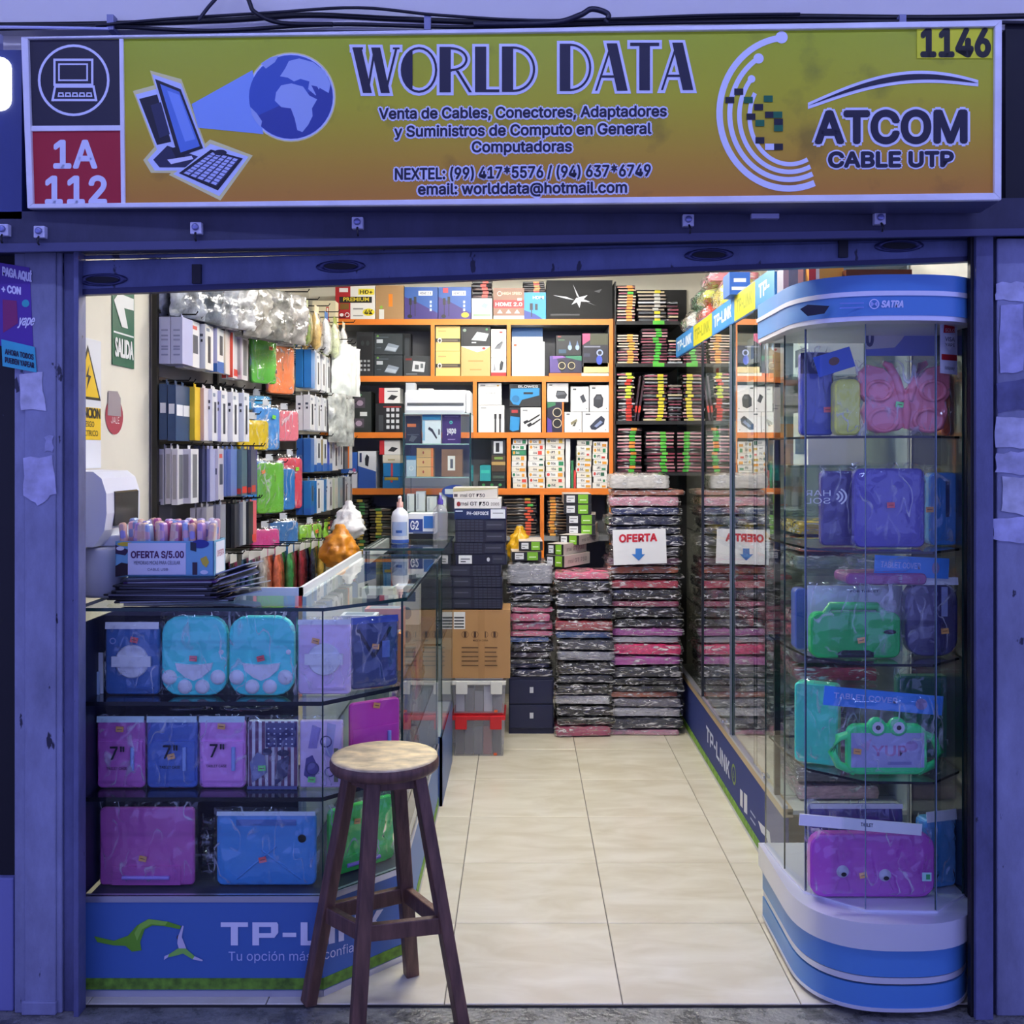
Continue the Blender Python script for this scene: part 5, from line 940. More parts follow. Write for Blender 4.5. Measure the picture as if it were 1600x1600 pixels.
# ------------------------------------------------------------------ tower of boxes on plastic bins
DW = 5.27; bxw = lambda px: (px - CX) * DW / F; zw = lambda py: EYE - (py - CY) * DW / F
def bin_(name, label, px0, px1, zb, zt_, lid, extra):
    x0, x1 = bxw(px0), bxw(px1); r = empty(name, ((x0 + x1) / 2, DW, zb), 0, label, 'storage bin'); w = x1 - x0; h = zt_ - zb; t = .004; dp = .24; hb_ = h - .035
    i = .012
    MB().rings([[(-w / 2 + i, i, .0), (w / 2 - i, i, 0), (w / 2 - i, dp - i, 0), (-w / 2 + i, dp - i, 0)], [(-w / 2 + .004, .004, hb_), (w / 2 - .004, .004, hb_), (w / 2 - .004, dp - .004, hb_), (-w / 2 + .004, dp - .004, hb_)]], BINPLASTIC, True, False).build('tub', r)
    l = MB().box(-w / 2, w / 2, 0, dp, hb_, h - .012, mat(lid, .35)).box(-w / 2 + .015, w / 2 - .015, .015, dp - .015, h - .012, h, mat(lid, .35)).build('lid', r); bev(l, .004)
    for k in (-1, 1): bev(MB().box(k * w * .32 - .03, k * w * .32 + .03, -.008, .002, hb_ - .045, h - .014, mat(lid, .35)).build('clip', r), .003)
    for q in range(5):
        x = -w / 2 + .02 + q * (w - .04) / 5; MB().box(x, x + (w - .04) / 5 - .004, .03, dp - .03, .004, hb_ * rnd.uniform(.75, .95), mat(rnd.choice(extra), .4)).build('contents', r)
    MB().box(w * .28, w * .34, -.002 + i * .8, i * .9, .004, .016, mat('#e8602a', .5)).build('price_tag', r)
    return r
zb1 = zw(1115)
bin_('storage_bin', 'clear storage bin with red lid at the foot of the box tower', 705, 790, 0, zb1, '#c81c24', ['#4a4a58', '#6a4a5c', '#3a3c48', '#8a3a44', '#585a66'])
bin_('storage_bin', 'clear storage bin with white lid below the cardboard box', 706, 791, zb1, zw(1060), '#e4e4dc', ['#5a5c68', '#7a7c8c', '#c8cad8', '#4a4c58', '#686a78'])
zc0, zc1 = zw(1060), zw(953)
kb = carton('cardboard_box', 'brown shipping carton with handling symbols between bins and black boxes', 'box', 707, 953, 797, zc0 + .001, '#b08656', [('r', .02, .72, .22, .97, '#e8e8e4')] + [('r', .03, .74 + .045 * k, .2, .762 + .045 * k, '#3c3c3c') for k in range(4)] + [x for k in range(4) for x in (('a', .22 + .17 * k, .64, .06, .006, '#5a3c20'), ('r', .2 + .17 * k, .6, .24 + .17 * k, .68, '#4a3018'))] + [('r', .16, .44 - .065 * k, .16 + (.6 if k % 2 else .62), .455 - .065 * k, '#5f4426') for k in range(5)] + [('r', .45, 0, .56, 1, '#a87e4e'), ('t', 'MADE IN CHINA', .36, .54, .62, .02, '#5a3c20')], d=DW, depth=.235)
blk = '#1c1e2c'
def bbox(lb, px0, y0, px1, y1, col, dec, dd=0, **kw): return carton('parts_box', lb, 'box', px0, y0, px1, None, col, dec, d=DW + dd, depth=.235, pyb=y1, group='box tower', rough=.35, **kw)
grid = lambda u0, u1: [('r', u0 + (u1 - u0) * (i + .1) / 6, (j + .15) / 4, u0 + (u1 - u0) * (i + .9) / 6, (j + .85) / 4, '#343644') for i in range(6) for j in range(4)]
side = lambda u0, u1: [('r', u0, .12, u1, .88, '#2c2e3c'), ('r', u0 + .02, .5, u1 - .05, .6, '#50525e')]
rows = [(951, 936), (935.6, 918), (917.6, 901), (900.6, 883), (882.6, 866), (865.6, 848), (847.6, 830), (829.6, 812)]
ordn = ('lowest', 'second', 'third', 'fourth', 'fifth', 'sixth', 'seventh', 'eighth')
for k, (y1, y0) in enumerate(rows):
    j = rnd.uniform(-1.5, 1.5); a, b_ = (705, 784) if k < 4 else (711, 791)
    if k == 4: dec = [('r', .06, .1, .32, .9, '#e8eaec'), ('r', .1, .5, .28, .58, '#3a3c40'), ('r', .1, .25, .2, .35, '#3a3c40'), ('e', .64, .5, .03, .2, '#c8cad0')] + side(.72, .96)
    elif k < 4: dec = side(.04, .38) + grid(.44, .97)
    else: dec = grid(.04, .55) + side(.6, .96)
    bbox(f'black component box with grid print, {ordn[k]} from the carton', a + j, y0, b_ + j, y1, blk, dec)
bbox('navy component box with white title and label in box tower', 710, 795, 791, 811.6, '#1a2a52', [('t', 'PH-GEFORCE', .24, .42, .66, .3, '#e8ecf4'), ('r', .7, .08, .98, .95, '#dfe4ea'), ('r', .74, .55, .94, .62, '#50545c'), ('r', .02, .72, .16, .84, '#c8d0e0')])
bbox('white msi GT 730 graphics card box, lower of the top two', 710, 779, 783, 794.6, '#e4e2de', [('t', 'msi GT 730', .12, .3, .74, .36, '#3a3436'), ('e', .09, .45, .04, .25, '#8a2a2a'), ('t', '2GD5', .78, .3, .96, .28, '#8a8480')])
bbox('white msi GT 730 graphics card box topping the tower', 708, 762, 777, 778.6, '#d8d4cc', [('t', 'msi GT 730', .16, .12, .72, .3, '#4a4446'), ('r', .02, .12, .1, .4, '#4a4446'), ('p', [(0, .6), (1, .9), (1, 1), (0, 1)], '#b8b088')], dd=.01)

# graphics card boxes heaped to the right
def gpu(lb, px0, y0, px1, y1, d, rz=0, side_=True):
    k = d / F; w = (px1 - px0) * k; h = (y1 - y0) * k; r = MB(); dp = .3
    r.box(-w / 2, w / 2, 0, dp, 0, h, mat('#d8d0c8', .4)); decals(r, w, h, 0, [('r', 0, 0, 1, 1, '#1c1c1e'), ('r', .1, .15, .4, .85, '#e4e6e8'), ('r', .13, .55, .36, .62, '#44464a'), ('r', .13, .3, .25, .36, '#44464a'), ('r', .52, .05, .88, .95, '#7cb82f'), ('r', .58, .35, .82, .45, '#e8f4d8')])
    for s_ in (-1, 1):
        r.fit('msi GT 730', (s_ * (w / 2 + .001), .04 if s_ > 0 else .26, h * .3), (s_ * (w / 2 + .001), .26 if s_ > 0 else .04, h * .3), h * .35, (s_, 0, 0), mat('#6a6262', .5), 0, up=(0, 0, 1))
    o = r.build('graphics_card_box', None, W((px0 + px1) / 2, y1, d), rz); return tag(o, lb, 'box', 'heaped graphics card boxes')
gpu('graphics card box with green end label, lower of front left pair', 800, 862, 846, 876, 5.72, .05); gpu('graphics card box with green end label, upper of front left pair', 811, 846, 848, 860, 5.73, .02)
gpu('graphics card box with turned end, lowest of right heap', 850, 868, 884, 886, 5.75, -.55); gpu('graphics card box with turned end, second of right heap', 853, 850, 882, 867, 5.76, -.5)
for k in range(4): gpu(f'graphics card box in the back right heap, {ordn[k] if k else "lowest"} one', 885 - 4 * (k > 1), 820 - 16 * k, 930 - 6 * (k > 1), 835.4 - 16 * k, 5.98, -.12 + .04 * k)
gpu('graphics card box tilted at front of the right heap', 872, 836, 906, 851, 5.86, -.45)
# ------------------------------------------------------------------ soft goods helpers
def E(c, t=(.27, .27, .55)):            # true colour of a thing seen in the bluish light by the doorway
    return tuple(min(.92, max(.012, a / b)) for a, b in zip(lin(c), t))
def film_bag(w, h, t, seed, nx=14, nz=18, wr=.008, m=None):
    r = random.Random(seed); ox = r.uniform(0, 50); mb = MB()
    for s_ in (-1, 1):
        vs = []
        for j in range(nz + 1):
            for i in range(nx + 1):
                u, v = i / nx * 2 - 1, j / nz * 2 - 1
                e = (1 - abs(u) ** 8) * (1 - abs(v) ** 8)
                nn = noise.noise(Vector((u * 2.2 + ox, v * 2.8, s_ * 3 + ox))) + .8 * noise.noise(Vector((u * 6 + v * 5 + ox, v * 7 - u * 5, ox)))
                y = s_ * (t / 2 * (.12 + .88 * e)) + nn * wr * (.35 + .65 * e) * (1 if s_ < 0 else .4)
                x = u * w / 2 + noise.noise(Vector((v * 4 + ox, 1, ox))) * .003; z = (v + 1) / 2 * h + noise.noise(Vector((u * 4 + ox, 7, ox))) * .003 * (v > 0)
                vs.append((x, y, z))
        fs = []
        for j in range(nz):
            for i in range(nx):
                a = j * (nx + 1) + i; q = (a, a + 1, a + nx + 2, a + nx + 1); fs.append(q if s_ < 0 else q[::-1])
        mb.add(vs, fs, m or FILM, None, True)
    return mb
def case(name, label, px0, py0, px1, zb, d, col, t=.018, r=.014, dec=(), extra=None, bag=True, price=None, rz=0, header=None, group=None, cat='tablet case', w=None, h=None, lean=0, pyb=None, rough=.35, outline_=None):
    k = d / F; W_ = w or (px1 - px0) * k
    if zb is None: zb = EYE - (pyb - CY) * k
    H_ = h or EYE - (py0 - CY) * k - zb
    o = empty(name, (((px0 + px1) / 2 - CX) * k, d + .01, zb + .0006), rz, label, cat, group); o.rotation_euler.x = -lean
    m = col if not isinstance(col, (str, tuple)) else mat(col, rough, coat=.35, bump=.12, bscale=9)
    mb = MB()
    if outline_: mb.rings([[(u * W_ * .97 * q, y, .5 * H_ + (v - .5) * H_ * .95 * q) for u, v in outline_] for q, y in ((.97, t / 2), (1, t / 3), (1, -t / 3), (.96, -t / 2))], m, True, False)
    else: mb.slab(W_ * .97, H_ * (.95 if bag else 1), t, r, min(t * .3, .004), m)
    mb.v = [(x, y, z + .002) for x, y, z in mb.v]; decals(mb, W_ * .97, H_ * (.95 if bag else 1), -t / 2, dec)
    if extra: extra(mb, W_ * .97, H_ * .95, t, m)
    mb.build('body', o)
    if price: MB().box(-.011, .011, -.0006, .0006, -.008, .008, mat(price[2], .5)).box(-.007, .007, -.0009, -.0006, -.001, .001, mat('#8a4a30', .5)).build('price_tag', o, ((price[0] - .5) * W_, -t / 2 - .0085, price[1] * H_)).rotation_euler.y = rnd.uniform(-.25, .25)
    if header: MB().box(-W_ * .48, W_ * .48, -.001, .001, 0, header[0], mat(header[1], .5)).build('header_card', o, (0, -t / 2 - .004, H_ * .93)).rotation_euler.x = -.15
    if bag: film_bag(W_ * 1.04, H_ * 1.03, t + .022, hash_(label)).build('plastic_bag', o)
    return o
def hash_(s): return sum(ord(c) * (i + 3) for i, c in enumerate(s)) % 9973
OR, RD, GN = (1.0, .5, .14), (1.0, .16, .16), (.25, 1.0, .25)

# ------------------------------------------------------------------ goods in the front of the left counter
S1, S2, S3 = .8345, .5615, .2765; DF = 3.03
def paw(mb, w, h, t, m):
    pale = mat(E('#a8c0f0'), .4); y = -t / 2 - .002
    def blob(cx, cz, rx, rz_, dep=.008):
        n = 16; mb.rings([[(cx + rx * s_ * math.cos(a * math.tau / n), y - dd, cz + rz_ * s_ * math.sin(a * math.tau / n)) for a in range(n)] for s_, dd in ((.15, dep), (.6, dep * .85), (.92, dep * .4), (1, -.002))], pale)
    for u, v, q in ((-.38, .24, .062), (-.14, .12, .06), (.13, .12, .06), (.37, .24, .062)): blob(u * w, v * h, q * w * 1.9, q * w * 1.9)
    pts = [(-.28, .42), (-.1, .40), (.1, .40), (.28, .42), (.25, .33), (.12, .24), (0, .2), (-.12, .24), (-.25, .33)]
    mb.add([(u * w, y - .004, v * h) for u, v in pts] + [(u * w * 1.06, y + .002, (v - .3) * h * 1.06 + .3 * h) for u, v in pts], [tuple(range(9))] + [(k, (k + 1) % 9, 9 + (k + 1) % 9, 9 + k) for k in range(9)], pale)
    blob(.42 * w, .56 * h, .04 * w, .04 * w, .003)
def ring_stand(mb, w, h, t, m):
    n = 28; mm = mat(E('#8fa4e0'), .4); y = -t / 2
    mb.rings([[(r_ * math.cos(a * math.tau / n), y - dd, .5 * h + r_ * math.sin(a * math.tau / n)) for a in range(n)] for r_, dd in ((.29 * w, .007), (.31 * w, .004), (.31 * w, -.002))], mm)
    mb.box(-.36 * w, .36 * w, y - .012, y - .004, .43 * h, .58 * h, mat(E('#a8b8ee'), .4)); mb.box(-.12 * w, .4 * w, y - .006, y, .1 * h, .12 * h, m)
def pocket(mb, w, h, t, m):
    mb.box(-.46 * w, .46 * w, -t / 2 - .004, -t / 2, .12 * h, .7 * h, m); mb.tube([(.26 * w, -t / 2 - .008, .28 * h), (.26 * w, -t / 2 - .008, .62 * h)], .006, mat(E('#5a6ad0'), .4), 8)
GL = 'tablet cases in the left counter'
case('tablet_case', 'dark blue tablet case with round stand on the counter top shelf', 163, 975, 250, S1, DF, E('#1c3c8c'), extra=ring_stand, price=(.55, .78, RD), header=(.02, E('#8a98d8')), group=GL, dec=[('a', .14, .8, .06, .02, '#a8b8e8')])
for k, (a, b) in enumerate(((252, 356), (357, 461))): case('tablet_case', 'turquoise paw-shaped tablet case, ' + ('left one beside the dark blue case' if k == 0 else 'right one beside the pink case'), a, 958, b, S1, DF - .005, E('#2f94b4'), t=.03, r=.05, extra=paw, price=(.5, .46, RD), group=GL)
case('tablet_case', 'pale pink tablet case with round stand on counter top shelf', 464, 968, 549, S1, DF, E('#a878cc'), extra=ring_stand, price=(.35, .72, OR), header=(.015, E('#a0b0f0')), group=GL, dec=[('p', [(.32, .42), (.36, .42), (.46, .66), (.42, .66)], '#40304a')])
case('tablet_case', 'navy zipped tablet case in the angled corner, top shelf', 548, 966, 618, S1, 3.12, E('#1a2460'), price=(.5, .6, OR), group=GL, rz=.5, w=.155, dec=[('p', [(.1, .9), (.18, .9), (.5, .5), (.46, .45)], '#0c1030'), ('p', [(.8, .9), (.88, .9), (.5, .45), (.46, .5)], '#0c1030'), ('r', .66, .45, .82, .7, '#6a84c8')], header=(.02, E('#20308a')))
for k, (a, b, c, lb) in enumerate(((150, 227, '#7a3c9c', 'violet'), (228, 309, '#2a409c', 'royal blue'), (310, 384, '#8a58b8', 'pinkish purple'))):
    case('tablet_case', f'{lb} seven inch tablet case on the counter middle shelf', a, 1121, b, S2, DF, E(c), extra=pocket, price=(.5, (.84, .46, .88)[k], OR), header=(.018, E('#7a8ad8')), group=GL, dec=[('t', '7"', .32, .5, .56, .12, '#15102a')], )
for o_ in list(bpy.data.objects)[-1:]: pass
def labels7(px, py): pass
for k, (x0, yb) in enumerate(((172, 1187), (255, 1185), (328, 1183))):
    m2 = MB(); ptext(m2, '7"', x0, x0 + 22, yb, 20, '#140f28', DF - .012, .5); ptext(m2, 'TABLET CASE', x0 - 6, x0 + 26, yb + 16, 4, '#140f28', DF - .012, .1)
    rt = [o for o in bpy.data.objects if o.name.startswith('tablet_case') and o.get('label', '').endswith('tablet case on the counter middle shelf')][k]
    m2.v = [tuple(Vector(p) - rt.location) for p in m2.v]; m2.build('print', rt)
stripes = [('r', .02 + .13 * k, .0, .085 + .13 * k, 1, '#7c4a6e') for k in range(8)] + [('r', .36, .62, .98, .98, '#2a2a6c')] + [('e', .42 + .12 * i, .67 + .075 * j, .02, .012, '#e4e6f4') for i in range(5) for j in range(4)] + [('p', [(.1, .1), (.4, .25), (.35, .5), (.2, .55), (.05, .4)], '#8a90b8'), ('p', [(.55, .05), (.8, .2), (.85, .5), (.6, .42)], '#4a4a6e'), ('e', .4, .56, .1, .05, '#34345c'), ('e', .72, .54, .12, .05, '#34345c'), ('r', .0, 0, 1, .05, '#6a70a0')]
case('tablet_sleeve', 'sleeve printed with a stars and stripes flag, middle shelf', 386, 1122, 466, S2, DF, E('#b4b8e0'), r=.006, dec=stripes, price=(.3, .3, GN), group=GL, cat='tablet sleeve')
case('tablet_sleeve', 'sleeve with purple doodle pattern beside the flag sleeve', 467, 1122, 536, S2, DF, E('#8878c4'), r=.006, dec=[('p', [(.1, .2), (.3, .1), (.45, .3), (.3, .5), (.15, .45)], '#5a4a9a'), ('p', [(.6, .5), (.75, .45), (.85, .95), (.65, .98)], '#b8b4dc'), ('r', .8, .1, .9, .6, '#8a8c6a'), ('p', [(.2, .6), (.4, .6), (.5, .9), (.3, .95)], '#a894d4'), ('a', .3, .3, .16, .03, '#3a2f7a'), ('a', .62, .7, .14, .03, '#3a2f7a'), ('a', .7, .25, .12, .03, '#46387e')], price=(.3, .14, GN), group=GL, cat='tablet sleeve')
case('tablet_case', 'magenta tablet case in angled corner of the middle shelf', 548, 1096, 620, S2, 3.14, E('#8a2a94'), extra=pocket, price=(.5, .95, OR), group=GL, rz=.6, w=.17, bag=False)
def flap(mb, w, h, t, m): mb.box(-.36 * w, .36 * w, -t / 2 - .004, -t / 2, .02 * h, .26 * h, m); mb.tube([(-.25 * w, -t / 2 - .007, .12 * h), (.25 * w, -t / 2 - .007, .12 * h)], .006, mat(E('#6a5ac0'), .4), 8)
def keyb(mb, w, h, t, m):
    mb.box(-.3 * w, .3 * w, -t / 2 - .003, -t / 2, .84 * h, .92 * h, mat(E('#2a4494'), .3)); mb.tube([(-.3 * w, -t / 2, .1 * h), (.1 * w, -t / 2, .55 * h)], .003, m, 6); mb.tube([(.35 * w, -t / 2, .1 * h), (-.05 * w, -t / 2, .5 * h)], .003, m, 6)
    n = 14; mb.rings([[(.36 * w + r_ * math.cos(a * math.tau / n), -t / 2 - .002, .66 * h + r_ * math.sin(a * math.tau / n)) for a in range(n)] for r_ in (.004, .012)], mat(E('#6a8ae0'), .4))
case('tablet_case', 'large magenta violet tablet case on the counter floor', 153, 1258, 305, S3, DF, E('#7a3a94'), r=.012, extra=flap, price=(.47, .35, OR), group=GL)
case('tablet_case', 'large bright blue tablet case on the counter floor', 336, 1266, 496, S3, DF, E('#2a5cb4'), r=.02, extra=keyb, price=(.47, .36, RD), group=GL, header=(.012, E('#8098e8')))
case('tablet_case', 'large green tablet case in the angled corner, counter floor', 505, 1250, 622, S3, 3.16, E('#2a8a48'), extra=flap, price=(.4, .72, OR), group=GL, rz=.72, w=.24, r=.016)
for k, (x, z, wd) in enumerate(((320, S3, 30), (320, S3 + .05, 28), (319, S3 + .1, 30), (321, S3 + .15, 26))):
    carton('folded_bag', f'folded clear bag wedged between large cases, {("bottom", "second", "third", "top")[k]} layer', 'bag', x - wd / 2, 1000, x + wd / 2, z, '#8fa0c0', [], d=DF + .02, depth=.1, group='folded bags on counter floor') if 0 else tag(film_bag(.05, .045, .06, k + 5, 8, 6).build('folded_bag', None, (cpx(x, DF), DF + .05, z)), f'folded clear bag wedged between large cases, {("bottom", "second", "third", "top")[k]} layer', 'bag', 'folded bags on counter floor')
for k, (px, py, zb, c) in enumerate(((147, 1030, S1, '#9aa8e8'), (143, 1062, S1, '#6a78b8'))):
    carton('price_card', 'small pale card at left end of top shelf, ' + ('upper' if k == 0 else 'lower'), 'card', px - 9, py - 12, px + 12, None if k == 0 else S1, E(c), [], d=DF + .02 - .012 * k, depth=.006, pyb=py + 10) if k else carton('price_card', 'small pale card standing at left end of top shelf', 'card', px - 9, py - 10, px + 14, S1, E(c), [], d=DF + .02, depth=.004)
# white sheets lying over the lower cases
for k, (a, b, y) in enumerate(((250, 320, 1112), (330, 425, 1112))):
    tag(film_bag((b - a) * DF / F, .02, .1, 90 + k, 10, 4).build('folded_bag', None, (cpx((a + b) / 2, DF), DF + .08, W(a, y + 6, DF).z)), f'flattened clear bag lying over the middle shelf cases, {("left", "right")[k]}', 'bag', 'folded bags over the cases')

# boxes inside the long arm of the counter
GI = 'boxes inside the counter arm'
for k, (x, y, w_, h_, c, lb) in enumerate(((-.55, 3.5, .12, .16, '#e8eaec', 'white'), (-.5, 3.78, .14, .14, '#d8a0a0', 'pale red'), (-.56, 4.05, .12, .18, '#c8d8d0', 'pale green'), (-.47, 4.28, .1, .16, '#efe8d8', 'cream'), (-.44, 3.38, .1, .12, '#f09a5a', 'orange'))):
    mb = MB().box(-w_ / 2, w_ / 2, 0, .08, 0, h_, mat(c, .4)); decals(mb, w_, h_, 0, [('r', .15, .6, .85, .85, '#5a6a80'), ('e', .5, .3, .18, .16, '#8a98a8')]); mb.poly([(-w_ * .4, .01, h_ + .0006), (w_ * .4, .01, h_ + .0006), (w_ * .4, .07, h_ + .0006), (-w_ * .4, .07, h_ + .0006)], mat('#8a98a8', .5))
    tag(mb.build('accessory_box', None, (x, y, .8345)), f'{lb} accessory box on the glass shelf inside the counter arm', 'box', GI)
for k, (y, c, lb) in enumerate(((3.5, '#7a5a8a', 'purple'), (3.85, '#3a5a9a', 'blue'), (4.2, '#a84a6a', 'pink'))):
    case('tablet_case', f'{lb} wrapped case standing inside the counter arm facing the aisle', 700, 700, 720, .5615, 4, c, w=.2, h=.2, rz=math.pi / 2, group=GI).location = (-.42, y, .5615)
for k, (y, c, lb) in enumerate(((3.55, '#2a3a6a', 'navy'), (3.95, '#5a7ab0', 'sky blue'))):
    case('tablet_case', f'{lb} wrapped case low inside the counter arm facing the aisle', 700, 700, 720, .2765, 4, c, w=.22, h=.22, rz=math.pi / 2, group=GI).location = (-.42, y, .2765)

# ------------------------------------------------------------------ goods in the display column
GD = 'goods in the display column'
LV = [1.5925, 1.2675, .9505, .6205, .2645]; DD = 3.02
case('tablet_bag', 'dark blue bagged case hanging card on column top shelf', 1252, 545, 1300, LV[0], 3.05, E('#26308c'), group=GD, price=(.78, .3, RD), t=.03, w=.1, dec=[('r', 0, .75, 1, 1, '#16205c')])
o = case('tablet_case', 'yellow case seen edge-on on the column top shelf', 1300, 590, 1345, LV[0], 3.0, E('#8a8a44'), group=GD, t=.05, r=.02, w=.075)
c0 = W(1305, 565, 2.99); m2 = MB().box(-.055, .055, -.001, .001, -.03, .03, mat(E('#20389c'), .4)); n = 12; m2.poly([(.0 + .016 * math.cos(a * math.tau / n), -.0016, .002 + .012 * math.sin(a * math.tau / n)) for a in range(n)], mat('#7a5030', .5)); o2 = m2.build('header_card', o); o2.location = Vector((c0.x, 3.0, c0.z)) - o.location; o2.rotation_euler.y = -.3
BFLY = [(0, .1), (.08, .04), (.3, 0), (.42, .06), (.48, .3), (.44, .45), (.5, .55), (.5, .88), (.42, .98), (.25, .93), (.1, .72), (0, .62), (-.1, .72), (-.25, .93), (-.42, .98), (-.5, .88), (-.5, .55), (-.44, .45), (-.48, .3), (-.42, .06), (-.3, 0), (-.08, .04)]
def butterfly(mb, w, h, t, m):
    for s_ in (-1, 1): mb.tube([(s_ * .03 * w, -t / 2 + .004, .5 * h), (s_ * .1 * w, -t / 2 + .004, .8 * h), (s_ * .18 * w, -t / 2 + .006, 1.0 * h), (s_ * .24 * w, -t / 2 + .006, 1.04 * h)], [.014, .014, .012, .007], m, 8)
    mb.tube([(0, -t / 2 - .002, .1 * h), (0, -t / 2 - .006, .35 * h), (0, -t / 2 - .002, .6 * h)], [.008, .014, .008], m, 8)
    for u, v, ru, rv in ((-.25, .22, .17, .17), (.25, .22, .17, .17), (-.3, .64, .15, .15), (.3, .64, .15, .15)):
        n = 16; mb.rings([[(u * w + ru * w * s_ * math.cos(a * math.tau / n), -t / 2 - dd, v * h + rv * h * s_ * math.sin(a * math.tau / n)) for a in range(n)] for s_, dd in ((.75, .001), (.85, .006), (1, .006), (1.08, .001))], m, False)
case('tablet_case', 'pink butterfly-shaped tablet case on the column top shelf', 1342, 566, 1487, LV[0], 2.99, E('#e0486c'), t=.03, outline_=BFLY, extra=butterfly, price=(.42, .42, GN), group=GD)
case('tablet_case', 'orange case edge behind the pink butterfly case', 1468, 590, 1496, LV[0], 3.12, E('#a04838'), t=.05, group=GD, bag=False)
m2 = MB(); r = empty('blue_poster', W(1406, 548, 3.2), 0, 'blue poster with white curve at the top of the display column', 'poster')
pap([(1352, 488), (1462, 488), (1462, 556), (1352, 556)], mat(E('#3a4ab8'), .5), 3.2, m2); fpoly(m2, [(1352, 497), (1424, 497), (1420, 515), (1408, 532), (1398, 543), (1352, 546)], '#e4ecf2', 3.198); ptext(m2, '0', 1354, 1364, 540, 26, '#1a2a6c', 3.196, 1.5); local(m2, r).build('sheet', r)
m2 = MB(); r = empty('warning_sticker', W(1482, 584, 2.93), 0, 'white tall sticker with red badge on the column glass', 'sticker')
STK = lambda x, y: RP(x, y, (GP[3][0], GP[3][1], 0), Vector((GP[4][1] - GP[3][1], -(GP[4][0] - GP[3][0]), 0)).normalized())
sn2 = Vector((GP[4][1] - GP[3][1], -(GP[4][0] - GP[3][0]), 0)).normalized()
def kp2(pts, c, off): m2.poly([tuple(STK(x, y) + sn2 * off) for x, y in pts][::-1], mat(c, .5))
kp2([(1468, 500), (1495, 502), (1495, 586), (1468, 583)], '#dfe2ee', .0015); kp2([(1473, 520), (1474, 508), (1482, 503), (1490, 509), (1491, 520)], '#c81c2a', .0025); kp2([(1474, 522), (1491, 523), (1488, 540), (1482, 548), (1476, 540)], '#f4f4f8', .0025); kp2([(1470, 553), (1494, 555), (1494, 564), (1470, 562)], '#b81c2a', .0025)
for t_, y in (('SOLO', 518), ('VISA', 533), ('YAPE', 541), ('izipay', 577)): m2.fit(t_, STK(1475, y) + sn2 * .003, STK(1490, y + 1) + sn2 * .003, .009, sn2, mat('#1a2248' if y != 518 else '#f4e8ea', .5), 0, up=(0, 0, 1))
local(m2, r).build('sheet', r)
case('tablet_case', 'dark purple case at the left of column second shelf', 1284, 731, 1340, LV[1], 3.06, E('#221c66'), t=.03, w=.115, group=GD, price=(.95, .35, OR))
case('tablet_case', 'indigo bagged tablet case in middle of column second shelf', 1333, 727, 1446, LV[1], 3.0, E('#2a2488'), t=.03, group=GD, price=(.5, .52, RD), r=.02)
case('tablet_case', 'bright blue case at right end of column second shelf', 1448, 734, 1496, LV[1], 3.08, E('#2450a8'), t=.05, group=GD, price=(.0, .48, OR), r=.02, dec=[('r', .55, .4, .68, .9, '#16306c')])
def handle_case(mb, w, h, t, m):
    mb.tube([(-.33 * w, 0, h * .98), (-.27 * w, 0, h * 1.2), (.25 * w, 0, h * 1.2), (.36 * w, 0, h * .98)], .012, m, 8)
    n = 16; dk_ = mat('#15181c', .4); mb.poly([(.38 * w + .07 * w * math.cos(a * math.tau / n), -t / 2 - .0008, .62 * h + .055 * h * math.sin(a * math.tau / n)) for a in range(n)], dk_); mb.poly([(u * w, -t / 2 - .0008, v * h) for u, v in ((-.2, .03), (.2, .03), (.2, .15), (.14, .2), (-.14, .2), (-.2, .15))], dk_)
    mb.slab(w * .9, h * .8, .006, .02, .002, m, Matrix.Translation((0, -t / 2, h * .1))) if 0 else None
case('tablet_case', 'green rugged tablet case with carry handle on column third shelf', 1264, 958, 1408, LV[2], 2.99, E('#0c6a40'), t=.035, r=.025, extra=handle_case, bag=False, group=GD, price=(.55, .42, OR))
tag(film_bag(.27, .2, .06, 77).build('plastic_bag', None, (cpx(1335, 2.99), 3.0, LV[2])), 'clear bag around the green rugged case, column third shelf', 'bag') if 0 else None
film_bag(.275, .22, .062, 77).build('plastic_bag', [o for o in bpy.data.objects if o.get('label', '').startswith('green rugged')][0])
case('tablet_case', 'black violet case with white header, column third shelf right', 1412, 905, 1496, LV[2], 3.02, E('#222054'), t=.04, r=.05, group=GD, price=(.72, .34, OR), header=(.022, E('#98a4e8')), dec=[('r', .68, .55, .8, .95, '#a8b0d8')])
case('tablet_case', 'slim blue case edge at left end of column third shelf', 1240, 920, 1262, LV[2], 3.12, E('#2c3c90'), t=.05, group=GD, bag=False)
carton('header_card', 'long white header card behind the green rugged case', 'card', 1262, 915, 1410, LV[2], E('#9aa4ec'), [('t', 'FOR TABLET', .45, .9, .75, .03, '#20264a')], d=3.1, depth=.004)
def tcover(label, a, b, y0, y1, zb, d, tw_):
    r = carton('header_card', label, 'card', a, y0, b, zb, E('#2450b0'), [('t', 'TABLET COVER', .08, .42, .62, .28, '#b8c4f4'), ('e', .82, .5, .05, .3, '#9a8ab4')], d=d, depth=.006, pyb=y1); r.rotation_euler.y = tw_; return r
tcover('blue TABLET COVER card over the purple folded bag, third shelf', 1366, 1482, 870, 902, None, 3.0, .05); tcover('blue TABLET COVER card on the frog case, fourth shelf', 1286, 1472, 1080, 1110, None, 2.97, .09)
tag(film_bag(.2, .05, .16, 55).build('folded_bag', None, (cpx(1370, 3.05), 3.06, LV[2] + .245)), 'folded clear bag lying under the upper TABLET COVER card', 'bag')
case('folded_case', 'purple wrapped case lying flat above the green case', 1312, 890, 1440, None, 3.04, E('#5a2a6c'), t=.12, h=.035, group=GD, pyb=912)
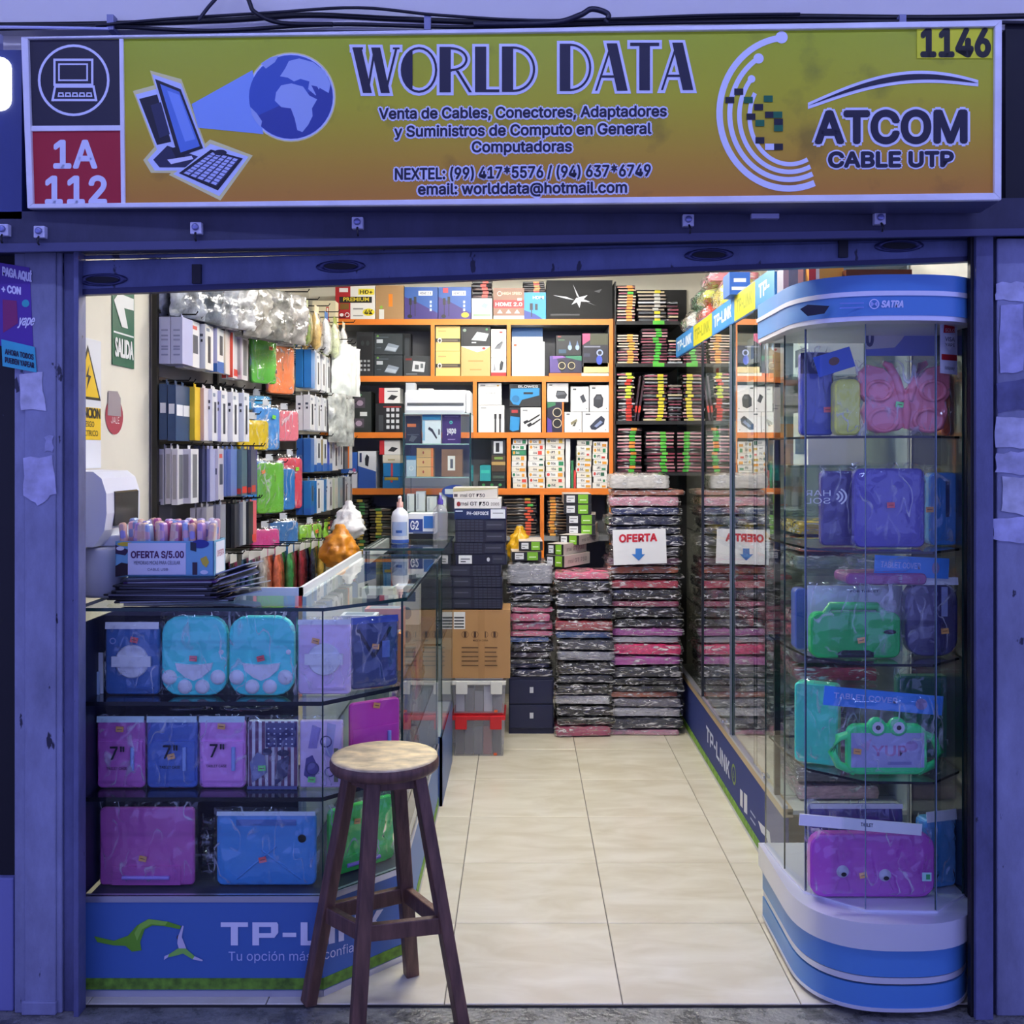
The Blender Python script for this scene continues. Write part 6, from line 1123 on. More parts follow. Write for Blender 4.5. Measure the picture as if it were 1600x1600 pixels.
def frog(mb, w, h, t, m):
    y = -t / 2
    for s_ in (-1, 1):
        mb.tube([(s_ * .4 * w, 0, .88 * h), (s_ * .6 * w, 0, .78 * h), (s_ * .68 * w, 0, .47 * h), (s_ * .6 * w, 0, .2 * h), (s_ * .4 * w, 0, .05 * h)], .012, m, 8)
        n = 14; c = s_ * .13 * w
        mb.rings([[(c + r_ * math.cos(a * math.tau / n), y - dd, 1.03 * h + r_ * math.sin(a * math.tau / n)) for a in range(n)] for r_, dd in ((.02, .006), (.026, .002), (.026, -.015))], m)
        mb.poly([(c + .017 * math.cos(a * math.tau / n), y - .0075, 1.03 * h + .017 * math.sin(a * math.tau / n)) for a in range(n)], mat('#e6e8ee', .4)); mb.poly([(c + .007 * math.cos(a * math.tau / n), y - .0085, 1.03 * h + .007 * math.sin(a * math.tau / n)) for a in range(n)], mat('#101014', .4))
case('tablet_case', 'green frog tablet case with white card on column fourth shelf', 1322, 1134, 1450, LV[3], 2.97, E('#1f8a68'), t=.03, r=.03, extra=frog, bag=False, group=GD, price=(.12, .5, OR), dec=[('r', .04, .16, .96, .86, '#b4b4dc'), ('t', 'YUP', .3, .4, .75, .2, '#b87aa8'), ('e', .8, .6, .08, .1, '#a88ac0'), ('p', [(.15, .6), (.3, .75), (.25, .5)], '#c0a0c8'), ('r', .5, .22, .8, .28, '#8a8ac0')])
film_bag(.33, .23, .06, 41).build('plastic_bag', [o for o in bpy.data.objects if o.get('label', '').startswith('green frog')][0])
case('tablet_bag', 'teal bagged case leaning left on the column fourth shelf', 1246, 1062, 1312, LV[3], 3.08, E('#2a8a9c'), t=.05, group=GD, w=.13, rz=-.5)
case('tablet_bag', 'dark green bagged case at back of the column fourth shelf', 1400, 1050, 1490, LV[3], 3.14, E('#123c44'), t=.04, group=GD)
def eyes(mb, w, h, t, m):
    for s_ in (-.24, .1):
        n = 16; c = s_ * w; z = (.42 - .06 * (s_ > 0)) * h
        mb.rings([[(c + r_ * math.cos(a * math.tau / n), -t / 2 - dd, z + r_ * math.sin(a * math.tau / n)) for a in range(n)] for r_, dd in ((.006, .01), (.013, .007), (.018, .0))], mat('#c8cad8', .4)); mb.poly([(c + .008 * math.cos(a * math.tau / n), -t / 2 - .0115, z - .004 + .006 * math.sin(a * math.tau / n)) for a in range(n)], mat('#1a1420', .4))
        for q in (-1, 1): mb.tube([(c + q * .012, -t / 2, z - .02), (c + q * .022, -t / 2, .12 * h)], .002, m, 5)
case('tablet_case', 'magenta tablet case with googly eyes at column bottom', 1262, 1298, 1462, LV[4], 2.985, E('#6a2a94'), t=.035, r=.04, extra=eyes, group=GD, price=(.42, .36, OR))
q = carton('header_card', 'long white header strip slanting over the googly eyed case', 'card', 1248, 1280, 1440, None, E('#c8ccf2'), [('t', 'TABLET', .5, .4, .6, .3, '#20264a')], d=2.955, depth=.004, pyb=1298); q.rotation_euler.y = .085
case('tablet_bag', 'indigo bagged case standing behind the googly eyed case', 1262, 1254, 1412, LV[4], 3.1, E('#262470'), t=.03, group=GD, header=(.014, E('#a4acec')))
case('tablet_bag', 'sky blue bagged case at right of the column bottom', 1432, 1272, 1496, LV[4], 3.06, E('#3060b4'), t=.05, group=GD, header=(.03, E('#98a4e8')), rz=.3, w=.11)
m2 = MB().box(-.013, .013, -.0008, 0, -.012, .012, mat('#a8d8d0', .5)).box(-.002, .009, -.0014, -.0008, -.007, .007, mat('#2fa05a', .5)); p = RP(1448, 1370, (0, GP[2][1] - .002, 0), NEG_Y); tag(m2.build('glass_sticker', None, p), 'small green and white sticker on the column glass, low', 'sticker')
m2 = MB(); r = empty('glass_lettering', W(1290, 785, 2.96), 0, 'mirrored white HAR SOL lettering with wave mark on column glass', 'lettering')
gl_ = mat('#e8ecf4', .5); gn = Vector((GP[2][1] - GP[1][1], -(GP[2][0] - GP[1][0]), 0)).normalized(); GQ = lambda x, y: RP(x, y, (GP[1][0], GP[1][1], 0), gn) - gn * .007
for t_, y in (('HAR', 775), ('SOL', 787)):
    v, f = text_geo(t_, .0); x0 = min(p_[0] for p_ in v); x1 = max(p_[0] for p_ in v); A_0, B_0 = GQ(1296, y), GQ(1257, y); ex = (B_0 - A_0)
    m2.add([tuple(A_0 + ex * ((p_[0] - x0) / (x1 - x0)) + Vector((0, 0, p_[1] / CAP * .0165))) for p_ in v], f, gl_)
for k in range(3):
    A9 = [math.radians(-55 + 110 * i / 10) for i in range(11)]; R_ = 9 + 7 * k; vs = [tuple(GQ(1301 + (R_ + s_) * math.cos(a) * .85, 776 - (R_ + s_) * .62 * math.sin(a))) for s_ in (1.8, -1.8) for a in A9]; m2.add(vs, [(i, i + 1, 12 + i, 11 + i) for i in range(10)], gl_)
local(m2, r).build('letters', r)

# on top of the column
ZK = 2.03
for k, (a, b, y, c, dec, lb) in enumerate(((1224, 1262, 417, '#8a8894', [('r', .0, 0, .22, 1, '#e0b0a8'), ('r', .6, 0, .82, 1, '#e0b0a8')], 'grey box with pink stripes'), (1264, 1318, 413, '#f0a040', [('r', 0, 0, .3, 1, '#f4d8c8'), ('p', [(.0, .3), (.2, .2), (.2, .9), (0, .9)], '#d83a3a')], 'orange and white box'), (1322, 1425, 421, '#6a2a14', [], 'long reddish brown box'))):
    carton('roof_box', lb + ' lying on the display column roof', 'box', a, y, b, ZK + .001, c, dec, d=3.28 - .04 * k, depth=.08, group='boxes on the column roof')
# plush bags on the wall cabinet
def pillow(w, dp, t, seed, m, nx=9, ny=6, ns=.006, rim=.78):
    r = random.Random(seed); o = r.uniform(0, 90); mb = MB(); rings_ = []
    top = lambda u, v: (rim + (1 - rim) * ((1 - abs(u) ** 6) * (1 - abs(v) ** 6)) ** .5)
    P_ = []
    for s_ in (-1, 1):
        vs = []
        for j in range(ny + 1):
            for i in range(nx + 1):
                u, v = i / nx * 2 - 1, j / ny * 2 - 1; q = 1 + .03 * noise.noise(Vector((u * 3 + o, v * 3, 5)))
                nn = noise.noise(Vector((u * 3 + o, v * 3 + o, s_ * 2)))
                vs.append((u * w / 2 * q, v * dp / 2 * q + dp / 2, t / 2 + s_ * t / 2 * top(u, v) * .96 + nn * ns * (1 if s_ > 0 else .3)))
        P_.append(vs)
        fs = [((j * (nx + 1) + i), (j * (nx + 1) + i + 1), ((j + 1) * (nx + 1) + i + 1), ((j + 1) * (nx + 1) + i)) for j in range(ny) for i in range(nx)]
        mb.add(vs, fs if s_ > 0 else [f[::-1] for f in fs], m, None, True)
    idx = [i for i in range(nx + 1)] + [(j * (nx + 1) + nx) for j in range(1, ny + 1)] + [ny * (nx + 1) + i for i in range(nx - 1, -1, -1)] + [j * (nx + 1) for j in range(ny - 1, 0, -1)]
    n = len(idx); N = (nx + 1) * (ny + 1); mid = []
    for k in idx:
        a, b = Vector(P_[0][k]), Vector(P_[1][k]); c = (a + b) / 2; c.x *= 1.025; c.y = (c.y - dp / 2) * 1.025 + dp / 2; c.x += noise.noise(Vector((k * .7, o, 1))) * ns * .7; c.y += noise.noise(Vector((k * .7, o, 9))) * ns * .7; mid.append(tuple(c))
    mb.add([P_[0][k] for k in idx] + mid + [P_[1][k] for k in idx], [(k, (k + 1) % n, n + (k + 1) % n, n + k) for k in range(n)] + [(n + k, n + (k + 1) % n, 2 * n + (k + 1) % n, 2 * n + k) for k in range(n)], m, None, True)
    return mb
def soft(c, var=.25, vs=30): return mat(c, .5, coat=.25, bump=.8, bscale=9, var=var, vscale=vs, stretch=(1, 1, 3.5))
for k, (x, y, z, c, lb, w_, t_) in enumerate(((1.08, 5.72, 2.2155, '#d8d4cc', 'silver white', .3, .12), (1.08, 5.28, 2.2155, '#c84a3a', 'red', .28, .09), (1.07, 5.26, 2.31, '#b8c04a', 'lime green', .26, .08), (1.08, 5.24, 2.395, '#d88a98', 'pink', .24, .08), (1.08, 4.92, 2.2155, '#e0c83a', 'yellow', .24, .16), (1.08, 5.7, 2.34, '#3a9a5a', 'green', .2, .11))):
    o = pillow(w_, .25, t_, 300 + k, soft(c, .2), ns=.02, rim=.5).build('plush_bag', None, (x, y, z)); tag(o, f'{lb} plush item in clear wrap on top of the wall cabinet', 'toy', 'plush items on the wall cabinet')
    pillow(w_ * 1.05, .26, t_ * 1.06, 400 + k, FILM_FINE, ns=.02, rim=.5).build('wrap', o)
carton('blue_box', 'blue white printed box on top of the wall cabinet', 'box', 1140, 425, 1172, 2.2155, '#2f62b8', [('r', .1, .2, .9, .35, '#e8eef4'), ('r', .2, .55, .8, .72, '#e8eef4')], d=4.4, depth=.14)
m2 = MB().add([(0, 0, 0), (.09, 0, .0), (.07, .02, .12), (0, .0015, 0), (.09, .0015, 0), (.07, .0215, .12)], [(0, 1, 2), (3, 5, 4), (0, 2, 5, 3), (1, 4, 5, 2), (0, 3, 4, 1)], mat('#f0f0ee', .6)); tag(m2.build('paper_sheet', None, (.925, 4.6, 2.2225)), 'white folded paper standing behind the header strip', 'paper')

# ------------------------------------------------------------------ stacks of wrapped sleeves on the floor
def sleeve_stack(px0, px1, d, zb, pytop, cols, where, seed, dp=.26):
    k = d / F; w = (px1 - px0) * k; ztop = EYE - (pytop - CY) * k; n = len(cols); wt = [rnd.uniform(.6, 1.4) for _ in cols]; T_ = (ztop - zb) / sum(wt); t = T_; x = ((px0 + px1) / 2 - CX) * k; z = zb
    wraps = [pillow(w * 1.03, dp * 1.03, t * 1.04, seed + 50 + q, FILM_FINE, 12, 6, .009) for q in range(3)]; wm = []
    for q in wraps: o = q.build('w'); wm.append(o.data); bpy.data.objects.remove(o)
    names = ['bottom'] + [f'{a} from the floor' for a in ('second', 'third', 'fourth', 'fifth', 'sixth', 'seventh', 'eighth', 'ninth', 'tenth', 'eleventh', 'twelfth', 'thirteenth', 'fourteenth', 'fifteenth', 'sixteenth', 'seventeenth', 'eighteenth', 'nineteenth', 'twentieth', 'twenty-first', 'twenty-second', 'twenty-third', 'twenty-fourth', 'twenty-fifth', 'twenty-sixth', 'twenty-seventh', 'twenty-eighth')]
    for i, (c, nm) in enumerate(cols):
        t = T_ * wt[i]; o = pillow(w * rnd.uniform(.92, .99), dp * .97, t * 1.0, seed + i, soft(c, .35, 45) if i % 2 else soft(c, .2, 20), 10, 5, .006).build('wrapped_sleeve', None, (x + rnd.uniform(-.015, .015), d + rnd.uniform(-.01, .02), z), rnd.uniform(-.07, .07))
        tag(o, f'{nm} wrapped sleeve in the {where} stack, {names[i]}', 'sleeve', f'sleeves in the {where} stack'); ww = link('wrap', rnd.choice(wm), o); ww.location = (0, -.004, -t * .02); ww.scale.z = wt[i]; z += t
BK, NV, GR, PK, MG, SV = ('#0e0f14', 'black'), ('#171c3c', 'navy'), ('#3c3e4a', 'grey'), ('#c86a8a', 'pink'), ('#d83a74', 'hot pink'), ('#b4b6c0', 'silver')
C_ = [('#c48aa4', 'floral pink'), GR, SV, ('#6c6a78', 'grey'), ('#a86050', 'rust brown'), BK, BK, ('#2a2c36', 'charcoal'), ('#b45aa8', 'lilac'), MG, SV, ('#a0509a', 'mauve'), BK, BK, ('#8a3a5a', 'wine'), BK, ('#a8324a', 'crimson'), BK, ('#b86a50', 'copper'), ('#5a3050', 'plum'), BK, NV, NV, NV, ('#26305c', 'dark blue'), ('#c890a0', 'speckled pink'), ('#a86a58', 'tan')]
sleeve_stack(955, 1064, 5.66, 0, 765, C_, 'tall right', 1000)
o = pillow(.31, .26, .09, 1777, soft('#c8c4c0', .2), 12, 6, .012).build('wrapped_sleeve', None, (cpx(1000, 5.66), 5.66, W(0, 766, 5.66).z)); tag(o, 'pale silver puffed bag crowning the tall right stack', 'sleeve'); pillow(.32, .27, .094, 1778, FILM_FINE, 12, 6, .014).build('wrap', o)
B_ = [('#a84a6a', 'dull pink'), BK, BK, SV, BK, GR, BK, ('#8a8c98', 'silver grey'), GR, ('#3a5a90', 'steel blue'), ('#9a3a44', 'red'), NV, GR, BK, ('#e06a8c', 'bright pink')]
sleeve_stack(869, 957, 5.62, 0, 893, B_, 'middle', 2000)
nb = empty('drawer_box', (cpx(830, 5.7), 5.7, 0), 0, 'pair of navy drawers under the short left sleeve stack', 'drawer unit'); nw = 70 * 5.7 / F; nh = W(0, 1058, 5.7).z
MB().box(-nw / 2, nw / 2, .004, .3, 0, nh, mat('#141a38', .45)).build('body', nb)
for k in (0, 1): 
    dr = MB().box(-nw / 2 + .004, nw / 2 - .004, -.004, .006, .03 + k * (nh - .04) / 2, .03 + (k + 1) * (nh - .04) / 2 - .006, mat('#161d40', .4)).build('drawer', nb); bev(dr, .003); MB().box(-.008, .012, -.012, -.004, nh * (.28 + .45 * k), nh * (.28 + .45 * k) + .03, mat('#d8dce4', .3)).build('handle', dr)
A_c = [NV, ('#2a3050', 'slate'), BK, ('#3a3040', 'dark plum'), BK, ('#4a6aa8', 'blue'), PK, PK, PK, PK, GR, BK, NV]
sleeve_stack(796, 862, 5.7, nh + .001, 915, A_c, 'short left', 3000)
o = pillow(.24, .24, .13, 3777, soft('#9a9ca4', .25), 12, 6, .014).build('wrapped_sleeve', None, (cpx(828, 5.7), 5.7, W(0, 916, 5.7).z)); tag(o, 'puffed grey bag on top of the short left stack', 'sleeve'); pillow(.25, .25, .135, 3778, FILM_FINE, 12, 6, .016).build('wrap', o)
r = empty('offer_sign', W(1000, 882, 5.6), 0, 'white OFERTA paper sign with blue arrow on the tall stack', 'sign'); m2 = pap([(957, 828), (1040, 826), (1042, 880), (959, 883)], mat('#f2f3f6', .6), 5.6); ptext(m2, 'OFERTA', 968, 1026, 847, 11, '#c8283a', 5.598, .9, 845)
fpoly(m2, [(993, 857), (1003, 857), (1003, 866), (1008, 866), (998, 876), (987, 866), (993, 866)], '#3a7ac8', 5.598); local(m2, r).build('sheet', r)
def sack(w, h, dp, seed, m, n=32, rows_=20, prof=None):
    r = random.Random(seed); o = r.uniform(0, 90); rr = []
    prof = prof or [.35, .75, .95, 1, 1, .97, .9, .82, .7, .55, .4, .28, .2]
    for j in range(rows_ + 1):
        v = j / rows_; p = prof[min(len(prof) - 1, round(v * (len(prof) - 1)))]
        ring = []
        for a in range(n):
            ca, sa = math.cos(a * math.tau / n), math.sin(a * math.tau / n); q = p * (1 + .25 * noise.noise(Vector((ca * 2.6 + o, sa * 2.6, v * 4))) + .3 * noise.noise(Vector((ca * 6 + o, sa * 6, v * 9))))
            ring.append((ca * w / 2 * q, sa * dp / 2 * q, v * h))
        rr.append(ring)
    return MB().rings(rr, m)
plas = lambda c: mat(c, .35, coat=.4, bump=1.0, bscale=12)
tag(sack(.15, .2, .14, 4, plas('#d8a41e')).build('shopping_bag', None, (cpx(812, 5.95), 5.95, W(0, 876, 5.95).z)), 'yellow plastic bag squeezed behind the graphics card boxes', 'bag')

# ------------------------------------------------------------------ goods in the wall cabinet
GW = 'goods in the wall cabinet'
lv = [.2955, .7205, 1.1205, 1.5005, 1.8205]
pal = [['#c4a0b0', '#a8a4b0', '#6a6470', '#b8b8c4', '#d8c8c8'], ['#a03a5a', '#c86a84', '#5a3a5a', '#b0a0a8', '#d84a6a'], ['#7a8a80', '#c8ccc8', '#d8785a', '#3a5a48', '#d8b83a'], ['#e8e4dc', '#d8c8b0', '#c89a70', '#e0e4e4', '#a8b8c0'], ['#e4e8ea', '#c8d8e4', '#b8c0c8', '#efe9dc', '#d8e0e0']]
shn = ('floor', 'lowest shelf', 'second shelf', 'third shelf', 'top shelf'); posn = ('nearest the doorway', 'second from the doorway', 'third from the doorway', 'fourth from the doorway', 'fifth from the doorway', 'at the far end')
wmesh = []
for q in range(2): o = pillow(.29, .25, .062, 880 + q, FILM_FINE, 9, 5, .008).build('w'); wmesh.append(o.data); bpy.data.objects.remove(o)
pm = {}
for s_ in range(5):
    for k, y in enumerate((3.72, 4.12, 4.52, 4.95, 5.35, 5.75)):
        if s_ < 3:
            for q in range(4 if s_ < 2 else 3):
                c = pal[s_][(k + q * 2) % 5]
                if c not in pm: o = pillow(.28, .24, .058, len(pm) + 900, soft(c, .3, 30)).build('p'); pm[c] = o.data; bpy.data.objects.remove(o)
                o = link('wrapped_sleeve', pm[c], None, (1.14 + rnd.uniform(-.01, .01), y, lv[s_] + .0005 + q * .062), rnd.uniform(-.06, .06)); tag(o, f'wrapped sleeve on cabinet {shn[s_]}, pile {posn[k]}, {("bottom", "second", "third", "fourth")[q]} layer', 'sleeve', GW); link('wrap', rnd.choice(wmesh), o)
        else:
            h_ = rnd.uniform(.14, .24); mb = MB().box(-.1, .1, 0, .2, 0, h_, mat(pal[s_][(k * 2) % 5], .4)); mb.box(-.101, -.1, .03, .17, h_ * .2, h_ * .5, mat('#5a6a7a', .4)); mb.box(-.101, -.1, .05, .12, h_ * .6, h_ * .85, mat(rnd.choice(['#c84a3a', '#3a7ab8', '#3a9a6a', '#e8a83a']), .4))
            tag(mb.build('accessory_box', None, (1.13, y, lv[s_] + .0005)), f'pale accessory box on cabinet {shn[s_]}, {posn[k]}', 'box', GW)
# ------------------------------------------------------------------ things on the left wall
NXP = Vector((1, 0, 0))
def PL(px, py, off=.002): return RP(px, py, (XL, 0, 0), NXP) + NXP * off
def wpoly(mb, pts, c, off): return mb.poly([tuple(PL(x, y, off)) for x, y in pts][::-1], mat(c, .45))
def wtext(mb, t, x0, x1, yb, cap, c, off, sp=0, y2=None):
    A, B = PL(x0, yb, off), PL(x1, y2 or yb, off); B.z = A.z; h = abs((PL(x0, yb) - PL(x0, yb - cap)).z); return mb.fit(t, A, B, h, NXP, mat(c, .5), 0, up=(0, 0, 1), off=0, spread=sp)
def wbox(mb, px0, py0, px1, py1, c, th=.004):
    a, b = PL(px0, py0, 0), PL(px1, py1, 0); zt = PL((px0 + px1) / 2, py0).z; zb = PL((px0 + px1) / 2, py1).z
    return mb.box(XL + .0005, XL + th, a.y, b.y, zb, zt, mat(c, .45)), a.y, b.y, zb, zt
r = empty('exit_sign', PL(190, 574), 0, 'green SALIDA exit sign with white arrow on the left wall', 'sign'); m2 = MB(); _, y0, y1, z0, z1 = wbox(m2, 174, 440, 208, 573, '#0f5a3c')
xx = XL + .005; m2.add([(xx, y0 + (y1 - y0) * u, z0 + (z1 - z0) * v) for u, v in ((.04, .01), (.96, .01), (.96, .35), (.04, .35), (.04, .37), (.96, .37), (.96, .39), (.04, .39))], [(4, 5, 6, 7)], mat('#f0f2f0', .4))
Q_ = lambda u, v, o=.0008: (xx + o, y0 + (y1 - y0) * u, z0 + (z1 - z0) * v)
m2.poly([Q_(.04, .74), (Q_(.5, .96)), Q_(.46, .84), Q_(.95, .84), Q_(.95, .7), Q_(.5, .69), Q_(.68, .46), Q_(.4, .46)], mat('#f0f2f0', .4)); m2.fit('SALIDA', Q_(.1, .11), Q_(.92, .11), (z1 - z0) * .15, NXP, mat('#f0f2f0', .4), 0, up=(0, 0, 1), spread=.003)
local(m2, r).build('plate', r)
r = empty('hazard_sign', PL(138, 690), 0, 'white electrical hazard sign with yellow triangle on left wall', 'sign'); m2 = MB(); _, y0, y1, z0, z1 = wbox(m2, 112, 528, 156, 732, '#eceef2')
Q_ = lambda u, v, o=.0008: (xx - .0008 + o, y0 + (y1 - y0) * u, z0 + (z1 - z0) * v)
m2.poly([Q_(.02, .53), Q_(.98, .53), Q_(.5, .95)], mat('#16140c', .5)); m2.poly([Q_(.1, .55, .0016), Q_(.9, .55, .0016), Q_(.5, .9, .0016)], mat('#f2c818', .5)); m2.poly([Q_(.54, .8, .0024), Q_(.42, .7, .0024), Q_(.5, .7, .0024), Q_(.44, .6, .0024), Q_(.6, .71, .0024), Q_(.5, .72, .0024)], mat('#16140c', .5))
m2.poly([Q_(.02, .22), Q_(.98, .22), Q_(.98, .47), Q_(.02, .47)], mat('#f2c818', .5)); m2.fit('ATENCION', Q_(.02, .39, .0016), Q_(.94, .39, .0016), (z1 - z0) * .055, NXP, mat('#1a1810', .5), 0, up=(0, 0, 1), spread=.0015); m2.fit('RIESGO', Q_(.3, .32, .0016), Q_(.72, .32, .0016), (z1 - z0) * .032, NXP, mat('#1a1810', .5), 0, up=(0, 0, 1)); m2.fit('ELECTRICO', Q_(.16, .25, .0016), Q_(.86, .25, .0016), (z1 - z0) * .032, NXP, mat('#1a1810', .5), 0, up=(0, 0, 1))
local(m2, r).build('plate', r)
r = empty('press_sticker', PL(178, 660), 0, 'round grey and red push sticker on the left wall', 'sticker'); m2 = MB(); cy, cz = PL(178, 650).y, PL(178, 650).z; n = 24
m2.poly([(XL + .002, cy + .075 * math.cos(a * math.tau / n), cz + .062 * math.sin(a * math.tau / n)) for a in range(n)], mat('#a8384a', .5)); m2.poly([(XL + .003, cy + .06 * u, cz + .062 * v) for u, v in ((-1, .0), (.9, .0), (.85, 1.0), (.4, 1.35), (-.9, 1.3))], mat('#9a8e94', .5)); m2.fit('JALE', (XL + .004, cy - .035, cz - .025), (XL + .004, cy + .035, cz - .025), .022, NXP, mat('#f0e4e4', .5), 0, up=(0, 0, 1))
local(m2, r).build('sheet', r)
# paper dispenser
dp_ = empty('paper_dispenser', (XL, 3.25, 1.25), 0, 'white paper towel dispenser with dark window on the left wall', 'dispenser'); zb, zt = 1.262, 1.49; y0, y1 = 3.09, 3.36; wh = mat('#e8eaf4', .35)
pf = [(0, 0), (.085, 0), (.1, .02), (.118, .05), (.125, .1), (.124, .16), (.11, .205), (.085, .225), (0, .228)]
mb = MB(); mb.rings([[(XL + a, y, zb + b) for a, b in pf] for y in (y1, y0)], wh, True, False); o = local(mb, dp_).build('cover', dp_)
mb = MB(); mb.add([(XL + .1265, y0 + .06, zb + .06), (XL + .1265, y1 - .02, zb + .06), (XL + .128, y1 - .02, zb + .16), (XL + .128, y0 + .06, zb + .16), (XL + .11, y0 + .06, zb + .06), (XL + .11, y1 - .02, zb + .06), (XL + .11, y1 - .02, zb + .175), (XL + .11, y0 + .06, zb + .175)], [(0, 1, 2, 3), (0, 4, 5, 1), (3, 2, 6, 7), (1, 5, 6, 2), (0, 3, 7, 4)], mat('#2a221c', .2, coat=.5)); local(mb, dp_).build('window', dp_)
bev(local(MB().box(XL + .07, XL + .15, y0 + .08, y1 - .03, zb - .005, zb + .03, wh), dp_).build('paper_tray', dp_), .006)
tag(MB().lathe([(.001, 0), (.06, 0), (.063, .01), (.063, .14), (.05, .15), (.001, .15)], mat('#c9ccdc', .4), 24).build('canister', None, (-1.275, 3.18, 1.1065)), 'pale round canister on the counter under the paper dispenser', 'canister')

# ------------------------------------------------------------------ pegboard rack on the left wall
PY0, PY1 = 3.80, 6.2
rk = empty('pegboard_rack', (XL, 4.9, 0), 0, 'black wire rack on the left wall hung with phone accessories', 'rack')
cpart(MB().box(XL + .002, XL + .012, PY0, PY1, .75, 2.35, mat('#8d8a88', .6)), 'panel', rk)
for y in (PY0, 4.55, 5.4): cpart(MB().box(XL + .012, XL + .03, y - .012, y + .012, .75, 2.35, mat('#191613', .5)), 'post', rk)
RZ = [2.25, 2.047, 1.80, 1.562, 1.34, 1.12]        # top of each row of goods
RZB = [2.25, 2.05, 1.83, 1.62, 1.41, 1.19]
for z in RZ: cpart(MB().box(XL + .02, XL + .032, PY0, 4.6, z + .012, z + .024, mat('#121212', .4)), 'crossbar', rk)
for z in RZB: cpart(MB().box(XL + .02, XL + .032, 4.6, PY1, z + .012, z + .024, mat('#121212', .4)), 'crossbar', rk)
hook_me = {}
def hook(y, z, L_):
    L_ = round(L_, 2)
    if L_ not in hook_me:
        o = MB().tube([(0, 0, 0), (L_, 0, 0), (L_ + .008, 0, .012)], .0028, mat('#1c1c1c', .3, .6), 5).build('hook', rk); hook_me[L_] = o.data
    else: o = link('hook', hook_me[L_], rk)
    o.location = Vector((XL + .03, y, z + .012)) - rk.location
_hp = {}
def hang_pack(t, dp, h, c, edge, kind, pr):
    k = (t, dp, h, c, edge, kind, pr)
    if k in _hp: return _hp[k]
    mb = MB(); y0, y1 = -dp / 2, dp / 2
    if kind == 'box':
        mb.box(-t / 2, t / 2, y0, y1, -h, 0, mat(c, .35, coat=.3)); mb.box(-t / 2 + .001, t / 2 - .001, y0 - .0008, y0, -h * .99, -h * .01, mat(edge, .4))
        mb.box(-.0006, .0006, -.012, .012, 0, .018, mat(c, .4))
    else:                               # soft bag with a header card
        mb.box(-.001, .001, y0 + .002, y1 - .002, -h * .16, .016, mat(edge, .4)); R_ = []
        for z, s_, w_ in ((-h * .1, .15, .96), (-h * .3, .7, 1), (-h * .6, 1, 1), (-h * .88, .8, .98), (-h, .1, .94)): R_.append([(-t / 2 * s_, y0 * w_, z), (t / 2 * s_, y0 * w_, z), (t / 2 * s_, y1 * w_, z), (-t / 2 * s_, y1 * w_, z)])
        mb.rings(R_[::-1], mat(c, .25, coat=1.0, bump=1.0, bscale=22, var=.6, vscale=26), True, True)
    x = t / 2 + .0006
    def q(u0, v0, u1, v1, cc): mb.add([(x, y0 + dp * u0, -h + h * v0), (x, y0 + dp * u1, -h + h * v0), (x, y0 + dp * u1, -h + h * v1), (x, y0 + dp * u0, -h + h * v1)], [(0, 1, 2, 3)], mat(cc, .4))
    def e(u, v, a0, b0, v1, cc, off=.0): mb.add([(a0 * t / 2, y0 - .0016, -h + h * v), (b0 * t / 2, y0 - .0016, -h + h * v), (b0 * t / 2, y0 - .0016, -h + h * v1), (a0 * t / 2, y0 - .0016, -h + h * v1)], [(0, 1, 2, 3)], mat(cc, .4))
    if pr == 1: q(.2, .3, .8, .7, '#4a4e58'); q(.15, .82, .7, .9, '#d85a4a'); e(0, .5, -.5, .5, .62, '#5a5e70')
    elif pr == 2: q(.3, .15, .65, .75, '#30343c'); q(.1, .85, .5, .92, '#8a94a8'); e(0, .72, -.4, .4, .78, '#44485a'); e(0, .6, -.2, .3, .66, '#33363f')
    elif pr == 3: q(.0, .0, 1, .25, '#2f62b0'); q(.3, .4, .7, .85, '#40444c'); e(0, .0, -1, 1, .2, '#2f62b0')
    elif pr == 4: e(0, .48, -.7, .7, .66, '#e4e6ee'); q(.1, .45, .9, .65, '#e4e6ee')
    elif pr == 5: e(0, .04, -.8, .8, .16, '#d84030'); q(.1, .05, .9, .2, '#d84030')
    elif pr == 6: q(.2, .1, .8, .9, '#787a80'); e(0, .1, -.6, .6, .9, '#a8a4a4')
    o = mb.build('p'); _hp[k] = o.data; bpy.data.objects.remove(o); return _hp[k]
def hung(y, z, xs, t, dp, h, c, edge, kind, pr, label, group, name='hanging_pack', dz=0, tw=.05):
    for q_, x in enumerate(xs):
        o = link(name, hang_pack(t, dp, h, c, edge, kind, pr), None, (x, y + rnd.uniform(-.006, .006), z - .004 + dz + rnd.uniform(-.003, .003)), rnd.uniform(-tw, tw)); tag(o, label + (f', {("outer", "second", "third", "inner")[q_]} one' if len(xs) > 1 else ''), 'package', group)
G = lambda r_: f'packs on the {r_} row of the left rack'
def xs_(out, n, t): return [out - t / 2 - k * (t + .002) for k in range(n)]
WHT, LAV = '#f0f0f2', '#c4c4e8'
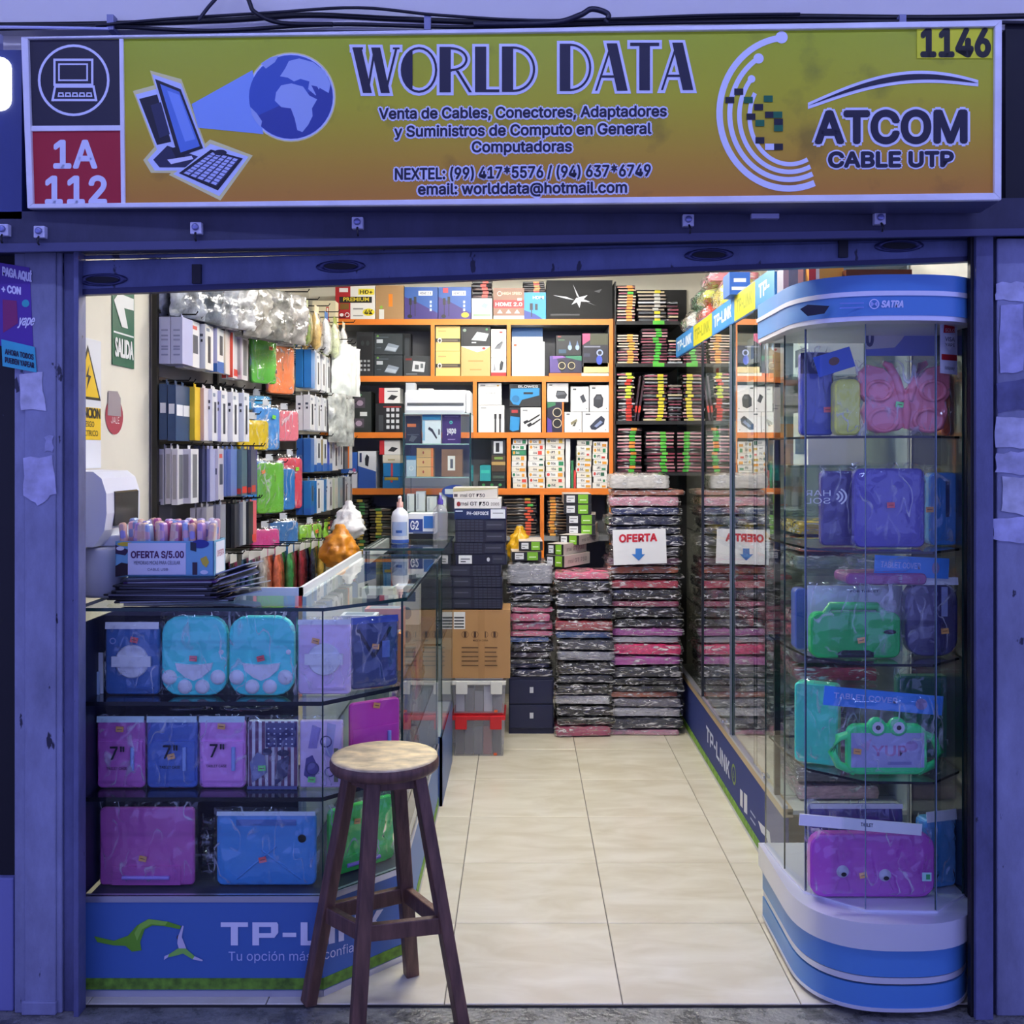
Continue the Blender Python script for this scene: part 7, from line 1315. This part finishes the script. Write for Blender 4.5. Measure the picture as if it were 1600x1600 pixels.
# front section, row one
for k, xo in enumerate((-1.262, -1.306)):
    m2 = MB().box(-.021, .021, 0, .12, -.172, 0, mat('#b9bce4', .4)); decals(m2, .042, .172, 0, []); 
    for v in (.12, .1, .085, .06, .05, .03): m2.box(-.012, .012, -.0008, 0, -.172 + v, -.172 + v + .006, mat('#8488b8', .5))
    m2.box(-.001, .001, .05, .07, 0, .018, mat('#b9bce4', .4)); tag(m2.build('hanging_box', None, (xo, 3.80, 2.043)), 'lavender boxed accessory first on the rack, ' + ('outer' if k == 0 else 'against the wall'), 'box', G('first'))
hook(3.86, 2.047, .12)
spec1 = [(3.96, -1.245, 2, .03, '#eeeef0', '#e4e4ea', 1), (4.08, -1.225, 2, .03, '#f2f0ec', '#d8dce8', 2), (4.19, -1.212, 2, .03, '#f4f4f2', LAV, 3), (4.28, -1.205, 1, .024, '#efe8e0', '#e8d8c0', 0), (4.34, -1.195, 2, .02, '#f0eeee', '#d8503c', 5), (4.42, -1.178, 2, .03, '#ece8ee', '#dccfd8', 6)]
for hk, (y, xo, n, t, c, e_, pr) in enumerate(spec1): hook(y, 2.047, xo - XL); hung(y, 2.047, xs_(xo, n, t), t, .1, .175 if y < 4.3 else .19, c, e_, 'box', pr, f'white boxed accessory, {ORD[hk]} hook of the left rack first row', G('first'))
spec2 = [(3.84, -1.262, 2, .03, '#1f4470', '#1c3f6c', 4), (3.93, -1.268, 1, .03, '#1f4470', '#1c3f6c', 4), (4.0, -1.245, 1, .03, '#efc81c', '#f0d03a', 0), (4.06, -1.23, 1, .03, '#e4dce0', '#d0b4b8', 0), (4.12, -1.215, 2, .028, WHT, '#eceef6', 2), (4.2, -1.2, 2, .028, WHT, LAV, 2), (4.29, -1.18, 2, .028, WHT, '#f2f2f6', 2), (4.38, -1.16, 2, .028, '#e8ecf4', '#dfe4f0', 2)]
for hk, (y, xo, n, t, c, e_, pr) in enumerate(spec2): hook(y, 1.80, xo - XL); hung(y, 1.80, xs_(xo, n, t), t, .08, .205, c, e_, 'box', pr, f'{"navy" if c == "#1f4470" else "yellow" if c == "#efc81c" else "white"} slim boxed accessory, {ORD[hk]} hook of left rack second row', G('second'))
spec3 = [(3.86, -1.265, 3, .022, '#e8e6ea', '#d8d4da', 6), (3.93, -1.235, 1, .045, '#efeff2', '#eae6ea', 6), (4.02, -1.225, 3, .014, '#22284c', '#20264a', 0), (4.08, -1.21, 3, .014, '#b0b4dc', '#a8acd8', 0), (4.15, -1.2, 2, .022, '#d8d4dc', '#e4dce0', 1), (4.24, -1.175, 4, .016, '#6a84c4', '#7a90cc', 0), (4.33, -1.155, 2, .022, '#54707c', '#60787c', 5), (4.42, -1.14, 3, .016, '#5a5e70', '#50566a', 5), (4.47, -1.145, 2, .014, '#4a3a80', '#40327a', 0)]
for hk, (y, xo, n, t, c, e_, pr) in enumerate(spec3): hook(y, 1.562, xo - XL); hung(y, 1.562, xs_(xo, n, t), t, .08, .205 if y < 4.2 else .19, c, e_, 'box', pr, f'{dict([("#22284c", "dark navy"), ("#b0b4dc", "lavender"), ("#6a84c4", "periwinkle"), ("#54707c", "teal grey"), ("#5a5e70", "slate"), ("#a898a0", "taupe"), ("#4a3a80", "violet"), ("#b0a0b0", "mauve")]).get(c, "white")} phone case pack, {ORD[hk]} hook of left rack third row', G('third'))
spec4 = [(4.3, -1.175, 3, .016, '#2a2c30', '#34363a', 0), (4.36, -1.16, 3, .014, '#c8ccd0', '#b0b4b8', 0), (4.42, -1.15, 2, .016, '#1e2428', '#1a1e22', 0), (4.46, -1.15, 2, .03, '#e4626a', '#e86a70', 5), (4.0, -1.2, 3, .02, '#a8a4ac', '#c0bcc4', 0), (4.14, -1.19, 3, .02, '#9aa0b0', '#b8b8c4', 0)]
for hk, (y, xo, n, t, c, e_, pr) in enumerate(spec4): hook(y, 1.34, xo - XL); hung(y, 1.34, xs_(xo, n, t), t, .08, .18, c, e_, 'box', pr, f'{dict([("#2a2c30", "black"), ("#c8ccd0", "grey"), ("#1e2428", "near black"), ("#e4626a", "coral"), ("#a8a4ac", "greyish")]).get(c, "pale")} phone case pack, {ORD[hk]} hook of left rack fourth row', G('fourth'))
for y, xo, n, t, c, nm in ((4.25, -1.17, 3, .02, '#22262c', 'black'), (4.4, -1.13, 2, .024, '#3a5a6a', 'teal'), (4.5, -1.1, 2, .03, '#b8b0a8', 'beige'), (4.6, -1.06, 2, .03, '#d86a4a', 'orange'), (4.7, -1.03, 2, .03, '#3a8a4a', 'green'), (4.8, -1.0, 2, .024, '#8a2a34', 'dark red'), (4.9, -.97, 2, .024, '#2a3040', 'dark blue'), (5.0, -.95, 2, .024, '#c8a44a', 'gold')):
    hook(y, 1.12, xo - XL); hung(y, 1.12, xs_(xo, n, t), t, .1, .22, c, '#d8d8d4', 'bag', 0, f'{nm} bagged accessory low on the left rack above counter', G('lowest'))
# row zero: silver bags near the shutter
for y, xo, c, nm in ((3.9, -1.22, '#9aa0ac', 'grey'), (4.02, -1.19, '#6c7480', 'slate'), (4.14, -1.16, '#b0b4bc', 'silver'), (4.26, -1.12, '#c4c4c4', 'pale silver'), (4.38, -1.08, '#a8a49c', 'olive grey'), (4.5, -1.02, '#8c8a84', 'brownish silver'), (4.62, -.98, '#a09c98', 'crinkled silver')):
    hook(y, 2.25, xo - XL); mt = mat(c, .25, coat=1.0, bump=1.0, bscale=14, var=.75, vscale=16)
    for q_ in (0, 1): tag(film_bag(.19, .2 + .02 * (y > 4.3), .05, int(y * 100) + q_, wr=.02, m=mt).build('hanging_pack', None, (xo - .035 - .055 * q_, y, 2.05 - .02 * (y > 4.3)), 1.15), f'{nm} bagged accessory on the highest row of left rack, {("outer", "inner")[q_]} one', 'package', G('highest'))
# rear section
def rear(z, row, cols, h, kind='box', y0=5.08, y1=6.1, out0=-1.02, out1=-1.0, t=.035):
    n = len(cols)
    for k, (c, e_, pr, nm) in enumerate(cols):
        y = y0 + (y1 - y0) * k / max(1, n - 1); xo = out0 + (out1 - out0) * k / max(1, n - 1); hook(y, z, xo - XL); hung(y, z, xs_(xo, 2, t), t, .09, h, c, e_, kind, pr, f'{nm} pack on the {row} row at back of left rack', G(row))
wn = lambda nm='white': (WHT, '#e8e8ea', 2, nm)
rear(2.25, 'highest', [('#7a8a4a', '#c8d0a0', 0, 'olive'), ('#c8a868', '#e8d8b0', 0, 'tan'), ('#d8d8d0', '#3a70b0', 0, 'blue topped'), ('#c8d0a8', '#a0b050', 0, 'lime'), ('#e8e4d0', '#e8e0c0', 0, 'cream')], .2, 'bag', t=.05, y0=4.85, y1=5.7, out0=-.98, out1=-.95)
rear(2.05, 'first', [('#2f80c8', '#2a78c0', 0, 'blue'), wn(), wn('clean white'), wn('pale white'), ('#1a2024', '#20262a', 0, 'black'), ('#1a2024', '#20262a', 0, 'glossy black'), ('#dce4de', '#c8d0c8', 0, 'greenish white'), ('#e4e8e4', '#d4d8d4', 0, 'off-white'), ('#eceeec', '#dcdedc', 0, 'milky')], .185)
rear(1.83, 'second', [wn(), wn('clean white'), wn('pale white'), wn('milky'), ('#c8ccc8', '#b4b8b4', 0, 'grey'), ('#30383c', '#2a3034', 0, 'dark'), ('#d4d8d4', '#3a8ac0', 0, 'blue edged'), ('#c0c4c0', '#a8aca8', 0, 'silver')], .17)
rear(1.62, 'third', [('#2a66b0', '#2a60a8', 0, 'blue'), ('#dce0e6', '#e4e8ec', 3, 'blue white'), ('#dce0e6', '#a89a70', 3, 'gold edged'), ('#d8dce4', '#4a58b0', 3, 'violet edged'), wn(), wn('pale white'), ('#2c3034', '#40444a', 0, 'black'), ('#e8e8e4', '#e87a2a', 0, 'orange edged')], .165)
rear(1.41, 'fourth', [('#2a78b8', '#2470b0', 3, 'blue'), ('#e8eaec', '#2a78b8', 2, 'blue edged'), ('#2a78b8', '#e8eaec', 0, 'blue and white'), wn(), ('#d8dcd0', '#b8c0a8', 0, 'sage'), ('#a8b8b8', '#98a8a8', 0, 'teal grey'), ('#e0e0dc', '#4a4e54', 2, 'white dark edged'), ('#dce0e0', '#c8ccd0', 2, 'pale grey')], .165)
rear(1.19, 'fifth', [('#e0e4d8', '#8a2a3a', 0, 'wine edged'), ('#262a2c', '#d8dcd8', 0, 'black'), ('#8cc83a', '#90c840', 1, 'lime green'), ('#2a2c34', '#5a2a4a', 0, 'dark plum'), ('#30343a', '#c8b83a', 0, 'yellow edged'), ('#4a3c34', '#40342c', 0, 'brown'), ('#2a2624', '#221e1c', 0, 'dark brown')], .19, 'bag', y0=5.1, y1=5.7, out0=-1.0, out1=-.94)
# the floppy white bags at the back end of the rack
for k, (px, y_, c, nm) in enumerate(((536, 516, '#e4eae4', 'front'), (545, 520, '#dfe6e0', 'second'), (551, 523, '#eef0ee', 'outermost'))):
    d = 5.55 + .12 * k; hook(d, 2.14, .4); o = film_bag(.15, .27, .02, 60 + k, wr=.012, m=plas(c)); tag(o.build('shopping_bag', None, (cpx(px, d) - .01, d, 1.86), 1.0), f'limp white plastic bag at the rack end, {nm} of three', 'bag', 'limp white bags')
for k, (px, zz, nm) in enumerate(((527, 1.60, 'upper'), (540, 1.58, 'lower'))):
    d = 5.5 + .15 * k; tag(film_bag(.14, .26, .02, 70 + k, wr=.012, m=mat('#a8aca8', .3, coat=1.0, bump=1.0, bscale=20, var=.6, vscale=20)).build('shopping_bag', None, (cpx(px, d), d, zz), 1.0), f'limp grey plastic bag at the rack end, {nm}', 'bag', 'limp grey bags')
carton('thermometer_box', 'cream box with red thermometer at the rack end', 'box', 488, 470, 524, None, '#e8dcb8', [('r', .6, .1, .72, .75, '#c83a2a'), ('e', .66, .14, .1, .1, '#c83a2a'), ('r', .63, .3, .69, .7, '#f0e8d8')], d=5.85, depth=.1, pyb=508)
# coloured bagged cases
cb = [(414, 525, 600, 4.66, '#5ab83c', 'green', 'on the first row'), (441, 538, 616, 4.82, '#f0824a', 'orange', 'on the first row'), (398, 655, 704, 4.62, '#e8c820', 'yellow', 'at mid height'), (419, 634, 704, 4.70, '#4a90d8', 'sky blue', 'at mid height'), (404, 618, 642, 4.74, '#3aa0d8', 'cyan', 'just under the green one'), (447, 640, 690, 4.92, '#e87a8a', 'rose', 'behind the sky blue one'),
      (402, 718, 797, 4.62, '#2a80c8', 'blue', 'left of the lime one'), (424, 720, 803, 4.68, '#6ab83c', 'lime', 'large in the middle'), (441, 730, 798, 4.84, '#2a78c0', 'deep blue', 'right of the lime one'), (456, 712, 796, 4.96, '#d8485a', 'red', 'right of the deep blue one'), (417, 825, 888, 4.66, '#d84a94', 'hot pink', 'low on the rack'), (446, 812, 882, 4.82, '#3a78b4', 'steel blue', 'low on the rack'), (487, 818, 870, 5.05, '#8cc83a', 'bright green', 'low near the mustard bag')]
for k, (px, y0, y1, d, c, nm, wh_) in enumerate(cb):
    o = case('bagged_case', f'{nm} tablet case in a clear bag, {wh_}, left rack', px - 16, y0, px + 16, None, d, c, w=.16, pyb=y1, rz=1.02 - .1 * (k % 3), t=.02, r=.02, group='bagged cases on the left rack', price=(.7, .75, ('#f07a30', '#7ae03a')[k % 2]) if k % 3 == 0 else None); o.location.x -= .012
    MB().box(-.02, .02, -.001, .001, 0, .03, mat('#c8ccd0', .4)).build('hanger_tab', o, (0, 0, (y1 - y0) * d / F))
    hook(d + .02, EYE - (y0 - CY) * d / F + .012, o.location.x - XL)
tag(sack(.17, .2, .14, 9, plas('#d88a1e')).build('shopping_bag', None, (cpx(531, 4.72), 4.72, 1.02)), 'mustard yellow plastic bag hanging behind the counter', 'bag')
tag(sack(.17, .19, .14, 21, plas('#f2f2f0'), prof=[.3, .6, .85, 1, .95, .9, .8, .7, .6, .5, .35, .2, .12]).build('shopping_bag', None, (cpx(545, 5.1), 5.1, 1.12)), 'crumpled white plastic bag above the mustard bag', 'bag')

# ------------------------------------------------------------------ on top of the front counter
ZQ = 1.1055
pc = [('#16161a', 'black'), ('#202024', 'black'), ('#2a2440', 'dark purple'), ('#1a1a1e', 'black'), ('#24242a', 'charcoal'), ('#16161a', 'black'), ('#3a3a44', 'grey'), ('#1c1c22', 'black'), ('#141418', 'black'), ('#4a2a6a', 'purple'), ('#202028', 'black')]
lay_ = ('bottom', 'second', 'third', 'fourth', 'fifth', 'sixth', 'seventh', 'eighth', 'ninth', 'tenth', 'top')
for k, (c, nm) in enumerate(pc):
    w_ = .34 - .008 * k; o = MB(); o.rings([[(sx * w_ / 2 * q, sy * .105 * q, z) for sx, sy in ((-1, -1), (1, -1), (1, 1), (-1, 1))] for q, z in ((.985, 0), (1, .003), (.99, .0062))], mat(c, .3, coat=.6, bump=.3, bscale=20), True, False)
    o.box(-w_ * .45, w_ * .45, -.1065, -.1045, .001, .005, mat('#8a8e98' if k % 3 == 0 else '#2a2c34', .3))
    ob = o.build('flat_sleeve', None, (-1.045 + rnd.uniform(-.02, .03), 3.135 + rnd.uniform(-.01, .01), ZQ + k * .0064), rnd.uniform(-.12, .16)); tag(ob, f'{nm} wrapped sleeve piled on the counter, {lay_[k]} of the pile', 'sleeve', 'sleeves under the offer box')
ZP = ZQ + 11 * .0064 + .001
ob = empty('offer_box', (-1.058, 3.14, ZP), .03, 'turquoise printed box with OFERTA S/5.00 paper on the counter', 'box'); bw, bd, bh = .29, .13, .105; tq = mat('#7ab8d4', .4)
m2 = MB(); m2.box(-bw / 2, bw / 2, -bd / 2, -bd / 2 + .004, 0, bh, tq).box(-bw / 2, bw / 2, bd / 2 - .004, bd / 2, 0, bh, tq).box(-bw / 2, -bw / 2 + .004, -bd / 2, bd / 2, 0, bh, tq).box(bw / 2 - .004, bw / 2, -bd / 2, bd / 2, 0, bh, tq).box(-bw / 2, bw / 2, -bd / 2, bd / 2, 0, .004, tq)
m2v = MB(); decals(m2v, bw, bh, -bd / 2, [('p', [(0, .65), (.1, .6), (.14, .75), (0, .9)], '#3a2a4a'), ('p', [(0, 0), (.14, .05), (.16, .35), (.06, .4), (0, .3)], '#2a1c28'), ('e', .1, .92, .08, .06, '#e0c83a'), ('e', .05, .8, .04, .06, '#e8ecf0'), ('r', .78, .05, .83, .4, '#3a2a38'), ('p', [(.86, .5), (.92, .58), (.95, .4), (.92, .25), (.88, .35)], '#d8c03a'), ('e', .86, .92, .09, .12, '#2a3a90'), ('p', [(.76, .75), (.82, .7), (.82, .95), (.76, .98)], '#28303c'), ('e', .9, .12, .04, .06, '#e8ecf4')]); m2.v, o_off = m2.v + m2v.v, len(m2.v)
for f_, mi_ in zip(m2v.f, m2v.m): m2.f.append(tuple(o_off + i for i in f_)); m2.m.append(m2.mi(m2v.mats[mi_])); m2.sm.append(False)
m2.build('box', ob)
m2 = MB().box(-.108, .062, -bd / 2 - .002, -bd / 2 - .0008, .006, bh * .95, mat('#e4e6f4', .6)); yy = -bd / 2 - .0026
m2.fit('OFERTA S/5.00', (-.098, yy, .056), (.056, yy, .056), .019, NEG_Y, mat('#5a2a5c', .5), 0, spread=.001); m2.fit('MEMORIAS MICAS PARA CELULAR', (-.09, yy, .036), (.046, yy, .036), .008, NEG_Y, mat('#3a4060', .5)); m2.fit('CABLE USB', (-.05, yy, .018), (.01, yy, .018), .007, NEG_Y, mat('#3a4060', .5)); m2.build('paper', ob)['label'] = 'white paper reading OFERTA S/5.00'
m2 = MB().box(bw / 2 + .0006, bw / 2 + .0016, -.05, .05, .006, bh * .95, mat('#eceef4', .6)); m2.fit('OFERTA', (bw / 2 + .002, -.04, .056), (bw / 2 + .002, .04, .056), .018, (1, 0, 0), mat('#b8405a', .5), 0, up=(0, 0, 1)); m2.build('paper', ob)
past = ['#e8b8c0', '#c8a0d0', '#f0d0b8', '#b0c4e4', '#e8e0e8', '#d890a8', '#a8a0d8', '#f0c0a8', '#9ab0d8', '#c86a9a']
for row in range(3):
    for k in range(14):
        m2 = MB(); c = rnd.choice(past); key = ('pst', c)
        if key not in _hp: q = MB().slab(.018, .15, .03, .008, .004, mat(c, .4, coat=.5)).slab(.016, .03, .031, .007, .003, mat(rnd.choice(past), .4, coat=.5), Matrix.Translation((0, 0, .1))).build('p'); _hp[key] = q.data; bpy.data.objects.remove(q)
        o = link('gel_strip', _hp[key], None, (ob.location.x - .12 + k * .0185, 3.105 + row * .036, ZP + .005 + .004 * row + rnd.uniform(0, .006)), rnd.uniform(-.2, .2)); o.rotation_euler.y = rnd.uniform(-.12, .12); tag(o, f'pastel wrapped strip, {ORD[k]} from left in {("front", "middle", "back")[row]} row of the offer box', 'strip', 'pastel strips in the offer box')
for k in range(8):
    o = MB().box(-.06, .06, -.05, .05, 0, .0035, mat(rnd.choice(['#c8ccd0', '#a8acb4', '#e0e2e4', '#70747c']), .3, coat=.6)).build('flat_pouch', None, (-.855 + rnd.uniform(-.01, .02), 3.12 + rnd.uniform(-.02, .03), ZQ + k * .011), rnd.uniform(-.5, .5)); o.rotation_euler.y = -.18 - .02 * k; o.location.z += .012; tag(o, f'silvery pouch slipping off the sleeve pile, {lay_[k]} layer', 'pouch', 'pouches beside the sleeve pile')
